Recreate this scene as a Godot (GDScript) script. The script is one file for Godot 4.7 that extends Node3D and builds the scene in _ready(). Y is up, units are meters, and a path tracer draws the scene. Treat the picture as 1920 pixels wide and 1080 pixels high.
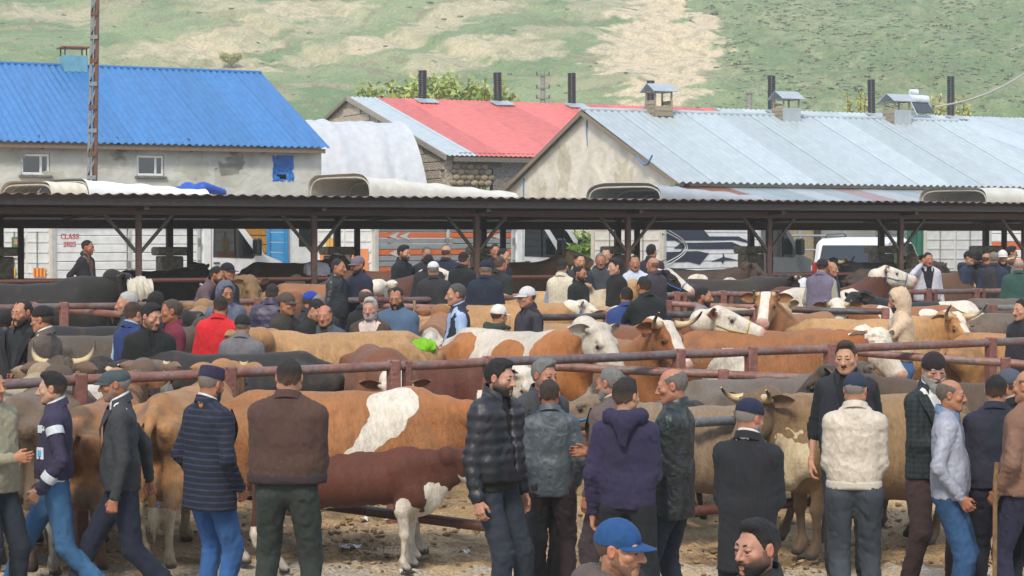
extends Node3D
# A cattle market: pens of cattle and buyers in front of a steel shelter, trucks, sheds and a green hillside.
const LENS := 3850.0                       # focal length in pixels of a 1920 wide frame
const EYE := Vector3(0, 2.4, 0)
const TILT := 0.023373
const PEN_COS := 0.902
const PEN_SIN := 0.432                     # the pens run to the right and away

func _ready():
	var cam := Camera3D.new()
	cam.name = "camera"
	cam.position = EYE
	cam.rotation.x = -TILT
	cam.fov = rad_to_deg(2.0 * atan(540.0 / LENS))
	cam.near = 0.5
	cam.far = 1500.0
	add_child(cam)
	cam.current = true
	var env := Environment.new()
	env.background_mode = Environment.BG_SKY
	var sm := ProceduralSkyMaterial.new()
	sm.sky_top_color = Color(0.66, 0.74, 0.86)
	sm.sky_horizon_color = Color(0.86, 0.88, 0.90)
	sm.sky_curve = 0.25
	sm.ground_bottom_color = Color(0.30, 0.27, 0.22)
	sm.ground_horizon_color = Color(0.62, 0.62, 0.58)
	sm.sky_energy_multiplier = 1.0
	var clouds := NoiseTexture2D.new()
	clouds.width = 512
	clouds.height = 256
	clouds.seamless = true
	var cn := FastNoiseLite.new()
	cn.seed = 5
	cn.frequency = 0.008
	cn.fractal_octaves = 4
	clouds.noise = cn
	var cr := Gradient.new()
	cr.set_color(0, Color(0.25, 0.25, 0.25))
	cr.set_color(1, Color(0.75, 0.75, 0.74))
	clouds.color_ramp = cr
	sm.sky_cover = clouds
	sm.sky_cover_modulate = Color(1, 1, 1, 0.35)
	var sky := Sky.new()
	sky.sky_material = sm
	env.sky = sky
	env.background_energy_multiplier = 1.0
	env.tonemap_mode = Environment.TONE_MAPPER_LINEAR
	env.tonemap_exposure = 1.8
	env.sdfgi_enabled = true
	env.ssao_enabled = true
	env.ssil_enabled = true
	env.fog_enabled = true
	env.fog_density = 0.0009
	env.fog_light_color = Color(0.86, 0.88, 0.88)
	var we := WorldEnvironment.new()
	we.name = "world_environment"
	we.environment = env
	add_child(we)
	var sun := DirectionalLight3D.new()
	sun.name = "sun"
	sun.light_energy = 0.75
	sun.light_color = Color(1.0, 0.955, 0.88)
	sun.light_angular_distance = 13.0
	sun.rotation_degrees = Vector3(-47, -14, 0)
	sun.shadow_enabled = true
	add_child(sun)
	make_materials()
	make_templates()
	build_setting()
	build_cattle()
	build_people()

# ---------------------------------------------------------------- places
func ray(px: float, py: float) -> Vector3:
	var xc := (px - 960.0) / LENS
	var yc := -(py - 540.0) / LENS
	var y := yc * cos(TILT) - sin(TILT)
	var z := cos(TILT) + yc * sin(TILT)
	return Vector3(xc / z, y / z, -1.0)

func at(px: float, py: float, d: float) -> Vector3:
	return EYE + ray(px, py) * d

func ground_y(x: float, z: float) -> float:
	var w := -z * PEN_COS - x * PEN_SIN
	if w < 9.4:
		return -0.22 + (w - 9.4) * 0.12
	if w < 18.5:
		return -0.22 + 0.0828 * maxf(w - 14.2, 0.0)
	return -0.55 + 0.0371 * minf(w, 33.0)

# the spot on the ground whose point h metres up is seen at px, py
func stand(px: float, py: float, h: float) -> Vector3:
	var r := ray(px, py)
	var lo := 5.0
	var hi := 60.0
	for k in 40:
		var d := (lo + hi) * 0.5
		if EYE.y + r.y * d > ground_y(r.x * d, -d) + h:
			lo = d
		else:
			hi = d
	return Vector3(r.x * lo, ground_y(r.x * lo, -lo), -lo)

func pen(u: float, w: float, y := 0.0) -> Vector3:      # pen axes to world
	return Vector3(u * PEN_COS - w * PEN_SIN, y, -(u * PEN_SIN + w * PEN_COS))

func to_pen(p: Vector3) -> Vector2:
	return Vector2(p.x * PEN_COS - p.z * PEN_SIN, -p.z * PEN_COS - p.x * PEN_SIN)

func pen_basis() -> Basis:            # x runs along the pens, z towards the viewer's side
	return Basis(Vector3(PEN_COS, 0, -PEN_SIN), Vector3.UP, Vector3(PEN_SIN, 0, PEN_COS))

# ---------------------------------------------------------------- nodes
var used := {}
func numbered(called: String) -> String:
	var k: int = used.get(called, -1) + 1
	used[called] = k
	return called if k == 0 else "%s_%03d" % [called, k]

func tag(o: Node3D, label: String, category := "", group := "", kind := "") -> Node3D:
	if label: o.set_meta("label", label)
	if category: o.set_meta("category", category)
	if group: o.set_meta("group", group)
	if kind: o.set_meta("kind", kind)
	return o

func thing(called: String, label: String, category: String, where: Transform3D, group := "") -> Node3D:
	var o := Node3D.new()
	o.name = numbered(called)
	add_child(o)
	o.transform = where
	return tag(o, label, category, group)

func part(called: String, g: Geo, m: Material, parent: Node3D) -> MeshInstance3D:
	var o := MeshInstance3D.new()
	o.name = called
	o.mesh = g.commit(m)
	if parent:
		parent.add_child(o, true)
	else:
		o.name = numbered(called)
		add_child(o, true)
	return o

func piece(called: String, mesh: Mesh, where: Transform3D, parent: Node3D) -> MeshInstance3D:
	var o := MeshInstance3D.new()
	o.name = called
	o.mesh = mesh
	o.transform = where
	parent.add_child(o, true)
	return o

func lin(hex: String) -> Color:
	return Color(hex).srgb_to_linear()

func flat(yaw: float, where: Vector3) -> Transform3D:
	return Transform3D(Basis(Vector3.UP, deg_to_rad(yaw)), where)

# ---------------------------------------------------------------- geometry
class Geo:
	var v := PackedVector3Array()
	var n := PackedVector3Array()
	var c := PackedColorArray()
	var i := PackedInt32Array()

	func paint(col: Color) -> Geo:
		c.resize(v.size())
		c.fill(col)
		return self

	func add(o: Geo, t := Transform3D.IDENTITY, col = null) -> Geo:
		var base := v.size()
		var inv := t.basis.inverse().transposed()
		for k in o.v.size():
			v.append(t * o.v[k])
			n.append((inv * o.n[k]).normalized())
		if col == null:
			c.append_array(o.c)
		else:
			var cc := PackedColorArray()
			cc.resize(o.v.size())
			cc.fill(col)
			c.append_array(cc)
		var flip := t.basis.determinant() < 0.0
		var k := 0
		while k < o.i.size():
			i.append(base + o.i[k])
			if flip:
				i.append(base + o.i[k + 2])
				i.append(base + o.i[k + 1])
			else:
				i.append(base + o.i[k + 1])
				i.append(base + o.i[k + 2])
			k += 3
		return self

	func tri(a: Vector3, b: Vector3, d: Vector3, col := Color.WHITE):
		var nn := (d - a).cross(b - a).normalized()
		var s := v.size()
		for p in [a, b, d]:
			v.append(p); n.append(nn); c.append(col)
		i.append(s); i.append(s + 1); i.append(s + 2)

	# corners clockwise as seen from the front
	func quad(a: Vector3, b: Vector3, d: Vector3, e: Vector3, col := Color.WHITE):
		var nn := (d - a).cross(b - a).normalized()
		if nn == Vector3.ZERO: nn = (e - a).cross(b - a).normalized()
		var s := v.size()
		for p in [a, b, d, e]:
			v.append(p); n.append(nn); c.append(col)
		for k in [0, 1, 2, 0, 2, 3]: i.append(s + k)

	func box(mid: Vector3, size: Vector3, col := Color.WHITE, bs := Basis.IDENTITY) -> Geo:
		var h := size * 0.5
		var x := bs.x * h.x
		var y := bs.y * h.y
		var z := bs.z * h.z
		quad(mid - x + y + z, mid + x + y + z, mid + x - y + z, mid - x - y + z, col)
		quad(mid + x + y - z, mid - x + y - z, mid - x - y - z, mid + x - y - z, col)
		quad(mid + x + y + z, mid + x + y - z, mid + x - y - z, mid + x - y + z, col)
		quad(mid - x + y - z, mid - x + y + z, mid - x - y + z, mid - x - y - z, col)
		quad(mid - x + y - z, mid + x + y - z, mid + x + y + z, mid - x + y + z, col)
		quad(mid - x - y + z, mid + x - y + z, mid + x - y - z, mid - x - y - z, col)
		return self

	# box with chamfered edges along its three axes
	func slab(mid: Vector3, size: Vector3, ch: float, col := Color.WHITE, bs := Basis.IDENTITY) -> Geo:
		var h := size * 0.5
		var pts := func(sx, sy, sz, ax):
			var p := Vector3(sx * (h.x - (0.0 if ax == 0 else ch)), sy * (h.y - (0.0 if ax == 1 else ch)), sz * (h.z - (0.0 if ax == 2 else ch)))
			return mid + bs * p
		for ax in 3:
			for s in [-1.0, 1.0]:
				var q := []
				for e in [[-1.0, 1.0], [1.0, 1.0], [1.0, -1.0], [-1.0, -1.0]]:
					var w: Array = [0, 0, 0]
					w[ax] = s
					w[(ax + 1) % 3] = e[0]
					w[(ax + 2) % 3] = e[1]
					q.append(pts.call(w[0], w[1], w[2], ax))
				if s > 0: quad(q[0], q[1], q[2], q[3], col)
				else: quad(q[3], q[2], q[1], q[0], col)
		for ax in 3:            # edges parallel to axis ax
			var b1 := (ax + 1) % 3
			var b2 := (ax + 2) % 3
			for s1 in [-1.0, 1.0]:
				for s2 in [-1.0, 1.0]:
					var w0: Array = [0, 0, 0]
					var w1: Array = [0, 0, 0]
					w0[ax] = -1.0; w1[ax] = 1.0
					w0[b1] = s1; w1[b1] = s1
					w0[b2] = s2; w1[b2] = s2
					var p0: Vector3 = pts.call(w0[0], w0[1], w0[2], b1)
					var p1: Vector3 = pts.call(w1[0], w1[1], w1[2], b1)
					var p2: Vector3 = pts.call(w1[0], w1[1], w1[2], b2)
					var p3: Vector3 = pts.call(w0[0], w0[1], w0[2], b2)
					if s1 * s2 > 0: quad(p3, p2, p1, p0, col)
					else: quad(p0, p1, p2, p3, col)
		return self

	func bar(a: Vector3, b: Vector3, wide: float, high: float, col := Color.WHITE) -> Geo:
		var z := (b - a).normalized()
		var x := Vector3.UP.cross(z)
		if x.length() < 0.01: x = Vector3.RIGHT
		x = x.normalized()
		return box((a + b) * 0.5, Vector3(wide, high, (b - a).length()), col, Basis(x, z.cross(x), z))

	func tube(pts: Array, radii: Array, sides := 10, col := Color.WHITE, capped := true) -> Geo:
		var s := v.size()
		var up := Vector3.UP
		var m := pts.size()
		var prev := Vector3.ZERO
		for k in m:
			var dirv: Vector3 = (pts[mini(k + 1, m - 1)] - pts[maxi(k - 1, 0)]).normalized()
			var x := prev - dirv * prev.dot(dirv)
			if k == 0:
				x = up.cross(dirv)
				if x.length() < 0.1: x = Vector3.RIGHT.cross(dirv)
			x = x.normalized()
			prev = x
			var y := dirv.cross(x)
			for j in sides:
				var an := TAU * j / sides
				var o := x * cos(an) + y * sin(an)
				v.append(pts[k] + o * radii[mini(k, radii.size() - 1)]); n.append(o); c.append(col)
		for k in m - 1:
			for j in sides:
				var j2 := (j + 1) % sides
				var p := s + k * sides
				for e in [p + j, p + sides + j, p + sides + j2, p + j, p + sides + j2, p + j2]: i.append(e)
		if capped:
			for e in [0, m - 1]:
				var t := v.size()
				var nn: Vector3 = (pts[0] - pts[1]).normalized() if e == 0 else (pts[m - 1] - pts[m - 2]).normalized()
				v.append(pts[e]); n.append(nn); c.append(col)
				for j in sides:
					v.append(v[s + e * sides + j]); n.append(nn); c.append(col)
				for j in sides:
					i.append(t)
					if e == 0:
						i.append(t + 1 + j); i.append(t + 1 + (j + 1) % sides)
					else:
						i.append(t + 1 + (j + 1) % sides); i.append(t + 1 + j)
		return self

	# rows of equal length joined into a sheet; the same normal side as rows left to right, top to bottom
	func sheet(rows: Array, col := Color.WHITE, smooth := true) -> Geo:
		var nc: int = rows[0].size()
		if not smooth:
			for r in rows.size() - 1:
				for k in nc - 1:
					quad(rows[r][k], rows[r][k + 1], rows[r + 1][k + 1], rows[r + 1][k], col)
			return self
		var s := v.size()
		for r in rows:
			for p in r:
				v.append(p); n.append(Vector3.ZERO); c.append(col)
		var from := i.size()
		for r in rows.size() - 1:
			for k in nc - 1:
				var p := s + r * nc + k
				for e in [p, p + 1, p + nc + 1, p, p + nc + 1, p + nc]: i.append(e)
		normals(s, from)
		return self

	func normals(from_v := 0, from_i := 0):
		for k in range(from_v, v.size()): n[k] = Vector3.ZERO
		var k := from_i
		while k < i.size():
			var a := v[i[k]]
			var f := (v[i[k + 2]] - a).cross(v[i[k + 1]] - a)
			n[i[k]] += f
			n[i[k + 1]] += f
			n[i[k + 2]] += f
			k += 3
		for q in range(from_v, v.size()): n[q] = n[q].normalized()

	# profile points (radius, height) turned about the y axis
	func lathe(prof: Array, sides := 16, col := Color.WHITE, sx := 1.0, sz := 1.0) -> Geo:
		var rows := []
		for p in prof:
			var row := []
			for j in sides + 1:
				var an := TAU * j / sides
				row.append(Vector3(cos(an) * p.x * sx, p.y, sin(an) * p.x * sz))
			rows.append(row)
		var s := v.size()
		sheet(rows, col)
		for r in prof.size():
			var q := s + r * (sides + 1)
			var nn := (n[q] + n[q + sides]).normalized()
			n[q] = nn
			n[q + sides] = nn
		return self

	func commit(m: Material) -> ArrayMesh:
		var arr := []
		arr.resize(Mesh.ARRAY_MAX)
		arr[Mesh.ARRAY_VERTEX] = v
		arr[Mesh.ARRAY_NORMAL] = n
		if c.size() == v.size(): arr[Mesh.ARRAY_COLOR] = c
		arr[Mesh.ARRAY_INDEX] = i
		var me := ArrayMesh.new()
		me.add_surface_from_arrays(Mesh.PRIMITIVE_TRIANGLES, arr)
		me.surface_set_material(0, m)
		return me

# ---------------------------------------------------------------- fields of joined limbs, meshed as surface nets
class Field:
	var ty := PackedInt32Array()
	var op := PackedInt32Array()
	var a := PackedVector3Array()
	var b := PackedVector3Array()
	var il := PackedFloat32Array()
	var r := PackedFloat32Array()
	var dr := PackedFloat32Array()
	var k := PackedFloat32Array()
	var lo := Vector3(9, 9, 9)
	var hi := Vector3(-9, -9, -9)

	func put(t: int, o: int, p: Vector3, q: Vector3, l: float, r0: float, r1: float, kk: float):
		ty.append(t); op.append(o); a.append(p); b.append(q); il.append(l); r.append(r0); dr.append(r1); k.append(maxf(kk, 0.001))

	func cap(p: Vector3, q: Vector3, r0: float, r1 := -1.0, kk := 0.03, cut := 0):
		if r1 < 0.0: r1 = r0
		var d := q - p
		put(0, cut, p, d, 1.0 / maxf(d.length_squared(), 1e-9), r0, r1 - r0, kk)
		if cut == 0:
			var m := Vector3.ONE * (maxf(r0, r1) + kk * 0.3)
			lo = lo.min(p - m).min(q - m)
			hi = hi.max(p + m).max(q + m)

	func ball(p: Vector3, rad: Vector3, kk := 0.03, cut := 0):
		put(1, cut, p, Vector3(1.0 / rad.x, 1.0 / rad.y, 1.0 / rad.z), 0.0, 0.0, 0.0, kk)
		if cut == 0:
			lo = lo.min(p - rad * 1.02 - Vector3.ONE * kk * 0.3)
			hi = hi.max(p + rad * 1.02 + Vector3.ONE * kk * 0.3)

	func plane(p: Vector3, nrm: Vector3, kk := 0.006):
		put(2, 1, p, nrm, 0.0, 0.0, 0.0, kk)

	func vee(p: Vector3, slope: float, kk := 0.006):       # opens the front above p
		put(3, 1, p, Vector3.ZERO, slope, 0.0, 0.0, kk)

	func dist(j: int, p: Vector3) -> float:
		var q := p - a[j]
		match ty[j]:
			0:
				var t := clampf(q.dot(b[j]) * il[j], 0.0, 1.0)
				return (q - b[j] * t).length() - r[j] - dr[j] * t
			1:
				var u := q * b[j]
				var k0 := u.length()
				return k0 * (k0 - 1.0) / maxf((u * b[j]).length(), 0.000001)
			2:
				return -q.dot(b[j])
			_:
				return maxf(absf(q.x) - q.y * il[j], -q.z)

	func val(p: Vector3, act: PackedInt32Array) -> float:
		var d := 9.0
		for j in act:
			var e: float
			var q := p - a[j]
			var tj := ty[j]
			if tj == 0:
				var bj := b[j]
				var t := clampf(q.dot(bj) * il[j], 0.0, 1.0)
				e = (q - bj * t).length() - r[j] - dr[j] * t
			elif tj == 1:
				var u := q * b[j]
				var k0 := u.length()
				e = k0 * (k0 - 1.0) / maxf((u * b[j]).length(), 0.000001)
			elif tj == 2:
				e = -q.dot(b[j])
			else:
				e = maxf(absf(q.x) - q.y * il[j], -q.z)
			var kk := k[j]
			if op[j] == 0:
				var h := maxf(kk - absf(d - e), 0.0)
				d = minf(d, e) - h * h / kk * 0.25
			else:
				var h2 := maxf(kk - absf(d + e), 0.0)
				d = maxf(d, -e) + h2 * h2 / kk * 0.25
		return d

	func mesh(cell: float) -> Geo:
		var g := Geo.new()
		var l := lo - Vector3.ONE * cell * 1.5
		var span := hi - lo + Vector3.ONE * cell * 3.0
		var bx := int(ceil(span.x / cell / 4.0))
		var by := int(ceil(span.y / cell / 4.0))
		var bz := int(ceil(span.z / cell / 4.0))
		var nx := bx * 4 + 1
		var ny := by * 4 + 1
		var nz := bz * 4 + 1
		var sy := nx
		var sz := nx * ny
		var grid := PackedFloat32Array()
		grid.resize(nx * ny * nz)
		grid.fill(7.0)
		var where := PackedInt32Array()
		where.resize(nx * ny * nz)
		where.fill(-1)
		var all := PackedInt32Array(range(a.size()))
		var rad := cell * 3.47
		var rad2 := cell * 1.74
		var cells := PackedInt32Array()
		var es := PackedFloat32Array()
		es.resize(a.size())
		for kz in bz:
			for ky in by:
				for kx in bx:
					var mid := l + Vector3(kx * 4 + 2, ky * 4 + 2, kz * 4 + 2) * cell
					var dmin := 9.0
					for j in all:
						var e: float
						if ty[j] == 0:
							var q := mid - a[j]
							var bj := b[j]
							var t := clampf(q.dot(bj) * il[j], 0.0, 1.0)
							e = (q - bj * t).length() - r[j] - dr[j] * t
						else:
							e = dist(j, mid)
						es[j] = e
						if op[j] == 0:
							dmin = minf(dmin, e - k[j] * 0.25)
					if dmin > rad * 1.3: continue
					var act := PackedInt32Array()
					for j in all:
						var slack := 2.0 * rad + k[j]
						if ty[j] == 1: slack *= 1.5
						if op[j] == 0:
							if es[j] < dmin + slack + 0.02: act.append(j)
						elif es[j] < slack: act.append(j)
					if absf(val(mid, act)) > rad * 1.2: continue
					for sub in 8:
						var ox := kx * 4 + (sub & 1) * 2
						var oy := ky * 4 + ((sub >> 1) & 1) * 2
						var oz := kz * 4 + (sub >> 2) * 2
						var mid2 := l + Vector3(ox + 1, oy + 1, oz + 1) * cell
						dmin = 9.0
						for j in act:
							var e2: float
							if ty[j] == 0:
								var q := mid2 - a[j]
								var bj := b[j]
								var t := clampf(q.dot(bj) * il[j], 0.0, 1.0)
								e2 = (q - bj * t).length() - r[j] - dr[j] * t
							else:
								e2 = dist(j, mid2)
							es[j] = e2
							if op[j] == 0: dmin = minf(dmin, e2 - k[j] * 0.25)
						if dmin > rad2 * 1.35: continue
						var act2 := PackedInt32Array()
						for j in act:
							var slack := 2.0 * rad2 + k[j]
							if ty[j] == 1: slack *= 1.5
							if op[j] == 0:
								if es[j] < dmin + slack + k[j] * 0.25: act2.append(j)
							elif es[j] < slack: act2.append(j)
						if absf(val(mid2, act2)) > rad2 * 1.15: continue
						var base := ox + oy * sy + oz * sz
						for z in 3:
							for y in 3:
								var row := base + y * sy + z * sz
								for x in 3:
									if grid[row + x] == 7.0:
										grid[row + x] = val(l + Vector3(ox + x, oy + y, oz + z) * cell, act2)
						for z in 2:
							for y in 2:
								var row2 := base + y * sy + z * sz
								for x in 2:
									var o := row2 + x
									var a0 := grid[o]
									var a1 := grid[o + 1]
									var a2 := grid[o + sy]
									var a3 := grid[o + sy + 1]
									var a4 := grid[o + sz]
									var a5 := grid[o + sz + 1]
									var a6 := grid[o + sz + sy]
									var a7 := grid[o + sz + sy + 1]
									var mn := minf(minf(minf(a0, a1), minf(a2, a3)), minf(minf(a4, a5), minf(a6, a7)))
									if mn >= 0.0: continue
									var mx := maxf(maxf(maxf(a0, a1), maxf(a2, a3)), maxf(maxf(a4, a5), maxf(a6, a7)))
									if mx < 0.0: continue
									var gr := Vector3(a1 + a3 + a5 + a7 - a0 - a2 - a4 - a6, a2 + a3 + a6 + a7 - a0 - a1 - a4 - a5, a4 + a5 + a6 + a7 - a0 - a1 - a2 - a3) * 0.25
									var f := (a0 + a1 + a2 + a3 + a4 + a5 + a6 + a7) * 0.125
									var off := -gr * (f / maxf(gr.length_squared(), 1e-9))
									off = off.clamp(Vector3.ONE * -0.55, Vector3.ONE * 0.55)
									where[o] = g.v.size()
									g.v.append(l + (Vector3(ox + x, oy + y, oz + z) + Vector3.ONE * 0.5 + off) * cell)
									g.n.append(gr.normalized())
									cells.append(o)
		for o in cells:
			var inside := grid[o] < 0.0
			for ax in 3:
				var e1 := 1 if ax == 0 else (sy if ax == 1 else sz)
				var f1 := sy if ax == 0 else (sz if ax == 1 else 1)
				var f2 := sz if ax == 0 else (1 if ax == 1 else sy)
				if (grid[o + e1] < 0.0) == inside: continue
				if o < f1 + f2: continue
				var q0 := where[o]
				var q1 := where[o - f1]
				var q2 := where[o - f1 - f2]
				var q3 := where[o - f2]
				if q0 < 0 or q1 < 0 or q2 < 0 or q3 < 0: continue
				if inside:
					g.i.append_array(PackedInt32Array([q0, q3, q2, q0, q2, q1]))
				else:
					g.i.append_array(PackedInt32Array([q0, q1, q2, q0, q2, q3]))
		return g

# ---------------------------------------------------------------- materials
var M := {}
func noise_tex(size: int, freq: float, seed_: int, lo: float, hi: float, oct := 4, kind := FastNoiseLite.TYPE_SIMPLEX_SMOOTH, stretch := 1.0) -> ImageTexture:
	var f := FastNoiseLite.new()
	f.seed = seed_
	f.noise_type = kind
	f.frequency = freq
	f.fractal_octaves = oct
	var im := f.get_seamless_image(size, size, false, false, 0.2)
	im.convert(Image.FORMAT_L8)
	var d := im.get_data()
	for k in d.size():
		d[k] = int(clampf(lo + (hi - lo) * d[k] / 255.0, 0.0, 1.0) * 255.0)
	var o := Image.create_from_data(size, size, false, Image.FORMAT_L8, d)
	if stretch != 1.0:
		o.resize(size, int(size * stretch))
	return ImageTexture.create_from_image(o)

func bump_tex(size: int, freq: float, seed_: int, strength: float, oct := 4) -> ImageTexture:
	var f := FastNoiseLite.new()
	f.seed = seed_
	f.frequency = freq
	f.fractal_octaves = oct
	var im := f.get_seamless_image(size, size, false, false, 0.2)
	im.convert(Image.FORMAT_RGBA8)
	im.bump_map_to_normal_map(strength)
	return ImageTexture.create_from_image(im)

func crease_tex(size: int, freq: float, seed_: int, strength: float) -> ImageTexture:
	# sharp little ridges as in crumpled cloth
	var f := FastNoiseLite.new()
	f.seed = seed_
	f.frequency = freq
	f.fractal_type = FastNoiseLite.FRACTAL_RIDGED
	f.fractal_octaves = 3
	f.fractal_gain = 0.45
	f.domain_warp_enabled = true
	f.domain_warp_amplitude = 24.0
	f.domain_warp_frequency = 0.012
	var im := f.get_seamless_image(size, size, false, false, 0.2)
	im.convert(Image.FORMAT_RGBA8)
	im.bump_map_to_normal_map(strength)
	return ImageTexture.create_from_image(im)

func mat(called: String, rough: float, tex = null, scale := 1.0, bump = null, bscale := 1.0, metal := 0.0) -> StandardMaterial3D:
	var m := StandardMaterial3D.new()
	m.resource_name = called
	m.vertex_color_use_as_albedo = true
	m.roughness = rough
	m.metallic = metal
	if tex:
		m.albedo_texture = tex
	if bump:
		m.normal_enabled = true
		m.normal_texture = bump
		m.normal_scale = bscale
	if tex or bump:
		m.uv1_triplanar = true
		m.uv1_scale = Vector3.ONE * scale
		m.uv1_triplanar_sharpness = 4.0
	M[called] = m
	return m

func stripe_image(kind: String) -> ImageTexture:
	var s := 128
	var im := Image.create(s, s, false, Image.FORMAT_RGB8)
	var rng := RandomNumberGenerator.new()
	rng.seed = 77
	for y in s:
		for x in s:
			var l := 0.93 + rng.randf() * 0.14 - 0.07
			match kind:
				"pin":
					if x % 16 == 0: l = 1.0
					else: l *= 0.72
				"band":
					l *= (1.0 if y % 32 < 9 else 0.55)
				"plaid":
					var on := int(x % 32 < 10) + int(y % 32 < 10)
					l *= [0.62, 0.82, 1.0][on]
					if x % 32 == 18 or y % 32 == 18: l *= 1.15
				"check":
					l *= 0.8 if (x % 16 == 0 or y % 16 == 0) else 1.0
				"knit":
					l *= 0.75 + 0.25 * absf(sin(x * 0.39))
				"denim":
					l *= 0.86 + 0.14 * float((x + y) % 4 < 2)
				"quilt":
					l *= 0.72 if (x + y) % 32 < 2 or (x - y + 256) % 32 < 2 else 1.0
			l = clampf(l, 0.0, 1.0)
			im.set_pixel(x, y, Color(l, l, l))
	return ImageTexture.create_from_image(im)

func make_materials():
	var fine := noise_tex(256, 0.06, 1, 0.86, 1.0)
	var cloth_b := bump_tex(256, 0.05, 2, 3.0)
	var crease := crease_tex(512, 0.009, 61, 9.0)
	mat("cloth", 0.92, fine, 1.5, crease, 0.5)
	M.cloth.uv1_scale = Vector3(1.9, 1.1, 1.9)
	mat("skin", 0.62, noise_tex(128, 0.08, 3, 0.86, 1.0), 9.0, bump_tex(128, 0.1, 4, 2.0), 0.3)
	M.skin.subsurf_scatter_enabled = true
	M.skin.subsurf_scatter_strength = 0.06
	mat("hair", 0.75, noise_tex(128, 0.12, 5, 0.55, 1.0, 3, FastNoiseLite.TYPE_SIMPLEX_SMOOTH, 0.25), 14.0, bump_tex(128, 0.15, 6, 8.0), 1.0)
	mat("leather", 0.4, noise_tex(256, 0.05, 7, 0.8, 1.0), 2.2, crease, 0.8)
	mat("quilted_nylon", 0.5, fine, 1.2, cloth_b, 0.05)
	mat("nylon", 0.55, fine, 1.5, crease, 0.6)
	M.nylon.uv1_scale = Vector3(1.8, 1.2, 1.8)
	for k in ["pin", "band", "plaid", "check", "knit", "denim", "quilt"]:
		mat(k, 0.9, stripe_image(k), {"pin": 4.5, "band": 6.0, "plaid": 7.0, "check": 6.0, "knit": 8.0, "denim": 8.0, "quilt": 5.0}[k], cloth_b, 0.2)
	mat("hide", 0.8, noise_tex(256, 0.035, 9, 0.8, 1.0, 5), 2.0, bump_tex(256, 0.09, 10, 6.0, 5), 0.28)
	M.hide.uv1_scale = Vector3(3.4, 1.2, 3.4)
	M.hide.rim_enabled = true
	M.hide.rim = 0.12
	M.hide.rim_tint = 0.6
	mat("horn", 0.4, noise_tex(128, 0.05, 11, 0.8, 1.0), 8.0)
	mat("gloss", 0.08)
	mat("plain", 0.7, fine, 1.6)
	mat("paint", 0.35, noise_tex(256, 0.02, 12, 0.9, 1.0), 0.7)
	mat("steel", 0.55, noise_tex(256, 0.04, 13, 0.72, 1.0, 5), 1.4, bump_tex(256, 0.05, 14, 3.0), 0.5)
	mat("zinc", 0.45, noise_tex(256, 0.02, 15, 0.92, 1.0, 4), 0.35, null, 1.0, 0.25)
	mat("painted_tin", 0.45, noise_tex(256, 0.02, 16, 0.86, 1.0, 5), 0.4)
	mat("plaster", 0.95, noise_tex(512, 0.012, 17, 0.8, 1.0, 6), 0.16, bump_tex(256, 0.05, 18, 2.0), 0.5)
	mat("stone", 0.95, noise_tex(256, 0.03, 19, 0.65, 1.0, 5), 0.9, bump_tex(256, 0.05, 20, 6.0), 1.0)
	mat("wood", 0.85, noise_tex(256, 0.05, 21, 0.6, 1.0, 4, FastNoiseLite.TYPE_SIMPLEX_SMOOTH, 0.2), 1.5)
	mat("earth", 1.0, noise_tex(512, 0.045, 22, 0.68, 1.0, 6), 0.9, bump_tex(512, 0.06, 23, 9.0, 5), 1.0)
	mat("hillside", 1.0, noise_tex(512, 0.03, 24, 0.72, 1.0, 6), 0.11, bump_tex(512, 0.05, 25, 10.0, 5), 1.0)
	mat("leaf", 0.7)
	M.leaf.backlight_enabled = true
	M.leaf.backlight = Color(0.25, 0.3, 0.08)
	mat("tarp", 0.6, noise_tex(256, 0.02, 26, 0.9, 1.0, 5), 0.5, bump_tex(256, 0.012, 27, 8.0), 0.35)
	for k in M: if k in ["hillside", "plaster"]: M[k].uv1_world_triplanar = true
	var gl := StandardMaterial3D.new()
	gl.resource_name = "tinted_glass"
	gl.albedo_color = Color(0.05, 0.075, 0.075)
	gl.roughness = 0.06
	gl.metallic_specular = 0.7
	M.glass = gl
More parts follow.
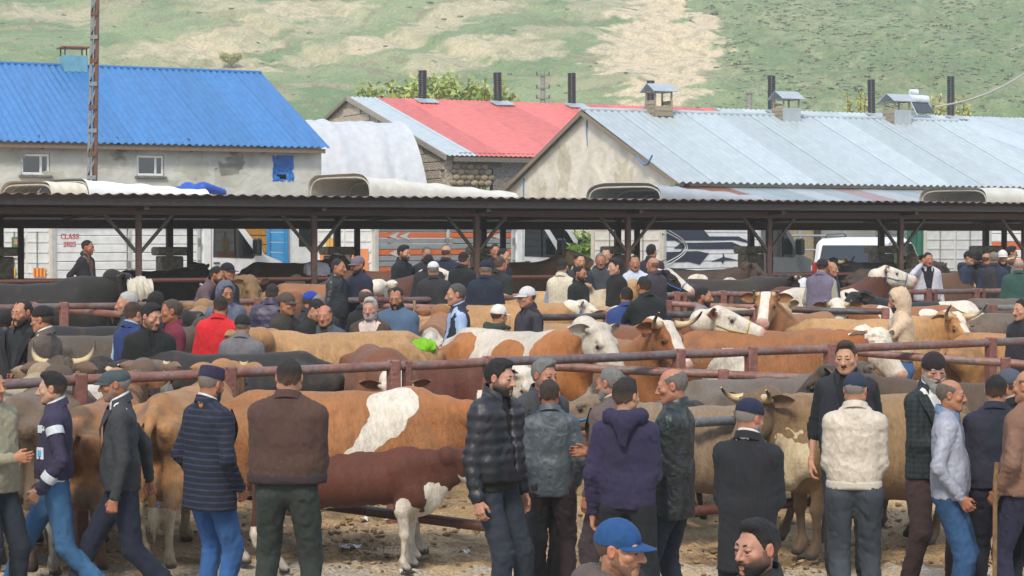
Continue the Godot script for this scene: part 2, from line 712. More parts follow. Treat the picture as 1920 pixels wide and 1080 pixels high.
# ---------------------------------------------------------------- heads, hands, hair, hats (made once, shared)
var T := {}
func head_field(shape: int) -> Field:
	var jw: float = [0.0, 0.006, -0.004][shape]
	var ns: float = [1.0, 1.18, 0.9][shape]
	var f := Field.new()
	f.ball(Vector3(0, 0.028, -0.016), Vector3(0.076, 0.089, 0.094), 0.02)
	f.ball(Vector3(0, -0.04, 0.028), Vector3(0.058 + jw, 0.072, 0.062), 0.04)
	f.cap(Vector3(-0.05 - jw, -0.055, 0.0), Vector3(-0.02, -0.098, 0.056), 0.024, 0.02, 0.03)
	f.cap(Vector3(0.05 + jw, -0.055, 0.0), Vector3(0.02, -0.098, 0.056), 0.024, 0.02, 0.03)
	f.ball(Vector3(0, -0.098, 0.066), Vector3(0.026, 0.018, 0.018), 0.02)
	f.cap(Vector3(-0.036, 0.024, 0.072), Vector3(0.036, 0.024, 0.072), 0.014, 0.014, 0.02)
	f.ball(Vector3(-0.046, -0.022, 0.056), Vector3(0.024, 0.02, 0.02), 0.02)
	f.ball(Vector3(0.046, -0.022, 0.056), Vector3(0.024, 0.02, 0.02), 0.02)
	f.ball(Vector3(-0.032, 0.0, 0.096), Vector3(0.02, 0.013, 0.016), 0.012, 1)
	f.ball(Vector3(0.032, 0.0, 0.096), Vector3(0.02, 0.013, 0.016), 0.012, 1)
	f.cap(Vector3(0, 0.014, 0.084), Vector3(0, -0.034, 0.098 + 0.012 * ns), 0.009, 0.0135 * ns, 0.012)
	f.ball(Vector3(-0.013, -0.037, 0.093), Vector3(0.0095, 0.008, 0.012), 0.008)
	f.ball(Vector3(0.013, -0.037, 0.093), Vector3(0.0095, 0.008, 0.012), 0.008)
	f.cap(Vector3(-0.02, -0.066, 0.079), Vector3(0.02, -0.066, 0.079), 0.008, 0.008, 0.008)
	f.cap(Vector3(-0.016, -0.077, 0.078), Vector3(0.016, -0.077, 0.078), 0.0085, 0.0085, 0.006)
	f.cap(Vector3(0, -0.05, -0.022), Vector3(0, -0.15, -0.022), 0.052, 0.054, 0.03)
	for s in [-1.0, 1.0]:
		f.ball(Vector3(s * 0.079, 0.0, -0.012), Vector3(0.011, 0.032, 0.02), 0.006)
		f.ball(Vector3(s * 0.088, 0.0, -0.006), Vector3(0.006, 0.02, 0.011), 0.005, 1)
		f.ball(Vector3(s * 0.033, 0.0075, 0.079), Vector3(0.02, 0.009, 0.0125), 0.006)
		f.ball(Vector3(s * 0.033, -0.0125, 0.077), Vector3(0.018, 0.006, 0.01), 0.006)
	return f

func head_template(shape: int, cell: float) -> Geo:
	var g := head_field(shape).mesh(cell)
	g.c.resize(g.v.size())
	for k in g.v.size():
		var p := g.v[k]
		var col := Color(1, 1, 1)
		var lip := 1.0 - clampf(Vector3(p.x / 0.026, (p.y + 0.071) / 0.012, 0).length(), 0.0, 1.0)
		if p.z > 0.06 and lip > 0.0: col = col.lerp(Color(0.86, 0.55, 0.52), minf(lip * 1.6, 1.0))
		if p.z > 0.04:
			var ck := 1.0 - clampf(Vector3((absf(p.x) - 0.045) / 0.03, (p.y + 0.03) / 0.03, 0).length(), 0.0, 1.0)
			var nz := 1.0 - clampf(Vector3(p.x / 0.018, (p.y + 0.035) / 0.02, (p.z - 0.1) / 0.03).length(), 0.0, 1.0)
			col = col.lerp(Color(1.06, 0.82, 0.76), maxf(ck, nz) * 0.38)
		if absf(p.x) > 0.074: col = Color(1.05, 0.84, 0.78)
		g.c[k] = col
	for s in [-1.0, 1.0]:
		var e := Geo.new()
		var prof := []
		for q in 7:
			var an := PI * q / 6.0
			prof.append(Vector2(sin(an) * 0.0135, cos(an) * 0.0135))
		e.lathe(prof, 10)
		e.paint(Color(0.9, 0.88, 0.86) * 0.62)
		for k in e.v.size():
			if e.v[k].y > 0.0066: e.c[k] = Color(0.05, 0.03, 0.02)
		g.add(e, Transform3D(Basis(Vector3.RIGHT, PI * 0.5), Vector3(s * 0.032, -0.001, 0.0745)))
	return g

func hair_template(kind: String, cell: float) -> Geo:
	var f := Field.new()
	var t: float = {"short": 0.007, "thick": 0.014, "receding": 0.007, "bald": 0.006, "fade": 0.009, "crop": 0.004}[kind]
	f.ball(Vector3(0, 0.03, -0.019), Vector3(0.0755 + t * 0.55, 0.088 + t * 1.1, 0.094 + t * 0.9), 0.02)
	if kind == "thick" or kind == "fade":
		f.ball(Vector3(0, 0.104, 0.018), Vector3(0.054, 0.03, 0.058), 0.03)
		f.ball(Vector3(0.01, 0.109, 0.052), Vector3(0.042, 0.016, 0.024), 0.02)
	f.cap(Vector3(-0.071, -0.004, -0.002), Vector3(-0.068, 0.05, 0.0), 0.007, 0.011, 0.01)
	f.cap(Vector3(0.071, -0.004, -0.002), Vector3(0.068, 0.05, 0.0), 0.007, 0.011, 0.01)
	f.ball(Vector3(0, -0.03, 0.097), Vector3(0.11, 0.122, 0.1), 0.008, 1)
	f.plane(Vector3(0, -0.03, 0.0), Vector3(0, -1, 0.55).normalized())
	for s in [-1.0, 1.0]:
		f.ball(Vector3(s * 0.088, -0.004, -0.008), Vector3(0.03, 0.036, 0.024), 0.004, 1)
		if kind == "receding": f.ball(Vector3(s * 0.05, 0.1, 0.075), Vector3(0.045, 0.06, 0.06), 0.008, 1)
		if kind == "fade": f.ball(Vector3(s * 0.105, -0.03, -0.03), Vector3(0.03, 0.06, 0.12), 0.01, 1)
	if kind == "crop": f.plane(Vector3(0, 0.05, 0.0), Vector3(0, 1, 0))
	if kind == "bald":
		f.ball(Vector3(0, 0.12, 0.028), Vector3(0.078, 0.088, 0.125), 0.008, 1)
	var g := f.mesh(cell)
	var nz := FastNoiseLite.new()
	nz.seed = 31
	nz.frequency = 32.0
	for k in g.v.size():
		g.v[k] += g.n[k] * nz.get_noise_3dv(g.v[k] * Vector3(1, 0.35, 1)) * (0.009 if kind != "crop" else 0.003)
	g.normals()
	g.paint(Color.WHITE)
	for k in g.v.size():
		var m := clampf((g.v[k].y + 0.055) / 0.095, 0.0, 1.0) if kind != "thick" else clampf((g.v[k].y + 0.07) / 0.06, 0.0, 1.0)
		if kind == "bald" or kind == "crop": m = 0.45 + 0.35 * m
		g.c[k] = Color(m, m, m)
	return g

func beard_template(kind: String, cell: float) -> Geo:
	var f := Field.new()
	if kind == "moustache":
		f.cap(Vector3(0, -0.052, 0.09), Vector3(-0.03, -0.064, 0.078), 0.0095, 0.005, 0.01)
		f.cap(Vector3(0, -0.052, 0.09), Vector3(0.03, -0.064, 0.078), 0.0095, 0.005, 0.01)
	else:
		var t: float = {"full": 0.007, "long": 0.016, "stubble": 0.002}[kind]
		f.ball(Vector3(0, -0.045, 0.026), Vector3(0.058 + t, 0.07 + t, 0.063 + t), 0.03)
		f.cap(Vector3(-0.053, -0.05, 0.0), Vector3(-0.02, -0.1, 0.058), 0.024 + t, 0.02 + t, 0.02)
		f.cap(Vector3(0.053, -0.05, 0.0), Vector3(0.02, -0.1, 0.058), 0.024 + t, 0.02 + t, 0.02)
		f.cap(Vector3(-0.07, 0.0, 0.012), Vector3(-0.06, -0.05, 0.012), 0.005 + t * 0.3, 0.012 + t * 0.4, 0.01)
		f.cap(Vector3(0.07, 0.0, 0.012), Vector3(0.06, -0.05, 0.012), 0.005 + t * 0.3, 0.012 + t * 0.4, 0.01)
		if kind == "long": f.ball(Vector3(0, -0.13, 0.06), Vector3(0.042, 0.05, 0.036), 0.03)
		f.ball(Vector3(0, 0.0, 0.075), Vector3(0.072, 0.056, 0.066), 0.006, 1)
		f.ball(Vector3(0, -0.072, 0.095), Vector3(0.022, 0.011, 0.02), 0.004, 1)
		f.plane(Vector3(0, -0.07, -0.02), Vector3(0, -0.5, -1).normalized())
		f.cap(Vector3(0, -0.053, 0.087), Vector3(-0.026, -0.064, 0.078), 0.007 + t * 0.3, 0.005, 0.01)
		f.cap(Vector3(0, -0.053, 0.087), Vector3(0.026, -0.064, 0.078), 0.007 + t * 0.3, 0.005, 0.01)
	var g := f.mesh(cell)
	var nz := FastNoiseLite.new()
	nz.seed = 32
	nz.frequency = 60.0
	for k in g.v.size():
		g.v[k] += g.n[k] * nz.get_noise_3dv(g.v[k] * Vector3(1, 0.4, 1)) * (0.004 if kind != "stubble" else 0.001)
	g.normals()
	g.paint(Color.WHITE)
	if kind != "moustache":
		for k in g.v.size():
			var m := clampf((-g.v[k].y - 0.025) / 0.05, 0.0, 1.0)
			g.c[k] = Color(m, m, m)
	return g

func brow_template() -> Geo:
	var g := Geo.new()
	for s in [-1.0, 1.0]:
		g.tube([Vector3(s * 0.013, 0.021, 0.087), Vector3(s * 0.03, 0.027, 0.085), Vector3(s * 0.05, 0.021, 0.071)], [0.0042, 0.0052, 0.002], 6)
	return g

# right hand hanging along -y from the wrist at the origin, palm towards -x, thumb forward (+z)
func hand_template(curl: float, cell: float) -> Geo:
	var f := Field.new()
	f.cap(Vector3(0, 0.03, 0), Vector3(0, -0.01, 0), 0.026, 0.024, 0.02)
	f.cap(Vector3(0, -0.02, 0.018), Vector3(0, -0.078, 0.026), 0.017, 0.014, 0.018)
	f.cap(Vector3(0, -0.02, -0.012), Vector3(0, -0.074, -0.026), 0.017, 0.013, 0.018)
	f.cap(Vector3(0, -0.03, 0), Vector3(0, -0.08, 0), 0.018, 0.014, 0.018)
	var lens_ := [0.072, 0.08, 0.075, 0.058]
	for q in 4:
		var z := 0.029 - 0.0195 * q
		var p := Vector3(0, -0.082 + 0.003 * absf(q - 1.2), z)
		var ang := 0.2 + curl * (0.85 + 0.08 * q)
		for sgm in 3:
			var ln: float = lens_[q] * [0.46, 0.3, 0.24][sgm]
			var e := p + Vector3(-sin(ang), -cos(ang), (0.06 - 0.04 * q) * (1.0 - curl) * 0.5).normalized() * ln
			f.cap(p, e, 0.0093 - 0.001 * sgm, 0.0086 - 0.001 * sgm, 0.004)
			p = e
			ang += 0.2 + curl * 1.25
	var tp := Vector3(-0.006, -0.02, 0.024)
	var te := Vector3(-0.018 - 0.01 * curl, -0.052, 0.05 - 0.008 * curl)
	f.cap(tp, te, 0.0135, 0.011, 0.012)
	f.cap(te, te + Vector3(-0.012 - 0.02 * curl, -0.03, 0.006 - 0.016 * curl), 0.0105, 0.008, 0.004)
	var g := f.mesh(cell)
	g.paint(Color(1.0, 0.9, 0.86))
	for k in g.v.size():
		if g.v[k].y < -0.12 or curl > 0.7 and g.v[k].y < -0.1: g.c[k] = Color(1.05, 0.82, 0.77)
	return g

func hat_template(kind: String) -> Geo:
	var g := Geo.new()
	match kind:
		"ball_cap", "flat_cap":
			var flat_: bool = kind == "flat_cap"
			var rows := []
			for r in 9:
				var row := []
				var e := (PI * 0.5) * (1.0 - r / 8.0)
				for j in 25:
					var an := TAU * j / 24.0
					var rad := cos(e)
					var seam := 1.0 + 0.012 * absf(cos(an * 3.0))
					var y := 0.035 + sin(e) * (0.098 if not flat_ else 0.078)
					var p := Vector3(sin(an) * rad * 0.085 * seam, y, -0.014 + cos(an) * rad * 0.104 * seam)
					if flat_ and p.z > 0.02: p += Vector3(0, -0.012, 0.022) * rad
					row.append(p)
				rows.append(row)
			var edge := []
			for p in rows[8]: edge.append(Vector3(p.x * 0.97, p.y - 0.012, (p.z + 0.014) * 0.97 - 0.014))
			rows.append(edge)
			g.sheet(rows)
		"knit_cap", "skullcap", "fez":
			var hgt: float = {"knit_cap": 0.095, "skullcap": 0.078, "fez": 0.088}[kind]
			var y0: float = {"knit_cap": 0.03, "skullcap": 0.052, "fez": 0.045}[kind]
			var prof := []
			if kind == "fez":
				prof = [Vector2(0.0, y0 + hgt), Vector2(0.055, y0 + hgt), Vector2(0.08, y0 + hgt - 0.006), Vector2(0.088, y0 + hgt - 0.016), Vector2(0.091, y0 + 0.03), Vector2(0.092, y0), Vector2(0.086, y0)]
			else:
				for r in 9:
					var e := PI * 0.5 * (1.0 - r / 8.0)
					prof.append(Vector2(cos(e) * 0.094, y0 + 0.012 + sin(e) * hgt))
				prof.append(Vector2(0.095, y0 + 0.006))
				prof.append(Vector2(0.094, y0 - 0.012))
				prof.append(Vector2(0.087, y0 - 0.012))
			g.lathe(prof, 24, Color.WHITE, 0.95, 1.12)
			for k in g.v.size(): g.v[k].z -= 0.014
	return g.paint(Color.WHITE)

func brim_template(flat_: bool) -> Geo:
	var g := Geo.new()
	var top := []
	var low := []
	for r in 4:
		var a := []
		var b := []
		for j in 13:
			var an := lerpf(-1.2, 1.2, j / 12.0)
			var ex := (0.0 if r == 0 else float(r) / 3.0) * (0.036 if flat_ else 0.072) * cos(an * 1.1)
			var p := Vector3(sin(an) * 0.088, 0.034, -0.014 + cos(an) * (0.128 if flat_ else 0.105) + ex)
			p.y += -0.5 * p.x * p.x / 0.09 * 0.25 - 0.012 * r / 3.0 - (0.004 if flat_ else 0.0)
			a.append(p)
			b.append(p - Vector3(0, 0.004, 0))
		top.append(a)
		low.append(b)
	top.reverse()
	g.sheet(top)
	g.sheet(low)
	g.sheet([low[3], top[0]])
	return g.paint(Color.WHITE)

func shoe_template() -> Geo:
	var f := Field.new()
	f.cap(Vector3(0, 0.045, -0.05), Vector3(0, 0.04, 0.1), 0.042, 0.036, 0.03)
	f.ball(Vector3(0, 0.032, 0.13), Vector3(0.046, 0.034, 0.07), 0.03)
	f.cap(Vector3(0, 0.05, -0.03), Vector3(0, 0.11, -0.03), 0.044, 0.042, 0.03)
	f.plane(Vector3(0, 0.0, 0), Vector3(0, -1, 0), 0.004)
	return f.mesh(0.016).paint(Color.WHITE)

func make_templates():
	for l in 3:
		var cell: float = [0.0072, 0.011, 0.015][l]
		for s in 3:
			T["head%d%d" % [l, s]] = head_template(s, cell)
		for k in ["short", "thick", "receding", "bald", "fade", "crop"]:
			T["hair_%s%d" % [k, l]] = hair_template(k, cell * 1.15)
		for k in ["full", "long", "stubble", "moustache"]:
			T["beard_%s%d" % [k, l]] = beard_template(k, cell if l < 2 else 0.012)
	for k in ["ball_cap", "flat_cap", "knit_cap", "skullcap", "fez"]:
		T[k] = hat_template(k)
	T.brim = brim_template(false)
	T.flat_brim = brim_template(true)
	T.brow = brow_template()
	T.shoe = shoe_template()
	for c in 2:
		T["hand%d0" % c] = hand_template([0.3, 1.0][c], 0.006)
		T["hand%d1" % c] = hand_template([0.3, 1.0][c], 0.009)

# ---------------------------------------------------------------- people
var folds: FastNoiseLite
func bend(s: Vector3, t: Vector3, l1: float, l2: float, hint: Vector3) -> Array:   # elbow or knee, and the reached end
	var d := t - s
	var len_ := clampf(d.length(), 0.1, (l1 + l2) * 0.998)
	var x := d.normalized()
	var e := s + x * len_
	var a := (l1 * l1 - l2 * l2 + len_ * len_) / (2.0 * len_)
	var h := sqrt(maxf(l1 * l1 - a * a, 0.0))
	var y := (hint - x * hint.dot(x)).normalized()
	return [s + x * a + y * h, e]

func crumple(g: Geo, amp: float, bands: Array, puff := 0.0, cloth_seed := 0.0, yoke := 0.0):
	# bands: [joint, axis, reach, size] rings of wrinkles round elbows and knees
	for k in g.v.size():
		var p := g.v[k]
		var n1 := folds.get_noise_3d(p.x * 6.5 + p.y * 1.2 + cloth_seed, p.y * 1.5 + p.x * 1.5, p.z * 6.5)
		var n2 := folds.get_noise_3d(p.x * 5.0 - p.y * 4.0, p.y * 5.5 + p.x * 3.0, p.z * 7.0 + cloth_seed)
		var d := folds.get_noise_3d(p.x * 2.6 + cloth_seed, p.y * 2.0, p.z * 2.6 + 9.0) * amp * 0.9
		d += n1 * amp * 1.5 - maxf(0.0, 1.0 - absf(n1 - 0.12) * 9.0) * amp * 0.9
		d -= maxf(0.0, 1.0 - absf(n2) * 8.0) * amp * 0.7
		if yoke > 0.0 and absf(p.y - yoke) < 0.011 and p.z < 0.02: d -= 0.0028
		for bnd in bands:
			var q: Vector3 = p - bnd[0]
			var wgt: float = 1.0 - q.length() / bnd[2]
			if bnd[3] < 0.0:
				if wgt > 0.0 and absf(q.dot(bnd[1])) < 0.009: d += bnd[3]
			elif wgt > 0.0:
				d += (absf(sin(q.dot(bnd[1]) * 62.0 + folds.get_noise_3dv(p * 5.0) * 5.0)) - 0.5) * bnd[3] * wgt
		if puff > 0.0:
			var along := p.y * 44.0 + folds.get_noise_3dv(p * 3.0) * 0.7
			d += (sqrt(absf(sin(along))) - 0.6) * puff
		g.v[k] = p + g.n[k] * d
	g.normals()

# o: top, c, pants, pc, shirt, hair, hc, beard, bc, hat, hatc, arms [left, right], legs, lean, hy, hp, skin, g (girth), mat, pmat, hem, face
func person(label: String, px: float, py: float, yaw: float, o: Dictionary) -> Node3D:
	var h: float = o.get("h", 1.73)
	var sc := h / 1.735
	var root := thing("person", label, "person", Transform3D.IDENTITY, o.get("group", ""))
	var spot := stand(px, py, o.get("top_h", h + (0.02 if o.has("hat") else 0.0) - o.get("drop", 0.0)))
	var depth := -spot.z
	var lod := 0 if depth < 17.0 else (1 if depth < 25.0 else 2)
	if o.has("lod"): lod = o.lod
	var cell: float = [0.019, 0.027, 0.036][lod]
	var rng := RandomNumberGenerator.new()
	rng.seed = int(px * 7.0 + py * 13.0)
	var cs := rng.randf() * 50.0
	var g: float = o.get("g", 1.0)
	var lean: float = deg_to_rad(o.get("lean", 0.0))
	var stance: String = o.get("legs", "stand")
	# legs
	var drop: float = {"stand": 0.0, "stride": 0.05, "wide": 0.015}[stance]
	var hip := Vector3(0, 0.93 - drop, 0)
	var feet := [Vector3(0.11, 0.085, 0.02), Vector3(-0.11, 0.085, -0.02)]
	if stance == "stride": feet = [Vector3(0.08, 0.09, 0.36), Vector3(-0.08, 0.13, -0.36)]
	if stance == "wide": feet = [Vector3(0.17, 0.085, 0.03), Vector3(-0.17, 0.085, -0.03)]
	if o.get("swap", false): feet = [Vector3(0.08, 0.13, -0.36), Vector3(-0.08, 0.09, 0.36)]
	if stance != "stride":
		for s in 2: feet[s] += Vector3(rng.randf_range(-0.03, 0.05) * (1 - 2 * s), 0, rng.randf_range(-0.1, 0.1))
	var knees := []
	for s in 2:
		var hj := hip + Vector3(0.095 * (1 - 2 * s), -0.02, 0)
		var kn := bend(hj, feet[s], 0.43, 0.42, Vector3(0.05 * (1 - 2 * s), 0, 1))
		knees.append([hj, kn[0], kn[1]])
	var R := Basis(Vector3.UP, deg_to_rad(rng.randf_range(-7.0, 7.0))) * Basis(Vector3.FORWARD, deg_to_rad(rng.randf_range(-2.2, 2.2))) * Basis(Vector3.RIGHT, lean + deg_to_rad(rng.randf_range(-1.5, 3.0)))
	var tw := func(v: Vector3) -> Vector3: return hip + R * (v - Vector3(0, 0.93, 0))
	# arms
	var arms: Array = o.get("arms", ["down", "down"])
	var joints := []
	for s in 2:
		var sx := 1.0 - 2.0 * s
		var sh: Vector3 = tw.call(Vector3(0.17 * sx * (0.5 + 0.5 * g), 1.4, -0.01))
		var hand := Vector3(0.245, 0.86, 0.03)
		var hint := Vector3(0.5 * sx, 0, -1)
		match arms[s]:
			"pocket": hand = Vector3(0.215, 0.92, 0.09); hint = Vector3(0.55 * sx, 0, -0.9)
			"front": hand = Vector3(0.07, 1.0, 0.23); hint = Vector3(0.5 * sx, -0.3, -0.8)
			"belly": hand = Vector3(0.03, 1.12, 0.24); hint = Vector3(0.55 * sx, -0.5, -0.7)
			"behind": hand = Vector3(0.07, 0.95, -0.2); hint = Vector3(1.0 * sx, 0, -0.5)
			"forward": hand = Vector3(0.25, 0.93, 0.22); hint = Vector3(0.4 * sx, 0, -1)
			"back": hand = Vector3(0.27, 0.91, -0.2); hint = Vector3(0.4 * sx, 0, -1)
			"phone": hand = Vector3(0.15, 1.53, 0.13); hint = Vector3(0.8 * sx, -0.8, 0.3)
			"reach": hand = Vector3(0.2, 1.12, 0.45); hint = Vector3(0.6 * sx, -0.8, 0)
			"out": hand = Vector3(0.42, 0.95, 0.1); hint = Vector3(0.4 * sx, 0.2, -1)
			"hip": hand = Vector3(0.2, 1.0, -0.02); hint = Vector3(1.0 * sx, 0, -0.5)
		hand.x *= sx * (0.6 + 0.4 * g)
		var hw: Vector3 = tw.call(hand + Vector3(0, rng.randf_range(-0.015, 0.015), 0)) if arms[s] in ["behind", "front", "belly", "phone", "hip", "reach"] else hip + (hand - Vector3(0, 0.93, 0)) + (sh - Vector3(0.17 * sx, 1.4 - drop, -0.01)) * Vector3(1, 1, 0.75)
		var el := bend(sh, hw, 0.29, 0.265, hint)
		joints.append([sh, el[0], el[1]])
	var neck: Vector3 = tw.call(Vector3(0, 1.5, -0.015))
	var hc: Vector3 = neck + R * Vector3(0, 0.117, 0.03)
	var HB: Basis = Basis(Vector3.UP, deg_to_rad(o.get("hy", 0.0))) * R * Basis(Vector3.RIGHT, deg_to_rad(o.get("hp", 3.0)) - lean * 0.6)
	HB = HB.scaled(Vector3(1.0, 1.0, 1.0) * rng.randf_range(0.925, 0.965))
	var HX := Transform3D(HB, hc)
	var skin: Color = lin(o.get("skin", ["#b98465", "#b07a5c", "#c49273"][rng.randi() % 3])) * 0.84
	# the body under the clothes, with head and hands
	var f := Field.new()
	f.cap(tw.call(Vector3(0.08, 1.34, -0.01)), tw.call(Vector3(0.07, 1.05, 0)), 0.085, 0.08, 0.05)
	f.cap(tw.call(Vector3(-0.08, 1.34, -0.01)), tw.call(Vector3(-0.07, 1.05, 0)), 0.085, 0.08, 0.05)
	f.cap(tw.call(Vector3(0.07, 0.98, 0)), tw.call(Vector3(-0.07, 0.98, 0)), 0.085, 0.085, 0.05)
	f.cap(tw.call(Vector3(0.14, 1.4, -0.01)), tw.call(Vector3(-0.14, 1.4, -0.01)), 0.042, 0.045, 0.05)
	f.cap(tw.call(Vector3(0, 1.4, -0.02)), hc + HB * Vector3(0, -0.1, -0.02), 0.056, 0.05, 0.05)
	for s in 2:
		f.cap(joints[s][0], joints[s][1], 0.042, 0.036, 0.03)
		f.cap(joints[s][1], joints[s][2], 0.038, 0.027, 0.02)
		f.cap(knees[s][0], knees[s][1], 0.07, 0.048, 0.04)
		f.cap(knees[s][1], knees[s][2], 0.048, 0.034, 0.03)
		f.cap(knees[s][2], knees[s][2] + Vector3(0, -0.04, 0.12), 0.03, 0.025, 0.02)
	var body := f.mesh(0.032 if lod == 0 else 0.042)
	body.paint(skin)
	var hd: Geo = T["head%d%d" % [lod, rng.randi() % 3]]
	var base := body.v.size()
	body.add(hd, HX)
	for k in range(base, body.v.size()):
		var cc := body.c[k]
		body.c[k] = cc if cc.r < 0.1 or (cc.r < 0.95 and cc.g > 0.86) else Color(cc.r * skin.r, cc.g * skin.g, cc.b * skin.b)
	var fists: Array = o.get("hands", [0, 0])
	for s in 2:
		var sx := 1.0 - 2.0 * s
		var fw: Vector3 = joints[s][2] - joints[s][1]
		var y := -fw.normalized()
		var z := Vector3(0, 0, 1) if absf(y.z) < 0.8 else Vector3(0, 1, 0)
		if arms[s] in ["front", "belly"]: z = Vector3(0, 1, 0.2)
		var x := y.cross(z).normalized()
		z = x.cross(y)
		var hb := Basis(x, y, z)
		if s == 1: hb = Basis(x * -1.0, y, z)       # mirrored for the right hand
		var hg: Geo = T["hand%d%d" % [fists[s], 0 if lod == 0 else 1]]
		var b2 := body.v.size()
		body.add(hg, Transform3D(hb, joints[s][2]))
		var hcol: Color = lin(o.gloves) if o.has("gloves") else skin
		for k in range(b2, body.v.size()):
			var cc := body.c[k]
			body.c[k] = Color(cc.r * hcol.r, cc.g * hcol.g, cc.b * hcol.b)
	part("body", body, M.skin, root)
	# trousers
	var top: String = o.get("top", "jacket")
	var hem: float = o.get("hem", {"jacket": 0.94, "blazer": 0.82, "vest": 0.95, "puffer": 0.94, "hoodie": 0.91, "shirt": 0.92, "coat": 0.74}[top])
	f = Field.new()
	f.cap(hip + Vector3(0.085, 0.02, 0), hip + Vector3(-0.085, 0.02, 0), 0.099 * (0.4 + 0.6 * g), -1, 0.03)
	f.cap(hip + Vector3(0.08, 0.1, 0), hip + Vector3(-0.08, 0.1, 0), 0.09 * (0.4 + 0.6 * g), -1, 0.05)
	var slim: float = o.get("slim", 1.0)
	var bands := []
	for s in 2:
		var sx := 1.0 - 2.0 * s
		f.cap(knees[s][0] + Vector3(0, 0.0, -0.01), knees[s][1], 0.104 * slim, 0.073 * slim, 0.022)
		f.cap(knees[s][1], knees[s][2] + Vector3(0, -0.01, 0), 0.073 * slim, 0.062 * slim, 0.02)
		bands.append([knees[s][1], (knees[s][2] - knees[s][0]).normalized(), 0.2, 0.011])
		bands.append([knees[s][2] + Vector3(0, 0.06, 0), (knees[s][2] - knees[s][1]).normalized(), 0.17, 0.015])
		bands.append([knees[s][0] + Vector3(0, -0.06, 0.05), Vector3(sx * 0.5, 0.8, 0).normalized(), 0.16, 0.009])
	f.plane(Vector3(0, 0.055, 0), Vector3(0, -1, 0))
	var tr := f.mesh(cell * 1.05)
	crumple(tr, 0.010, bands if lod < 2 else [], 0.0, cs)
	tr.paint(lin(o.get("pc", "#23252c")))
	for k in tr.v.size():                    # worn and washed cloth is uneven in its dye
		var p := tr.v[k]
		if p.y > hem + 0.02: tr.v[k] -= tr.n[k] * 0.014
		var wear := folds.get_noise_3d(p.x * 4.0, p.y * 2.0, p.z * 4.0 + cs) * 0.22
		if o.get("pmat", "") == "denim": wear += maxf(0.0, folds.get_noise_3d(p.x * 3.0 + cs, p.y * 1.4, p.z * 3.0)) * 0.7 + maxf(0.0, folds.get_noise_3d(p.x * 16.0, p.y * 9.0, p.z * 16.0)) * 0.3
		tr.c[k] = tr.c[k] * (1.0 + wear)
	part("trousers", tr, M[o.get("pmat", "cloth")], root)
	for s in 2:
		var sh2 := Geo.new().add(T.shoe, Transform3D(Basis(Vector3.RIGHT, 0.0 if stance != "stride" or feet[s].y < 0.1 else 0.5), knees[s][2] + Vector3(0, -0.085, 0)), lin(o.get("shoec", "#1c1a19")))
		part("shoe", sh2, M.leather, root)
	# the garment over the trunk, and what shows under it
	var c1: Color = lin(o.get("c", "#333333"))
	var gm: Material = M[o.get("mat", "cloth")]
	var puff := 0.0
	var thick := 1.0
	if top == "puffer": puff = 0.015; thick = 1.07
	var sleeves: bool = top != "vest"
	bands = []
	for s in 2:
		bands.append([joints[s][1], (joints[s][2] - joints[s][0]).normalized(), 0.17, 0.015])
		bands.append([joints[s][2], (joints[s][2] - joints[s][1]).normalized(), 0.13, 0.012])
		bands.append([joints[s][0] + Vector3(0, -0.09, 0), Vector3((1 - 2 * s) * 0.6, 0.75, 0.1).normalized(), 0.15, 0.009])
	bands.append([tw.call(Vector3(0, hem + 0.1, -0.1)), Vector3.UP, 0.22, 0.008])
	if lod == 0 and top != "puffer":
		for s in 2:
			bands.append([joints[s][0] + Vector3((1 - 2 * s) * -0.012, 0.0, 0), Vector3((1 - 2 * s) * 0.96, 0.28, 0), 0.12, -0.006])
			bands.append([joints[s][1].lerp(joints[s][2], 0.84), (joints[s][2] - joints[s][1]).normalized(), 0.09, -0.005])
		if top == "blazer": bands.append([tw.call(Vector3(0, hem + 0.18, -0.12)), Vector3.RIGHT, 0.5, -0.005])
		bands.append([Vector3(0, hem + 0.03, 0), Vector3.UP, 0.4, -0.004])
	var trunk := func(fd: Field, k: float, low: float):
		var w := 0.091 * g
		var rr := 0.112 * g * k
		for sx in [-1.0, 1.0]:
			fd.cap(tw.call(Vector3(sx * w * 1.04, 1.36, -0.012)), tw.call(Vector3(sx * w * 0.92, 1.08, 0.0)), rr * 0.98, rr, 0.07)
			fd.cap(tw.call(Vector3(sx * w * 0.92, 1.08, 0.0)), Vector3(sx * w * 1.0, minf(low - 0.06, 0.95), 0), rr, rr * (1.05 if top != "blazer" and top != "coat" else 1.1), 0.05)
			fd.cap(tw.call(Vector3(sx * 0.045, 1.475, -0.02)), tw.call(Vector3(sx * 0.155 * (0.5 + 0.5 * g), 1.405, -0.015)), 0.05 * k, 0.058 * k, 0.06)
		fd.cap(tw.call(Vector3(0, 1.16, 0.035 * g)), tw.call(Vector3(0, 1.0, 0.035 * g)), 0.1 * g * k, 0.112 * g * k, 0.06)
		fd.cap(tw.call(Vector3(0, 1.06, -0.012)), Vector3(0, minf(low - 0.06, 0.95), -0.012), 0.108 * g * k, 0.116 * g * k, 0.06)
		fd.cap(tw.call(Vector3(0, 1.475, -0.012)), tw.call(Vector3(0, 1.25, -0.022)), 0.074 * k, 0.1 * g * k, 0.06)
		fd.plane(Vector3(0, low, 0), Vector3(0, -1, 0))
		fd.plane(tw.call(Vector3(0, 1.525, 0.0)), R * Vector3(0, 1, 0.25).normalized())
	var cuffs := func(fd: Field, k: float, upto: float):
		for s in 2:
			var j: Array = joints[s]
			fd.cap(j[0], j[1], 0.061 * k, 0.051 * k, 0.035)
			if upto > 0.0: fd.cap(j[1], j[1].lerp(j[2], upto), 0.051 * k, lerpf(0.051, 0.041, upto) * k, 0.02)
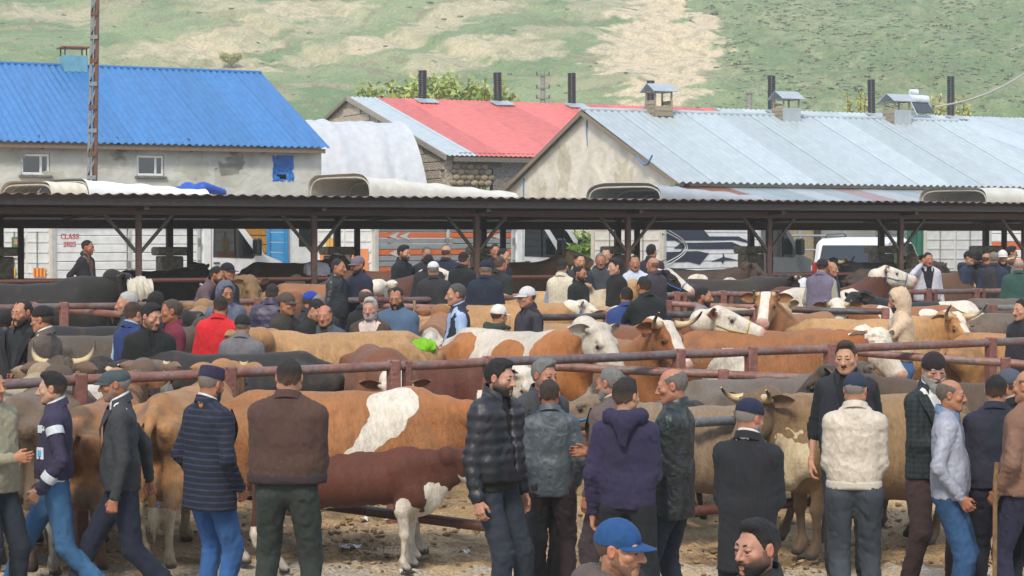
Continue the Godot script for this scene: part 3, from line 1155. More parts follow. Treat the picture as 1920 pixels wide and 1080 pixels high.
	var open_: float = o.get("open", 0.0)      # how far the front stands open, as a slope
	if top in ["blazer", "vest", "coat"] and not o.has("open"): open_ = 0.32
	if open_ > 0.0 or top == "vest":
		f = Field.new()
		trunk.call(f, 0.88 if top == "vest" else 0.83, 0.9)
		if top == "vest": cuffs.call(f, 0.88, o.get("sleeve", 0.97))
		elif o.get("cuff", false): cuffs.call(f, 0.66, 1.03)
		var sg := f.mesh(cell)
		crumple(sg, 0.003, bands if lod < 2 else [], 0.0, cs + 3.0)
		part("shirt", sg.paint(lin(o.get("shirt", "#d8d8d6"))), M[o.get("smat", "cloth")], root)
	f = Field.new()
	trunk.call(f, thick, hem)
	if open_ > 0.0: f.vee(tw.call(Vector3(0, o.get("vee", 1.08 if top != "vest" else 0.9), 0.0)) * Vector3(0, 1, 0) + Vector3(0, 0, 0.02), open_)
	if sleeves: cuffs.call(f, thick * (1.0 if top != "shirt" else 0.92), o.get("sleeve", 0.95))
	var jg := f.mesh(cell)
	crumple(jg, o.get("fold", 0.0075), bands if lod < 2 else [], puff, cs + 7.0, (1.34 - (0.05 if lean > 0.1 else 0.0)) if lod == 0 and top == "jacket" and o.get("mat", "cloth") != "leather" else 0.0)
	jg.paint(c1)
	for k in jg.v.size():
		var p := jg.v[k]
		jg.c[k] = c1 * (1.0 + folds.get_noise_3d(p.x * 3.0, p.y * 2.0 + cs, p.z * 3.0) * 0.22)
	part({"jacket": "jacket", "blazer": "blazer", "vest": "vest", "puffer": "jacket", "hoodie": "hoodie", "shirt": "shirt", "coat": "coat"}[top], jg, gm, root)
	if o.get("band", false):
		f = Field.new()
		for sx in [-1.0, 1.0]: f.cap(Vector3(sx * 0.092 * g, hem + 0.1, 0.0), Vector3(sx * 0.094 * g, hem - 0.06, 0.0), 0.121 * g, 0.119 * g, 0.05)
		f.cap(Vector3(0, hem + 0.1, -0.012), Vector3(0, hem - 0.06, -0.012), 0.12 * g, 0.12 * g, 0.05)
		f.cap(Vector3(0, hem + 0.1, 0.02), Vector3(0, hem - 0.06, 0.02), 0.118 * g, 0.118 * g, 0.05)
		f.plane(Vector3(0, hem - 0.035, 0), Vector3(0, -1, 0))
		f.plane(Vector3(0, hem + 0.028, 0), Vector3(0, 1, 0))
		part("waistband", f.mesh(cell).paint(lin(o.get("bandc", o.get("c", "#333333")))), M.knit, root)
	# collar
	if top != "hoodie" and o.get("collar", true):
		var cg := Geo.new()
		var rows := [[], [], [], []]
		var gap: float = 0.5 if open_ > 0.0 or top == "shirt" else 0.25
		if top == "blazer": gap = 0.9
		var ch := 0.05 if top != "puffer" else 0.075
		for j in 25:
			var an := lerpf(gap, TAU - gap, j / 24.0)
			var e := Vector3(sin(an), 0, cos(an))
			var p0: Vector3 = e * Vector3(0.088, 0, 0.082) + Vector3(0, 1.478 - 0.045 * cos(an) - 0.01, -0.012)
			var p1: Vector3 = e * Vector3(0.073, 0, 0.07) + Vector3(0, 1.478 + ch - 0.03 * cos(an), -0.012)
			rows[0].append(tw.call(p0 + e * 0.012))
			rows[1].append(tw.call(p1 + e * 0.010))
			rows[2].append(tw.call(p1))
			rows[3].append(tw.call(p0 - e * 0.004))
		rows.reverse()
		cg.sheet(rows)
		part("collar", cg.paint(lin(o.get("collarc", o.get("c", "#333333")))), gm, root)
		if open_ > 0.0 or o.has("shirtcollar"):
			var sg2 := Geo.new()
			var rs := [[], []]
			for j in 25:
				var an := lerpf(0.3, TAU - 0.3, j / 24.0)
				var e := Vector3(sin(an), 0, cos(an))
				rs[0].append(tw.call(e * Vector3(0.068, 0, 0.066) + Vector3(0, 1.47 + 0.072 - 0.03 * cos(an), -0.012)))
				rs[1].append(tw.call(e * Vector3(0.078, 0, 0.075) + Vector3(0, 1.455 - 0.045 * cos(an), -0.012)))
			sg2.sheet(rs)
			part("shirt_collar", sg2.paint(lin(o.get("shirt", o.get("shirtcollar", "#d8d8d6")))), M.cloth, root)
	if top in ["blazer", "coat"] and open_ > 0.0 and lod < 2:
		for sx in [-1.0, 1.0]:
			var lg := Geo.new()
			var rows := [[], []]
			for j in 9:
				var y := lerpf(1.09, 1.46, j / 8.0)
				var x0: float = (y - 1.08) * open_
				var wd := 0.075 * sin(PI * minf(j / 8.0 * 0.62 + 0.04, 1.0))
				for e in 2:
					var xx: float = (x0 + wd * e) * sx
					var w2 := absf(xx) - 0.096 * g
					var zz := sqrt(maxf(0.0, pow(0.122 * g, 2) - maxf(w2, 0.0) * maxf(w2, 0.0))) + 0.012 - maxf(y - 1.33, 0.0) * 0.42
					rows[e].append(tw.call(Vector3(xx, y, zz)))
			if sx > 0: rows.reverse()
			lg.sheet(rows)
			part("lapel", lg.paint(c1), gm, root)
	if top == "hoodie":
		f = Field.new()
		if o.get("hood_up", false):
			f.ball(hc + HB * Vector3(0, 0.02, -0.02), Vector3(0.105, 0.125, 0.125), 0.03)
			f.cap(hc + HB * Vector3(0, 0.08, -0.05), hc + HB * Vector3(0, 0.1, -0.09), 0.05, 0.03, 0.04)
			f.cap(hc + HB * Vector3(0, -0.06, -0.04), tw.call(Vector3(0, 1.46, -0.03)), 0.088, 0.095, 0.05)
			f.ball(hc + HB * Vector3(0, -0.01, 0.105), Vector3(0.072, 0.1, 0.09), 0.02, 1)
		else:
			f.cap(tw.call(Vector3(0.11, 1.49, 0.05)), tw.call(Vector3(0.1, 1.5, -0.06)), 0.035, 0.045, 0.04)
			f.cap(tw.call(Vector3(-0.11, 1.49, 0.05)), tw.call(Vector3(-0.1, 1.5, -0.06)), 0.035, 0.045, 0.04)
			f.cap(tw.call(Vector3(0.1, 1.5, -0.06)), tw.call(Vector3(0, 1.47, -0.12)), 0.045, 0.05, 0.05)
			f.cap(tw.call(Vector3(-0.1, 1.5, -0.06)), tw.call(Vector3(0, 1.47, -0.12)), 0.045, 0.05, 0.05)
			f.cap(tw.call(Vector3(0, 1.47, -0.12)), tw.call(Vector3(0, 1.33, -0.15)), 0.06, 0.03, 0.06)
		var hg2 := f.mesh(cell)
		crumple(hg2, 0.01, [], 0.0, cs + 11.0)
		part("hood", hg2.paint(c1 * Color(0.94, 0.94, 0.94)), gm, root)
	# hair, beard, hat
	var hl := mini(lod, 2)
	var hcol := lin(o.get("hc", "#1b1512"))
	var kind: String = o.get("hair", "short")
	if o.has("hat") and kind in ["short", "thick", "receding"]: kind = "crop"
	if kind != "none" and not o.get("hood_up", false):
		var hg3: Geo = T["hair_%s%d" % [kind, hl]]
		var hq := Geo.new().add(hg3, HX)
		for k in hq.v.size(): hq.c[k] = hcol.lerp(skin, (1.0 - hq.c[k].r) * 0.55)
		part("hair", hq, M.hair, root)
	part("eyebrows", Geo.new().add(T.brow, HX, lin(o.get("bc", o.get("hc", "#1b1512"))) * 0.9), M.hair, root)
	var bk: String = o.get("beard", "none")
	if bk != "none":
		var bcol := lin(o.get("bc", o.get("hc", "#1b1512")))
		if bk == "stubble": bcol = bcol.lerp(skin, 0.5)
		var bq := Geo.new().add(T["beard_%s%d" % [bk, hl]], HX)
		for k in bq.v.size(): bq.c[k] = bcol.lerp(skin, (1.0 - bq.c[k].r) * 0.6)
		part("moustache" if bk == "moustache" else "beard", bq, M.hair, root)
	if o.has("hat"):
		var hatc := lin(o.hatc)
		var hn: String = o.hat
		var hat := part({"ball_cap": "cap", "flat_cap": "cap", "knit_cap": "knit_cap", "skullcap": "skullcap", "fez": "skullcap"}[hn], Geo.new().add(T[hn], HX, hatc), M[o.get("hatmat", "cloth")], root)
		if hn.ends_with("_cap") and hn != "knit_cap":
			part("brim", Geo.new().add(T.brim if hn == "ball_cap" else T.flat_brim, HX, hatc * Color(0.92, 0.92, 0.92)), M[o.get("hatmat", "cloth")], hat)
	if o.get("glasses", false):
		var eg := Geo.new()
		for s in [-1.0, 1.0]:
			var ring := []
			for j in 11: ring.append(Vector3(s * 0.033 + cos(TAU * j / 10.0) * 0.022, 0.0 + sin(TAU * j / 10.0) * 0.017, 0.098))
			eg.tube(ring, [0.0018], 5)
			eg.tube([Vector3(s * 0.055, 0.004, 0.096), Vector3(s * 0.08, 0.006, 0.03), Vector3(s * 0.085, 0.0, -0.02)], [0.0018], 5)
		eg.tube([Vector3(-0.011, 0.004, 0.1), Vector3(0.011, 0.004, 0.1)], [0.002], 5)
		part("eyeglasses", Geo.new().add(eg, HX, Color(0.02, 0.02, 0.025)), M.plain, root)
	root.transform = Transform3D(Basis(Vector3.UP, deg_to_rad(yaw)).scaled(Vector3.ONE * sc), spot)
	root.set_meta("joints", 0)
	root.remove_meta("joints")
	people_at.append([joints, HX, sc, hem])
	return root
var people_at := []
# ---------------------------------------------------------------- cattle
# o: c, dark (colour of legs and head ends), face, white (patches as [x, y, z, radius]), belly, socks, horn (size), head [dx, up, out, yaw, pitch], tag, halter, w (width), legs, mud
var cow_noise: FastNoiseLite

func cut_tint(g: Geo, mask: PackedFloat32Array, c_in: PackedColorArray, c_out: PackedColorArray):
	# colours change along the line where the mask crosses zero
	var idx := PackedInt32Array()
	g.c.resize(g.v.size())
	for k in g.v.size(): g.c[k] = c_in[k] if mask[k] > 0.0 else c_out[k]
	var k := 0
	while k < g.i.size():
		var a := g.i[k]
		var b := g.i[k + 1]
		var c := g.i[k + 2]
		var pa := mask[a] > 0.0
		var pb := mask[b] > 0.0
		var pc := mask[c] > 0.0
		k += 3
		if pa == pb and pb == pc:
			idx.append(a); idx.append(b); idx.append(c)
			continue
		# turn so that a is the odd one
		if pa == pc:
			var t := a
			a = b; b = c; c = t
		elif pa == pb:
			var t := c
			c = b; b = a; a = t
		var ab := clampf(mask[a] / (mask[a] - mask[b]), 0.02, 0.98)
		var ac := clampf(mask[a] / (mask[a] - mask[c]), 0.02, 0.98)
		var s := g.v.size()
		for side in 2:
			for q in [[b, ab], [c, ac]]:
				g.v.append(g.v[a].lerp(g.v[q[0]], q[1]))
				g.n.append(g.n[a].lerp(g.n[q[0]], q[1]).normalized())
				var src := c_in if (mask[a] > 0.0) == (side == 0) else c_out
				g.c.append(src[a].lerp(src[q[0]], q[1]))
		for e in [a, s, s + 1, s + 2, b, c, s + 2, c, s + 3]: idx.append(e)
	g.i = idx

func cow(label: String, px: float, py: float, yaw: float, o: Dictionary) -> Node3D:
	var h: float = o.get("h", 1.25)
	var sc := h / 1.255
	var name_: String = o.get("as", "cow")
	var root := thing(name_, label, name_, Transform3D.IDENTITY, o.get("group", ""))
	var spot := stand(px, py, h)
	var depth := -spot.z
	var cell: float = 0.03 if depth < 18.5 else (0.039 if depth < 26.0 else 0.052)
	var rng := RandomNumberGenerator.new()
	rng.seed = int(px * 11.0 + py * 17.0)
	var W: float = o.get("w", 1.0)
	var lean_: float = o.get("bony", 0.5)
	var f := Field.new()
	# trunk
	var tk: float = o.get("tuck", 0.0)
	var lg: float = 1.0 - 0.14 * tk
	f.cap(Vector3(0, 1.13, 0.52), Vector3(0, 1.11, 0.1), 0.10, 0.085, 0.1)
	f.cap(Vector3(0, 1.11, 0.1), Vector3(0, 1.14, -0.62), 0.085, 0.085, 0.1)
	f.cap(Vector3(0, 1.14, -0.62), Vector3(0, 1.09, -0.86), 0.08, 0.055, 0.08)
	f.cap(Vector3(0, 0.96, 0.42), Vector3(0, 0.95, -0.45), 0.225 * W, 0.255 * W, 0.12)
	f.cap(Vector3(0.03, 0.78 + 0.11 * tk, 0.30), Vector3(0.04, 0.76 + 0.11 * tk, -0.32), 0.255 * W * lg, 0.29 * W * lg, 0.12)
	f.cap(Vector3(-0.03, 0.78 + 0.11 * tk, 0.30), Vector3(-0.04, 0.76 + 0.11 * tk, -0.32), 0.255 * W * lg, 0.29 * W * lg, 0.12)
	f.ball(Vector3(0, 0.80, 0.62), Vector3(0.2 * W, 0.25, 0.18), 0.1)
	f.cap(Vector3(0, 0.64 + 0.08 * tk, 0.55), Vector3(0, 0.68 + 0.06 * tk, 0.76), 0.12 * lg, 0.10 * lg, 0.1)
	f.cap(Vector3(0, 0.62, -0.55), Vector3(0, 0.6, -0.72), 0.12, 0.11, 0.1)
	var gait: int = o.get("legs", rng.randi() % 3)
	for s in [-1.0, 1.0]:
		var lf: float = [0.02, -0.08, 0.07][gait] * s
		var lr: float = [-0.03, 0.10, -0.09][gait] * s
		f.ball(Vector3(s * 0.215 * W, 1.10, -0.50), Vector3(0.06, 0.05, 0.075), 0.06)
		f.ball(Vector3(s * 0.12, 1.01, -0.915), Vector3(0.05, 0.055, 0.05), 0.055)
		f.cap(Vector3(s * 0.14 * W, 0.98, -0.55), Vector3(s * 0.13, 0.95, -0.78), 0.145, 0.125, 0.08)
		f.cap(Vector3(s * 0.165 * W, 0.92, -0.66), Vector3(s * 0.155, 0.64, -0.70 + lr * 0.4), 0.155, 0.092, 0.06)
		f.ball(Vector3(s * 0.185 * W, 0.68, -0.50 + lr * 0.4), Vector3(0.075, 0.09, 0.09), 0.08)
		var hock := Vector3(s * 0.145, 0.46, -0.83 + lr)
		var fet := Vector3(s * 0.14, 0.145, -0.76 + lr * 1.5)
		f.cap(Vector3(s * 0.155, 0.66, -0.68 + lr * 0.4), hock, 0.092, 0.05, 0.05)
		f.cap(hock + Vector3(0, 0.02, -0.02), hock + Vector3(0, -0.06, 0.01), 0.05, 0.045, 0.03)
		f.cap(hock, fet, 0.043 * lg, 0.033 * lg, 0.02)
		f.ball(fet, Vector3(0.046, 0.046, 0.05), 0.02)
		f.cap(fet, fet + Vector3(0, -0.085, 0.055), 0.042, 0.052, 0.02)
		f.cap(Vector3(s * 0.15 * W, 1.02, 0.46), Vector3(s * 0.19 * W, 0.76, 0.62), 0.125, 0.115, 0.07)
		var el := Vector3(s * 0.165, 0.66, 0.50 + lf * 0.3)
		f.cap(Vector3(s * 0.185 * W, 0.8, 0.58), el, 0.115, 0.088, 0.06)
		var kn := Vector3(s * 0.15, 0.41, 0.53 + lf)
		var ff := Vector3(s * 0.145, 0.14, 0.52 + lf * 1.6)
		f.cap(el, kn, 0.085 * lg, 0.05 * lg, 0.03)
		f.ball(kn, Vector3(0.055, 0.065, 0.058), 0.02)
		f.cap(kn, ff, 0.041 * lg, 0.033 * lg, 0.02)
		f.ball(ff, Vector3(0.045, 0.045, 0.05), 0.02)
		f.cap(ff, ff + Vector3(0, -0.08, 0.05), 0.042, 0.052, 0.02)
	f.plane(Vector3(0, 0.035, 0), Vector3(0, -1, 0))
	# neck to the poll
	var hd: Array = o.get("head", [0.0, 1.28, 1.08, 0.0, 40.0])
	var poll := Vector3(hd[0], hd[1], hd[2])
	var HB := Basis(Vector3.UP, deg_to_rad(hd[3])) * Basis(Vector3.RIGHT, deg_to_rad(hd[4]))
	var hsc: float = o.get("hs", 1.0)
	HB = HB.scaled(Vector3.ONE * hsc)
	var bull: float = o.get("neck", 1.0)
	f.cap(Vector3(0, 1.06, 0.5), poll + HB * Vector3(0, -0.05, -0.02), 0.19 * bull, 0.105, 0.08)
	f.cap(Vector3(0, 0.84, 0.6), poll + HB * Vector3(0, -0.15, 0.04), 0.19 * bull, 0.09, 0.09)
	f.cap(Vector3(0, 0.68, 0.74), poll + HB * Vector3(0, -0.22, 0.05), 0.06, 0.035, 0.1)
	if bull > 1.15: f.ball(Vector3(0, 1.2, 0.5), Vector3(0.13, 0.12, 0.25), 0.12)
	# tail
	var tx: float = rng.randf_range(-0.06, 0.06)
	f.cap(Vector3(0, 1.08, -0.88), Vector3(tx * 0.3, 1.0, -0.975), 0.042, 0.034, 0.03)
	f.cap(Vector3(tx * 0.3, 1.0, -0.975), Vector3(tx, 0.55, -0.97), 0.032, 0.021, 0.01)
	f.cap(Vector3(tx, 0.55, -0.97), Vector3(tx * 1.2, 0.40, -0.965), 0.032, 0.045, 0.02)
	f.cap(Vector3(tx * 1.2, 0.40, -0.965), Vector3(tx * 1.3, 0.24, -0.96), 0.045, 0.015, 0.02)
	if o.get("udder", false): f.ball(Vector3(0, 0.5, -0.45), Vector3(0.14, 0.1, 0.16), 0.06)
	var g := f.mesh(cell)
	var bodies := g.v.size()
	# ribs, hip bones and slack skin
	for k in bodies:
		var p := g.v[k]
		var d := cow_noise.get_noise_3d(p.x * 0.7, p.y * 0.6, p.z * 0.9 + px) * 0.014
		if p.y > 0.6 and p.y < 1.1 and absf(p.z) < 0.45: d += sin(p.z * 52.0 + p.y * 6.0) * 0.0065 * lean_ * 2.0
		if p.y > 0.6 and p.z > 0.55: d += sin(p.z * 45.0 + p.y * 20.0) * 0.006
		if p.y < 0.95 and p.y > 0.7 and p.z < -0.25 and p.z > -0.52: d -= 0.034 * lean_
		g.v[k] = p + g.n[k] * d
	g.normals()
	# head, finer
	var hf := Field.new()
	hf.ball(Vector3(0, -0.02, 0.03), Vector3(0.102, 0.10, 0.12), 0.04)
	hf.cap(Vector3(-0.045, 0.045, -0.01), Vector3(0.045, 0.045, -0.01), 0.05, 0.05, 0.04)
	hf.cap(Vector3(0, -0.005, 0.1), Vector3(0, -0.035, 0.40), 0.09, 0.066, 0.04)
	hf.cap(Vector3(0.03, -0.12, 0.06), Vector3(0.015, -0.10, 0.38), 0.07, 0.045, 0.05)
	hf.cap(Vector3(-0.03, -0.12, 0.06), Vector3(-0.015, -0.10, 0.38), 0.07, 0.045, 0.05)
	hf.ball(Vector3(0, -0.05, 0.435), Vector3(0.08, 0.075, 0.06), 0.03)
	hf.ball(Vector3(0, -0.115, 0.40), Vector3(0.055, 0.035, 0.06), 0.02)
	hf.cap(Vector3(0, -0.06, 0.0), Vector3(0, -0.1, -0.12), 0.11, 0.12, 0.05)
	if o.get("curly", false): hf.ball(Vector3(0, 0.06, 0.03), Vector3(0.10, 0.06, 0.10), 0.03)
	for s in [-1.0, 1.0]:
		hf.ball(Vector3(s * 0.088, 0.035, 0.13), Vector3(0.03, 0.025, 0.045), 0.03)
		hf.ball(Vector3(s * 0.105, 0.0, 0.145), Vector3(0.024, 0.022, 0.03), 0.012, 1)
		hf.ball(Vector3(s * 0.097, 0.0, 0.145), Vector3(0.022, 0.022, 0.026), 0.004)
		hf.ball(Vector3(s * 0.042, -0.028, 0.488), Vector3(0.016, 0.021, 0.02), 0.012, 1)
		hf.ball(Vector3(s * 0.07, -0.1, 0.1), Vector3(0.045, 0.075, 0.09), 0.05)
		hf.cap(Vector3(s * 0.03, -0.088, 0.50), Vector3(s * 0.075, -0.092, 0.38), 0.007, 0.006, 0.012, 1)
		hf.cap(Vector3(s * 0.09, 0.02, -0.01), Vector3(s * 0.13, 0.02, -0.02), 0.036, 0.03, 0.03)
	var hg := hf.mesh(cell * 0.54)
	if o.get("curly", false):
		for k in hg.v.size():
			if hg.v[k].z < 0.14 and hg.v[k].y > 0.0: hg.v[k] += hg.n[k] * cow_noise.get_noise_3dv(hg.v[k] * 9.0) * 0.03
		hg.normals()
	var ears := Geo.new()
	for s in [-1.0, 1.0]:
		var rows := []
		var back := []
		var root_ := Vector3(s * 0.12, 0.02, -0.02)
		var ax := Vector3(s * 0.92, o.get("ear", -0.1) - 0.05 * rng.randf(), -0.25 + 0.1 * rng.randf()).normalized()
		var cross := ax.cross(Vector3(0, 0.25, 1)).normalized()
		var fw := cross.cross(ax) * (1.0 if cross.cross(ax).z > 0 else -1.0)
		for r in 8:
			var t := r / 7.0
			var wd := 0.06 * pow(sin(PI * clampf(t * 0.86 + 0.14, 0.0, 1.0)), 0.7) * (1.0 if t < 0.99 else 0.05)
			var row := []
			var rowb := []
			for j in 7:
				var e := j / 3.0 - 1.0
				var q := root_ + ax * 0.19 * t + cross * wd * e + fw * (absf(e) * absf(e) * 0.03 * (1.0 - t * 0.4) - 0.02)
				row.append(q)
				rowb.append(q - fw * 0.012 * (1.0 - absf(e) * 0.9))
			rows.append(row)
			back.append(rowb)
		ears.sheet(rows)
		back.reverse()
		ears.sheet(back)
	ears.c.resize(ears.v.size())
	var hs_n := hg.v.size()
	hg.c.resize(hs_n)
	hg.add(ears)
	g.c.resize(bodies)
	g.add(hg, Transform3D(HB, poll))
	# coat
	var c1 := lin(o.get("c", "#a5612c"))
	var c2 := lin(o.get("dark", o.get("c", "#a5612c")))
	var wc := lin(o.get("wc", "#e2d8c8"))
	var muzzle := lin(o.get("muzzle", "#c79a8c"))
	var mud := lin("#57442f")
	var nv := g.v.size()
	var mask := PackedFloat32Array()
	mask.resize(nv)
	var ci := PackedColorArray()
	ci.resize(nv)
	var co := PackedColorArray()
	co.resize(nv)
	var white: Array = o.get("white", [])
	var socks: float = o.get("socks", 0.0)
	var belly: float = o.get("belly", 0.0)
	var face: float = o.get("face", 0.0)
	var muddy: float = o.get("mud", 0.6)
	for k in nv:
		var p := g.v[k]
		var nn := cow_noise.get_noise_3d(p.x * 0.9 + px, p.y * 0.9, p.z * 0.9)
		var n2 := cow_noise.get_noise_3d(p.x * 4.0, p.y * 4.0 + px, p.z * 4.0)
		var base := c1
		var head := k >= bodies
		var ext := 0.0                     # how far this is a dark end: legs, head, tail
		if head: ext = 0.75
		else: ext = clampf((0.62 - p.y) / 0.3, 0.0, 1.0) if p.z > -0.94 or p.y > 0.6 else 0.9
		if not head and p.z > 0.5: ext = maxf(ext, clampf((p.z - 0.55) * 1.6, 0.0, 0.7))
		base = base.lerp(c2, clampf(ext + nn * 0.4, 0.0, 1.0))
		var v := 0.86 + nn * 0.22 + n2 * 0.12
		base = Color(base.r * v, base.g * v, base.b * v)
		var m := -1.0
		if head:
			var q := hg.v[k - bodies]
			if face > 0.0:
				m = maxf(m, face * 0.19 - absf(q.x) + q.z * 0.16 + nn * 0.05 - 0.03 - (0.2 if q.z < -0.03 and face < 0.95 else 0.0))
				if k - bodies >= hs_n: m = -1.0 if face < 1.2 else 1.0
			if o.get("blaze", 0.0) > 0.0 and k - bodies < hs_n: m = maxf(m, o.blaze * 0.07 - absf(q.x) + nn * 0.02 - (0.0 if q.y > -0.06 else 0.3))
		else:
			for w in white:
				m = maxf(m, 1.0 - Vector3(p.x - w[0], p.y - w[1], p.z - w[2]).length() / w[3])
			if socks > 0.0 and not (p.z < -0.93 and p.y > 0.3): m = maxf(m, (socks - p.y) * 2.0)
			if belly > 0.0 and p.z > -0.9: m = maxf(m, (belly - p.y) * 3.0 - (0.5 if absf(p.z) > 0.6 and p.y < 0.5 else 0.0))
			if o.get("chest", 0.0) > 0.0: m = maxf(m, o.chest - Vector3(p.x, p.y - 0.72, p.z - 0.8).length())
			if p.z < -0.9 and p.y < 0.5 and o.get("switch", true): m = maxf(m, (0.5 - p.y) * 2.0)
			m += nn * 0.22 + n2 * 0.09
		var wt := Color(wc.r * v, wc.g * v, wc.b * v)
		# mud and dung cling to the shanks and thighs in splashes
		var md := clampf((cow_noise.get_noise_3d(p.x * 2.2 + 40.0, p.y * 1.6, p.z * 2.2 + px) + 0.05 + (0.35 if not head and p.y < 0.3 else (0.1 if not head and p.z < -0.6 else -0.3))) * 2.2, 0.0, 0.85) * muddy
		if not head or k - bodies < hs_n:
			base = base.lerp(mud, md)
			wt = wt.lerp(mud, md * 0.9)
		if head:
			var q := hg.v[k - bodies]
			if q.z > 0.435 and k - bodies < hs_n:
				base = muzzle
				wt = muzzle
			elif o.get("ring", false) and q.z > 0.36:
				base = wc
			if Vector3(absf(q.x) - 0.1, q.y, q.z - 0.145).length() < 0.026 and k - bodies < hs_n:
				base = base.lerp(Color(0.02, 0.015, 0.01), 0.5)
				wt = wt.lerp(Color(0.25, 0.16, 0.12), 0.6)
			if o.get("eyepatch", false) and Vector3(absf(q.x) - 0.1, q.y, q.z - 0.145).length() < 0.055: m = -1.0
			if k - bodies >= hs_n: base = base.lerp(lin("#8a6a52"), 0.25)
		elif p.y < 0.085:
			base = Color(0.035, 0.028, 0.022)
			wt = Color(0.06, 0.05, 0.04)
		mask[k] = m
		ci[k] = wt
		co[k] = base
	cut_tint(g, mask, ci, co)
	part("body", g, M.hide, root)
	# eyes and horns
	var eg := Geo.new()
	var prof := []
	for q in 6: prof.append(Vector2(sin(PI * q / 5.0), cos(PI * q / 5.0)) * 0.0185)
	eg.lathe(prof, 8, Color(0.012, 0.009, 0.008))
	for s in [-1.0, 1.0]:
		part("eye", Geo.new().add(eg, Transform3D(HB, poll + HB * Vector3(s * 0.108, 0.0, 0.147))), M.gloss, root)
	var hn: float = o.get("horn", 0.0) * 0.68
	if hn > 0.0:
		for s in [-1.0, 1.0]:
			var gh := Geo.new()
			var pts := []
			var rad := []
			for q in 8:
				var t := q / 7.0
				pts.append(poll + HB * Vector3(s * (0.075 + hn * (0.55 * sin(t * 1.7) + 0.06)), 0.06 + hn * (0.12 * t + 0.62 * t * t), -0.01 + hn * 0.42 * t * (1.0 - 0.5 * t)))
				rad.append((0.034 + 0.02 * hn) * (1.0 - 0.82 * t))
			gh.tube(pts, rad, 9, lin("#c9b48c"))
			for k in gh.v.size():
				var t := float(k / 9) / 7.0
				if k < 72: gh.c[k] = lin("#c8b084").lerp(lin("#2b2621"), clampf((t - 0.45) * 2.6, 0.0, 1.0))
			part("horn", gh, M.horn, root)
	if o.has("halter"):
		var col := lin(o.halter)
		var ag := Geo.new()
		for band in [[0.31, 0.088, 0.088], [0.0, 0.128, 0.15]]:
			var ring := []
			for j in 17:
				var an := TAU * j / 16.0
				ring.append(poll + HB * Vector3(cos(an) * band[1], -0.055 + sin(an) * (band[2] + 0.012) - (0.03 if band[0] == 0.0 else 0.0), band[0] - (sin(an) * 0.04 if band[0] == 0.0 else 0.0)))
			ag.tube(ring, [0.008], 6, col)
		for s in [-1.0, 1.0]:
			ag.tube([poll + HB * Vector3(s * 0.13, -0.08, 0.02), poll + HB * Vector3(s * 0.118, -0.09, 0.15), poll + HB * Vector3(s * 0.09, -0.07, 0.31)], [0.008], 6, col)
		part("halter", ag, M.cloth, root)
	if o.has("tag"):
		for s in ([-1.0, 1.0] if o.tag == 2 else [1.0]):
			var tg := Geo.new().slab(Vector3.ZERO, Vector3(0.05, 0.06, 0.006), 0.002, lin("#e0a81c"))
			part("ear_tag", Geo.new().add(tg, Transform3D(HB, poll + HB * Vector3(s * 0.21, -0.02, 0.0))), M.paint, root)
	root.transform = Transform3D(Basis(Vector3.UP, deg_to_rad(yaw)).scaled(Vector3.ONE * sc), spot)
	return root

func cow_spot(o: Node3D, local: Vector3) -> Vector3:
	return o.transform * local
# ---------------------------------------------------------------- the setting
func pen_u(px: float, w: float) -> float:            # where the sight line at px crosses the line w
	var k := (px - 960.0) / LENS
	return w / (PEN_COS - k * PEN_SIN) * (k * PEN_COS + PEN_SIN)

func pen_d(px: float, w: float) -> float:
	return w / (PEN_COS - (px - 960.0) / LENS * PEN_SIN)

func high(px: float, py: float, w: float) -> float:  # height of the point seen at px, py on the line w
	return at(px, py, pen_d(px, w)).y

func axis(a: float, b: float, fine0: float, fine1: float, fine: float, coarse: float) -> Array:
	var out := []
	var x := a
	while x < b:
		out.append(x)
		if x > fine0 and x < fine1: x += fine
		else:
			var gap := maxf(fine0 - x, x - fine1)
			x += clampf(fine + gap * 0.25, fine, coarse)
	out.append(b)
	return out

func build_setting():
	make_ground()
	make_hill()
	make_shelter()
	make_blue_barn()
	make_red_barn()
	make_white_barn()
	make_tunnel()
	make_poles()
	make_trucks()
	make_fences()
	make_plants()
	make_litter()

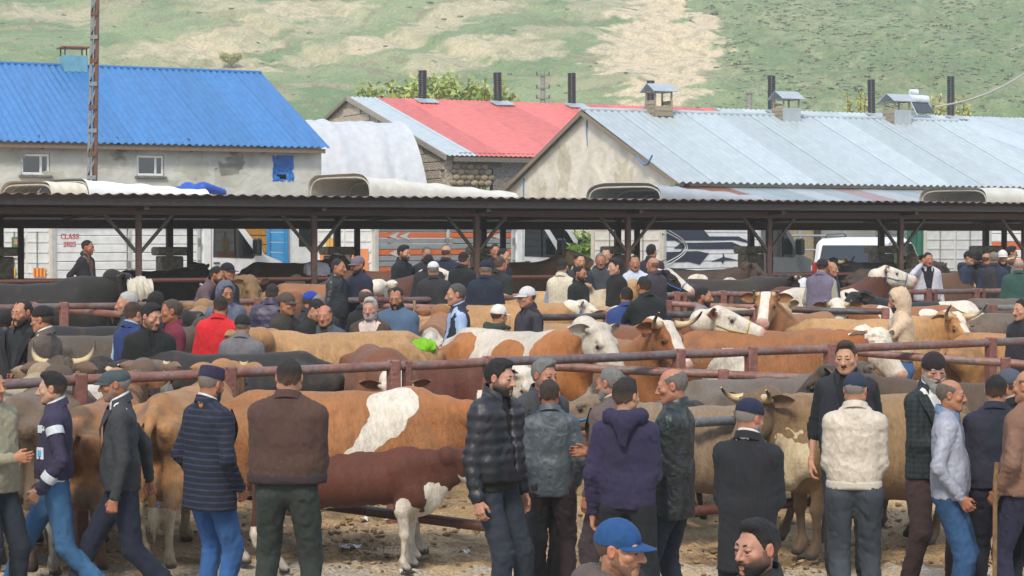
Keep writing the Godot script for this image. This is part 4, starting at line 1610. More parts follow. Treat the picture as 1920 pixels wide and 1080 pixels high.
func make_ground():
	var n1 := FastNoiseLite.new()
	n1.seed = 3
	n1.frequency = 0.5
	n1.fractal_octaves = 5
	var n2 := FastNoiseLite.new()
	n2.seed = 4
	n2.frequency = 5.0
	n2.fractal_octaves = 3
	var xs := axis(-260.0, 300.0, -5.0, 6.5, 0.06, 30.0)
	var zs := axis(-420.0, 40.0, -20.5, -14.6, 0.06, 30.0)
	var g := Geo.new()
	var rows := []
	for z in zs:
		var row := []
		for x in xs:
			var y := ground_y(x, z)
			if z < -13.0 and z > -21.0 and absf(x) < 7.0:
				var rough := clampf((-z - 14.2 - x * 0.12) * 0.8, 0.12, 1.0)
				y += (n1.get_noise_2d(x, z) * 0.05 + maxf(n2.get_noise_2d(x, z), -0.1) * 0.055) * rough
			row.append(Vector3(x, y, z))
		rows.append(row)
	g.sheet(rows)
	g.c.resize(g.v.size())
	var straw := lin("#cfb38b")
	var dirt := lin("#b8986e")
	var dung := lin("#6b563e")
	var paved := lin("#bdb6ab")
	for k in g.v.size():
		var p := g.v[k]
		var a := n1.get_noise_2d(p.x * 1.3 + 30.0, p.z * 2.6)
		var b := n2.get_noise_2d(p.x * 0.9, p.z * 2.0 + 8.0)
		var c := dirt.lerp(straw, clampf(0.5 + a * 1.6 + b * 0.5, 0.0, 1.0))
		# the trodden dung where the animals stand in their row
		var row_ := -p.z - 16.7 + p.x * 0.1
		c = c.lerp(dung, clampf((n1.get_noise_2d(p.x * 2.0, p.z * 3.0 + 50.0) * 1.2 + b * 0.8 + 0.16 - absf(row_) * 0.45) * 2.2, 0.0, 0.72))
		# concrete lane at the near edge, dusted with straw
		var lane := (-p.z - 16.1 - p.x * 0.05) + n1.get_noise_2d(p.x * 1.5, p.z * 1.5) * 0.5
		if lane < 0.0: c = paved.lerp(straw, clampf(0.35 + b * 1.6 + a, 0.0, 0.9))
		g.c[k] = c
	tag(part("ground", g, M.earth, null), "trampled earth and straw of the market yard", "", "", "structure")
	# clods of dung and earth
	var cg := Geo.new()
	var rng := RandomNumberGenerator.new()
	rng.seed = 12
	var cf := Field.new()
	cf.ball(Vector3(0, 0.2, 0), Vector3(1, 0.5, 0.8), 0.2)
	cf.ball(Vector3(0.5, 0.4, 0.3), Vector3(0.5, 0.4, 0.5), 0.2)
	cf.ball(Vector3(-0.6, 0.2, -0.3), Vector3(0.5, 0.35, 0.6), 0.2)
	cg = cf.mesh(0.3)
	for k in cg.v.size(): cg.v[k] += cg.n[k] * n2.get_noise_3dv(cg.v[k] * 0.6) * 0.35
	cg.normals()
	cg.paint(Color.WHITE)
	var mm := MultiMesh.new()
	mm.transform_format = MultiMesh.TRANSFORM_3D
	mm.use_colors = true
	mm.mesh = cg.commit(M.earth)
	mm.instance_count = 4200
	var k := 0
	while k < 4200:
		var x := rng.randf_range(-5.0, 6.5)
		var z := rng.randf_range(-20.0, -15.4)
		var dens := n1.get_noise_2d(x * 1.6, z * 2.4 + 50.0) + 0.25 - absf(-z - 16.8 + x * 0.1) * 0.22
		if rng.randf() * 0.5 > dens + 0.12: continue
		var s := pow(rng.randf(), 5.0) * 0.03 + 0.005
		mm.set_instance_transform(k, Transform3D(Basis.from_euler(Vector3(rng.randf_range(-0.3, 0.3), rng.randf() * TAU, rng.randf_range(-0.3, 0.3))).scaled(Vector3(s, s * rng.randf_range(0.5, 1.1), s)), Vector3(x, ground_y(x, z) + 0.012 + n1.get_noise_2d(x, z) * 0.04, z)))
		mm.set_instance_color(k, lin("#7d6648").lerp(lin("#c4a67c"), rng.randf()))
		k += 1
	var o := MultiMeshInstance3D.new()
	o.name = "dung_clods"
	o.multimesh = mm
	add_child(o, true)
	tag(o, "clods of dung and dry earth strewn under the cattle", "dirt", "", "stuff")

# ---------------------------------------------------------------- hillside
var hn := FastNoiseLite.new()
var hn2 := FastNoiseLite.new()
func hill_y(x: float, z: float) -> float:
	var d := -z
	var y := 2.0 + 0.35 * (d - 200.0)
	if d < 215.0: y = 7.25 * pow(maxf(d - 100.0, 0.0) / 115.0, 2.0) + 0.6
	if d > 330.0: y = 2.0 + 0.35 * 130.0 + (d - 330.0) * 0.28
	var a := clampf((d - 150.0) / 80.0, 0.0, 1.0)
	var gul := absf(hn.get_noise_2d(x * 0.9 + d * 0.75, d * 0.25))
	y += (hn.get_noise_2d(x, d * 1.3) * 2.2 + hn2.get_noise_2d(x, d) * 0.45 - (0.16 - minf(gul, 0.16)) * 9.0) * a
	return y

func hill_spot(px: float, py: float) -> Vector3:
	var r := ray(px, py)
	var d := 160.0
	while d < 420.0 and EYE.y + r.y * d > hill_y(r.x * d, -d): d += 0.5
	return Vector3(r.x * d, hill_y(r.x * d, -d), -d)

func make_hill():
	hn.seed = 15
	hn.frequency = 0.016
	hn.fractal_octaves = 5
	hn2.seed = 16
	hn2.frequency = 0.16
	hn2.fractal_octaves = 4
	# bare scars: strokes from a to b with a width, in metres across the slope
	var strokes := []
	for s in [[1240, -30, 1222, 60, 4.2, 1.0], [1222, 60, 1200, 130, 6.0, 1.0], [1332, 30, 1285, 110, 2.2, 1.0], [1285, 85, 1240, 172, 5.5, 1.0], [1150, 100, 1220, 125, 3.4, 0.85], [1215, 60, 1275, 70, 3.0, 1.0],
			[640, 10, 330, 95, 5.0, 0.6], [360, 75, 500, 130, 4.0, 0.55], [930, 5, 700, 85, 4.0, 0.65], [700, 85, 590, 110, 4.0, 0.5], [860, 90, 1010, 95, 3.5, 0.6], [860, 105, 800, 130, 5.0, 0.5], [60, 30, 130, 30, 4.5, 0.5], [1000, 60, 1130, 60, 2.5, 0.4], [400, 5, 560, 20, 3.0, 0.45], [180, 110, 260, 95, 3.0, 0.35], [600, 60, 660, 30, 4.0, 0.4], [1100, 20, 1160, 5, 4.0, 0.45]]:
		var a := hill_spot(s[0], s[1])
		var b := hill_spot(s[2], s[3])
		strokes.append([Vector2(a.x, a.z), Vector2(b.x, b.z), s[4], s[5]])
	var xs := axis(-420.0, 420.0, -82.0, 84.0, 0.42, 25.0)
	var zs := axis(-900.0, -96.0, -312.0, -226.0, 0.6, 25.0)
	var g := Geo.new()
	var rows := []
	for z in zs:
		var row := []
		for x in xs: row.append(Vector3(x, hill_y(x, z), z))
		rows.append(row)
	g.sheet(rows)
	g.c.resize(g.v.size())
	var grass := lin("#6f8c55")
	var grass2 := lin("#98a874")
	var dry := lin("#b9aa85")
	var bare := lin("#e6d2ae")
	var rock := lin("#aa9f80")
	for k in g.v.size():
		var p := g.v[k]
		if absf(p.x) > 100.0 or p.z < -330.0:
			g.c[k] = grass.lerp(dry, 0.3)
			continue
		var a := hn.get_noise_2d(p.x * 2.0 + 90.0, -p.z * 1.6)
		var b := hn2.get_noise_2d(p.x * 0.6 + p.z * 0.5, -p.z * 1.6 - p.x * 0.2)
		var f := hn2.get_noise_2d(p.x * 2.2, -p.z * 2.8)
		var right := clampf((p.x - 24.0 + a * 8.0) / 6.0, 0.0, 1.0)
		var c := grass.lerp(grass2, clampf(0.5 + a * 1.3 + b * 0.8, 0.0, 1.0))
		c = c.lerp(dry, clampf((hn.get_noise_2d(p.x * 1.2 - p.z * 1.1, -p.z * 3.0 - p.x * 1.2) * 1.5 + b * 0.9 + a * 0.4 - 0.34) * 2.0, 0.0, 0.5) * (1.0 - right * 0.45))
		c = c.lerp(lin("#667d4c"), right * clampf(0.35 + f * 1.4, 0.0, 0.8))
		c = c.lerp(rock, clampf((absf(f) - 0.36) * 4.0, 0.0, 0.5))
		# erosion lines, bare or brown along the old paths of water
		var gl := absf(hn.get_noise_2d(p.x * 2.4 + p.z * 1.2 + 40.0, -p.z * 3.4))
		c = c.lerp(lin("#8b7b5c"), clampf((0.035 - gl) * 34.0, 0.0, 0.75) * (1.0 - right * 0.5))
		for s in strokes:
			var q := Geometry2D.get_closest_point_to_segment(Vector2(p.x, p.z), s[0], s[1])
			var dd: float = (Vector2(p.x, p.z) - q).length() / s[2] + b * 0.9 + f * 0.45 + a * 0.4
			if dd < 1.0: c = c.lerp(bare.lerp(rock, clampf(f * 1.2 + 0.1, 0.0, 0.7)), clampf((1.0 - dd) * 3.5, 0.0, 1.0) * s[3])
		g.c[k] = c
	tag(part("hill", g, M.hillside, null), "green hillside with bare tan scars", "", "", "structure")
	# low scrub and tussocks, chiefly on the right hand slope
	var tf := Geo.new()
	var rng := RandomNumberGenerator.new()
	rng.seed = 40
	for j in 16:
		var an := rng.randf() * TAU
		var r := rng.randf_range(0.1, 0.55)
		var mid := Vector3(cos(an) * r, rng.randf_range(0.1, 0.42), sin(an) * r)
		var s := rng.randf_range(0.14, 0.26)
		var bs := Basis.from_euler(Vector3(rng.randf() * TAU, rng.randf() * TAU, 0))
		tf.quad(mid + bs * Vector3(-s, s, 0), mid + bs * Vector3(s, s, 0), mid + bs * Vector3(s, -s, 0), mid + bs * Vector3(-s, -s, 0))
	var mm := MultiMesh.new()
	mm.transform_format = MultiMesh.TRANSFORM_3D
	mm.use_colors = true
	mm.mesh = tf.commit(M.plain)
	mm.instance_count = 3600
	var k := 0
	while k < 3600:
		var x := rng.randf_range(-85.0, 90.0)
		var z := rng.randf_range(-312.0, -232.0)
		var a := hn.get_noise_2d(x * 2.0 + 90.0, -z * 1.6)
		var right := clampf((x - 22.0 + a * 8.0) / 8.0, 0.03, 1.0)
		if rng.randf() > right * (0.45 + hn2.get_noise_2d(x * 0.7, z) * 1.2): continue
		var bare_ := false
		for s in strokes:
			if s[3] > 0.8 and (Vector2(x, z) - Geometry2D.get_closest_point_to_segment(Vector2(x, z), s[0], s[1])).length() < s[2] * 0.9: bare_ = true
		if bare_ and rng.randf() > 0.1: continue
		var s := rng.randf_range(0.18, 0.55) * (1.0 if rng.randf() > 0.03 else 1.7)
		mm.set_instance_transform(k, Transform3D(Basis(Vector3.UP, rng.randf() * TAU).scaled(Vector3(s * 1.3, s * 0.5, s)), Vector3(x, hill_y(x, z), z)))
		mm.set_instance_color(k, lin("#8a9a66").lerp(lin("#b4b78d"), rng.randf()))
		k += 1
	var o := MultiMeshInstance3D.new()
	o.name = "scrub"
	o.multimesh = mm
	add_child(o, true)
	tag(o, "low scrub and tussocks dotted over the hillside", "scrub", "", "stuff")

# ---------------------------------------------------------------- corrugated sheet roofs, one child per sheet
func tin(parent: Node3D, mt: Material, x0: float, x1: float, top: Vector2, low: Vector2, pitch: float, amp: float, wide: float, tints: Callable, called := "roof_sheet"):
	if top.distance_to(low) > 90.0:       # two courses, the upper lapping over the lower
		var m := top.lerp(low, 0.52)
		tin(parent, mt, x0, x1, m + Vector2(-0.006, 0.0), low, pitch, amp, wide, func(i): return tints.call(i + 3), called)
		tin(parent, mt, x0, x1, top + Vector2(0.012, 0), m + (low - top).normalized() * 0.15 + Vector2(0.016, 0), pitch, amp, wide, tints, called)
		return
	# local x along the ridge; top and low are (y, z) of the upper and lower edge
	var x := x0
	var idx := 0
	var nrm := Vector3(0, (top.y - low.y) * -1.0, top.x - low.x).normalized()
	if nrm.y < 0: nrm = -nrm
	while x < x1 - 0.01:
		var e := minf(x + wide, x1)
		var g := Geo.new()
		var cnt := int(round((e - x) / pitch * 6.0))
		var hi := []
		var lo := []
		var hi2 := []
		var lo2 := []
		var lift := 0.004 * (idx % 2)
		for j in cnt + 1:
			var xx := lerpf(x, e + (pitch * 0.5 if e < x1 - 0.02 else 0.0), float(j) / cnt)
			var off := nrm * (cos(xx / pitch * TAU) * amp + lift)
			hi.append(Vector3(xx, top.x, top.y) + off)
			lo.append(Vector3(xx, low.x, low.y) + off)
			hi2.append(Vector3(xx, top.x, top.y) + off - nrm * 0.006)
			lo2.append(Vector3(xx, low.x, low.y) + off - nrm * 0.006)
		var front := [hi, lo] if low.y > top.y else [lo, hi]
		g.sheet(front, tints.call(idx))
		g.sheet([front[1], [lo2, hi2][0 if low.y > top.y else 1]], tints.call(idx))
		part(called, g, mt, parent)
		x = e
		idx += 1

func wall_geo(x0: float, x1: float, y0: float, y1: float, z: float, thick: float, holes: Array, col: Color) -> Geo:
	# a wall facing +z with rectangular openings [x0, x1, y0, y1], sorted along x
	var g := Geo.new()
	var x := x0
	for h in holes:
		g.box(Vector3((x + h[0]) * 0.5, (y0 + y1) * 0.5, z - thick * 0.5), Vector3(h[0] - x, y1 - y0, thick), col)
		g.box(Vector3((h[0] + h[1]) * 0.5, (y0 + h[2]) * 0.5, z - thick * 0.5), Vector3(h[1] - h[0], h[2] - y0, thick), col)
		g.box(Vector3((h[0] + h[1]) * 0.5, (h[3] + y1) * 0.5, z - thick * 0.5), Vector3(h[1] - h[0], y1 - h[3], thick), col)
		x = h[1]
	g.box(Vector3((x + x1) * 0.5, (y0 + y1) * 0.5, z - thick * 0.5), Vector3(x1 - x, y1 - y0, thick), col)
	return g

func gable_geo(z0: float, z1: float, y0: float, eave: float, ridge: float, x: float, thick: float, col: Color, eave2 := -1.0) -> Geo:
	# end wall across local z, from x to x + thick
	if eave2 < 0.0: eave2 = eave
	var g := Geo.new()
	var zm := (z0 + z1) * 0.5
	var p := [Vector3(x, y0, z0), Vector3(x, eave, z0), Vector3(x, ridge, zm), Vector3(x, eave2, z1), Vector3(x, y0, z1)]
	for s in 2:
		var q := []
		for v in p: q.append(v + Vector3(thick * s, 0, 0))
		for t in [[0, 1, 2], [0, 2, 4], [4, 2, 3]]:
			if s == 0: g.tri(q[t[0]], q[t[1]], q[t[2]], col)
			else: g.tri(q[t[2]], q[t[1]], q[t[0]], col)
	for j in 4:
		g.quad(p[j], p[j] + Vector3(thick, 0, 0), p[j + 1] + Vector3(thick, 0, 0), p[j + 1], col)
	return g

func make_shelter():
	# steel shelter over the rear pens
	var w := 32.36
	var u0 := pen_u(260, w)
	var gap := (pen_u(1920, w) - u0) / 6.0
	var root := thing("steel_shelter", "long dark brown steel shelter with a corrugated roof over the rear pens", "shelter", Transform3D(pen_basis(), pen(0, w, ground_y(pen(0, w).x, pen(0, w).z))))
	var gy: float = root.position.y
	var br := lin("#5c443d")
	var dk := lin("#3a2f2c")
	var xa := u0 - gap * 2.6
	var xb := u0 + gap * 8.4
	var top := 3.1 - gy
	var beam := 2.82 - gy
	var deep := 5.0
	tin(root, M.steel, xa, xb, Vector2(top + 0.02, 0.62), Vector2(top - 0.16, -deep - 0.5), 0.2, 0.018, 2.4, func(i): return lin("#6b5a55") * (0.9 + 0.12 * ((i * 7) % 3)))
	for z in [0.5, -2.0, -4.3, -6.5, -deep]:
		part("purlin", Geo.new().box(Vector3((xa + xb) * 0.5, top - 0.11 + z * 0.02 - (0.02 if z < 0.4 else 0.0), z), Vector3(xb - xa, 0.12 if z < 0.4 else 0.11, 0.06), dk), M.steel, root)
	part("beam", Geo.new().slab(Vector3((xa + xb) * 0.5, beam + 0.045, 0), Vector3(xb - xa, 0.12, 0.12), 0.012, br), M.steel, root)
	part("beam", Geo.new().slab(Vector3((xa + xb) * 0.5, 2.62 - gy + 0.07, -deep), Vector3(xb - xa, 0.16, 0.12), 0.012, br), M.steel, root)
	for k in range(-2, 9):
		var x := u0 + gap * k
		part("post", Geo.new().slab(Vector3(x, beam * 0.5 - 0.02, 0), Vector3(0.09, beam + 0.04, 0.1), 0.01, br), M.steel, root)
		for s in [-1.0, 1.0]:
			part("brace", Geo.new().bar(Vector3(x + s * 0.03, beam - 0.62, 0.0), Vector3(x + s * 0.56, beam - 0.01, 0.0), 0.05, 0.05, lin("#54473c")), M.steel, root)
		part("rafter", Geo.new().bar(Vector3(x, beam + 0.12, 0.5), Vector3(x, 2.62 - gy + 0.2, -deep - 0.4), 0.08, 0.12, dk), M.steel, root)
		# rear posts standing on concrete piers
		var xr := pen_u([-320.0, 0.0, 318.0, 632.0, 906.0, 1158.0, 1408.0, 1652.0, 1848.0, 2060.0, 2300.0][k + 2], w + deep)
		part("post", Geo.new().slab(Vector3(xr, 2.0 - gy + 0.35, -deep), Vector3(0.12, 1.45, 0.12), 0.01, dk), M.steel, root)
		part("post", Geo.new().slab(Vector3(xr + 0.32, (2.62 - gy) * 0.5, -deep + 0.25), Vector3(0.1, 2.62 - gy, 0.1), 0.01, dk), M.steel, root)
		var pier := Geo.new()
		pier.slab(Vector3(xr, 0.72, -deep), Vector3(0.42, 1.46, 0.42), 0.02, lin("#aaa493"))
		part("pier", pier, M.stone, root)
		part("pier_cap", Geo.new().slab(Vector3(xr, 1.54, -deep), Vector3(0.56, 0.16, 0.56), 0.03, lin("#b0aa9a")), M.stone, root)
	# the rails in front and the low block wall at the back
	for y in [1.1, 0.62]:
		for k in range(-2, 8):
			var x := u0 + gap * k
			part("rail", Geo.new().tube([Vector3(x + 0.05, y, 0), Vector3(x + gap - 0.05, y, 0)], [0.035], 8, lin("#6d433b")), M.steel, root)
	part("rear_wall", Geo.new().box(Vector3((xa + xb) * 0.5, 0.45, -deep + 0.02), Vector3(xb - xa, 0.9, 0.2), lin("#6f675b")), M.stone, root)
	part("rear_rail", Geo.new().tube([Vector3(xa, 1.02, -deep + 0.3), Vector3(xb, 1.02, -deep + 0.3)], [0.035], 8, dk), M.steel, root)

func window_part(parent: Node3D, x0: float, x1: float, y0: float, y1: float, z: float, mull: float):
	var fr := Node3D.new()
	var white := lin("#eceeec")
	var t := 0.07
	var g := Geo.new()
	g.slab(Vector3((x0 + x1) * 0.5, y0 + t * 0.5, z), Vector3(x1 - x0, t, 0.07), 0.008, white)
	g.slab(Vector3((x0 + x1) * 0.5, y1 - t * 0.5, z), Vector3(x1 - x0, t, 0.07), 0.008, white)
	for x in [x0 + t * 0.5, x1 - t * 0.5, lerpf(x0, x1, mull)]:
		g.slab(Vector3(x, (y0 + y1) * 0.5, z + 0.002), Vector3(t, y1 - y0 - t * 1.98, 0.07), 0.008, white)
	var win := part("window", g, M.paint, parent)
	fr.free()
	var xs := [x0 + t, lerpf(x0, x1, mull), x1 - t]
	for k in 2:
		var p := part("pane", Geo.new().box(Vector3((xs[k] + xs[k + 1]) * 0.5, (y0 + y1) * 0.5, z - 0.01), Vector3(xs[k + 1] - xs[k], y1 - y0 - t * 1.9, 0.012)), M.glass, win)
		p.name = "pane" if k == 0 else "pane_001"
	part("sill", Geo.new().slab(Vector3((x0 + x1) * 0.5, y0 - 0.04, z + 0.1), Vector3(x1 - x0 + 0.14, 0.06, 0.2), 0.01, lin("#8c8880")), M.stone, parent)

func stain(parent: Node3D, mid: Vector3, wide: float, tall: float, col: Color, seed_: int, bs: Basis):
	# an old repair in another plaster, a few millimetres thick, with a ragged edge
	var rng := RandomNumberGenerator.new()
	rng.seed = seed_
	var pts := []
	for k in 26:
		var an := -TAU * k / 26.0
		var e := Vector2(signf(cos(an)) * pow(absf(cos(an)), 0.6) * wide, signf(sin(an)) * pow(absf(sin(an)), 0.6) * tall)
		pts.append(e * rng.randf_range(0.6, 1.15))
	part("plaster_patch", Geo.new().add(extrude(pts, 0.004, -0.01, 0.002, col), Transform3D(bs, mid)), M.plaster, parent)

func make_blue_barn():
	var w := 58.6
	var base := pen(0, w)
	var gy := 0.67
	var root := thing("blue_roofed_barn", "long grey plastered barn with a bright blue corrugated roof", "barn", Transform3D(pen_basis(), Vector3(base.x, gy, base.z)))
	var x0 := pen_u(-330, w)
	var x1 := pen_u(603, w)
	var eave := 5.34 - gy
	var ridge := 7.87 - gy
	var holes := []
	for h in [[40, 95, 328, 287], [257, 309, 330, 290], [513, 549, 338, 293]]:
		holes.append([pen_u(h[0], w), pen_u(h[1], w), high(h[0], h[2], w) - gy, high(h[0], h[3], w) - gy])
	var grey := lin("#c6c7bf")
	part("front_wall", wall_geo(x0, x1, -0.3, eave, 0.0, 0.3, holes, grey), M.plaster, root)
	part("rear_wall", Geo.new().box(Vector3((x0 + x1) * 0.5, eave * 0.5, -11.85), Vector3(x1 - x0, eave, 0.3), grey), M.plaster, root)
	part("gable_wall", gable_geo(-0.301, -11.7, 0.0, eave, ridge - 0.1, x1 - 0.3, 0.3, grey), M.plaster, root)
	part("gable_wall", gable_geo(-0.301, -11.7, 0.0, eave, ridge - 0.1, x0, 0.3, grey), M.plaster, root)
	for k in 2:
		var h: Array = holes[k]
		window_part(root, h[0] + 0.01, h[1] - 0.01, h[2] + 0.01, h[3] - 0.01, -0.1, 0.7)
	var h: Array = holes[2]
	for q in [[205, 296, 0.5, 0.3], [232, 290, 0.4, 0.2], [360, 306, 0.55, 0.5], [425, 302, 0.5, 0.4], [432, 328, 0.55, 0.5], [455, 298, 0.5, 0.35], [300, 346, 0.6, 0.14], [100, 336, 0.4, 0.3], [20, 295, 0.4, 0.25]]:
		stain(root, Vector3(pen_u(q[0], w), high(q[0], q[1], w) - gy, 0.0), q[2], q[3], lin("#b8b8ac"), int(q[0]), Basis.IDENTITY)
	var rows := []
	var nz := FastNoiseLite.new()
	nz.frequency = 1.5
	for a in 12:
		var row := []
		for b in 10:
			var p := Vector3(lerpf(h[0] - 0.03, h[1] + 0.03, b / 9.0), lerpf(h[3] + 0.03, h[2] - 0.03, a / 11.0), 0.0)
			p.z = 0.015 + nz.get_noise_2d(p.x * 3.0, p.y * 3.0) * 0.06 - 0.07 * sin(PI * a / 11.0) * sin(PI * b / 9.0)
			row.append(p)
		rows.append(row)
	var tarp := Geo.new()
	for a in 11:
		for b in 9:
			if (a == 8 or a == 9) and b > 1 and b < 6 and not (a == 9 and b == 2): continue
			tarp.quad(rows[a][b], rows[a][b + 1], rows[a + 1][b + 1], rows[a + 1][b], lin("#1464b4"))
	part("blue_plastic_cover", tarp, M.tarp, root)
	tin(root, M.painted_tin, x0 - 0.3, x1 + 0.12, Vector2(ridge + 0.03, -6.0), Vector2(eave - 0.16, 0.42), 0.21, 0.03, 1.26, func(i): return lin("#3273b0") * (0.94 + 0.06 * ((i * 5) % 3)))
	tin(root, M.painted_tin, x0 - 0.3, x1 + 0.12, Vector2(ridge + 0.03, -6.0), Vector2(eave - 0.16, -12.4), 0.2, 0.022, 4.0, func(i): return lin("#3273b0"))
	part("ridge_cap", Geo.new().tube([Vector3(x0 - 0.3, ridge + 0.03, -6.0), Vector3(x1 + 0.12, ridge + 0.03, -6.0)], [0.06], 8, lin("#2a69aa")), M.painted_tin, root)
	part("fascia", Geo.new().box(Vector3((x0 + x1) * 0.5, eave - 0.27, 0.34), Vector3(x1 - x0, 0.13, 0.03), lin("#8b7460")), M.wood, root)
	for px in [-90, 77, 220, 355, 490]:
		var x := pen_u(px, w)
		part("rafter_tail", Geo.new().bar(Vector3(x, eave - 0.02, -0.1), Vector3(x, eave - 0.3, 0.3), 0.1, 0.16, lin("#22304a")), M.paint, root)
	# blue roof vent
	var vx := pen_u(137, w + 6.0)
	var v := thing("roof_vent", "light blue tin roof vent with a small red roof on the blue barn", "roof vent", Transform3D(pen_basis().scaled(Vector3.ONE * 0.74), pen(vx, w + 5.8, ridge + gy - 0.15)))
	part("box", Geo.new().slab(Vector3(0, 0.27, 0), Vector3(1.0, 0.72, 0.9), 0.02, lin("#6aa0b5")), M.painted_tin, v)
	for a in [-0.46, 0.46]:
		for b in [-0.4, 0.4]:
			part("post", Geo.new().box(Vector3(a, 0.78, b), Vector3(0.05, 0.32, 0.05), lin("#3c4750")), M.steel, v)
	part("roof", Geo.new().bar(Vector3(-0.62, 0.97, 0.0), Vector3(0.62, 0.99, 0.0), 1.15, 0.05, lin("#9d4a48")), M.painted_tin, v)

func blocks(parent: Node3D, x: float, z0: float, z1: float, y0: float, top: Callable, bw: float, bh: float, cols: Array):
	# courses of blocks standing proud of a wall across local z that faces -x
	var rng := RandomNumberGenerator.new()
	rng.seed = 9
	var meshes := []
	for k in 5:
		var c: Color = lin(cols[k % cols.size()])
		meshes.append(Geo.new().slab(Vector3.ZERO, Vector3(0.06, bh - 0.025, bw - 0.025), 0.012, c * rng.randf_range(0.86, 1.05)).commit(M.stone))
	var y := y0
	var r := 0
	while y < 12.0:
		var z := z0 - (bw * 0.5 if r % 2 == 1 else 0.0)
		var any := false
		while z > z1:
			if top.call(z - bw * 0.5) > y + bh:
				piece("block", meshes[rng.randi() % 5], Transform3D(Basis.IDENTITY, Vector3(x - 0.02 - rng.randf() * 0.012, y + bh * 0.5, z - bw * 0.5)), parent)
				any = true
			z -= bw
		if not any: break
		y += bh
		r += 1

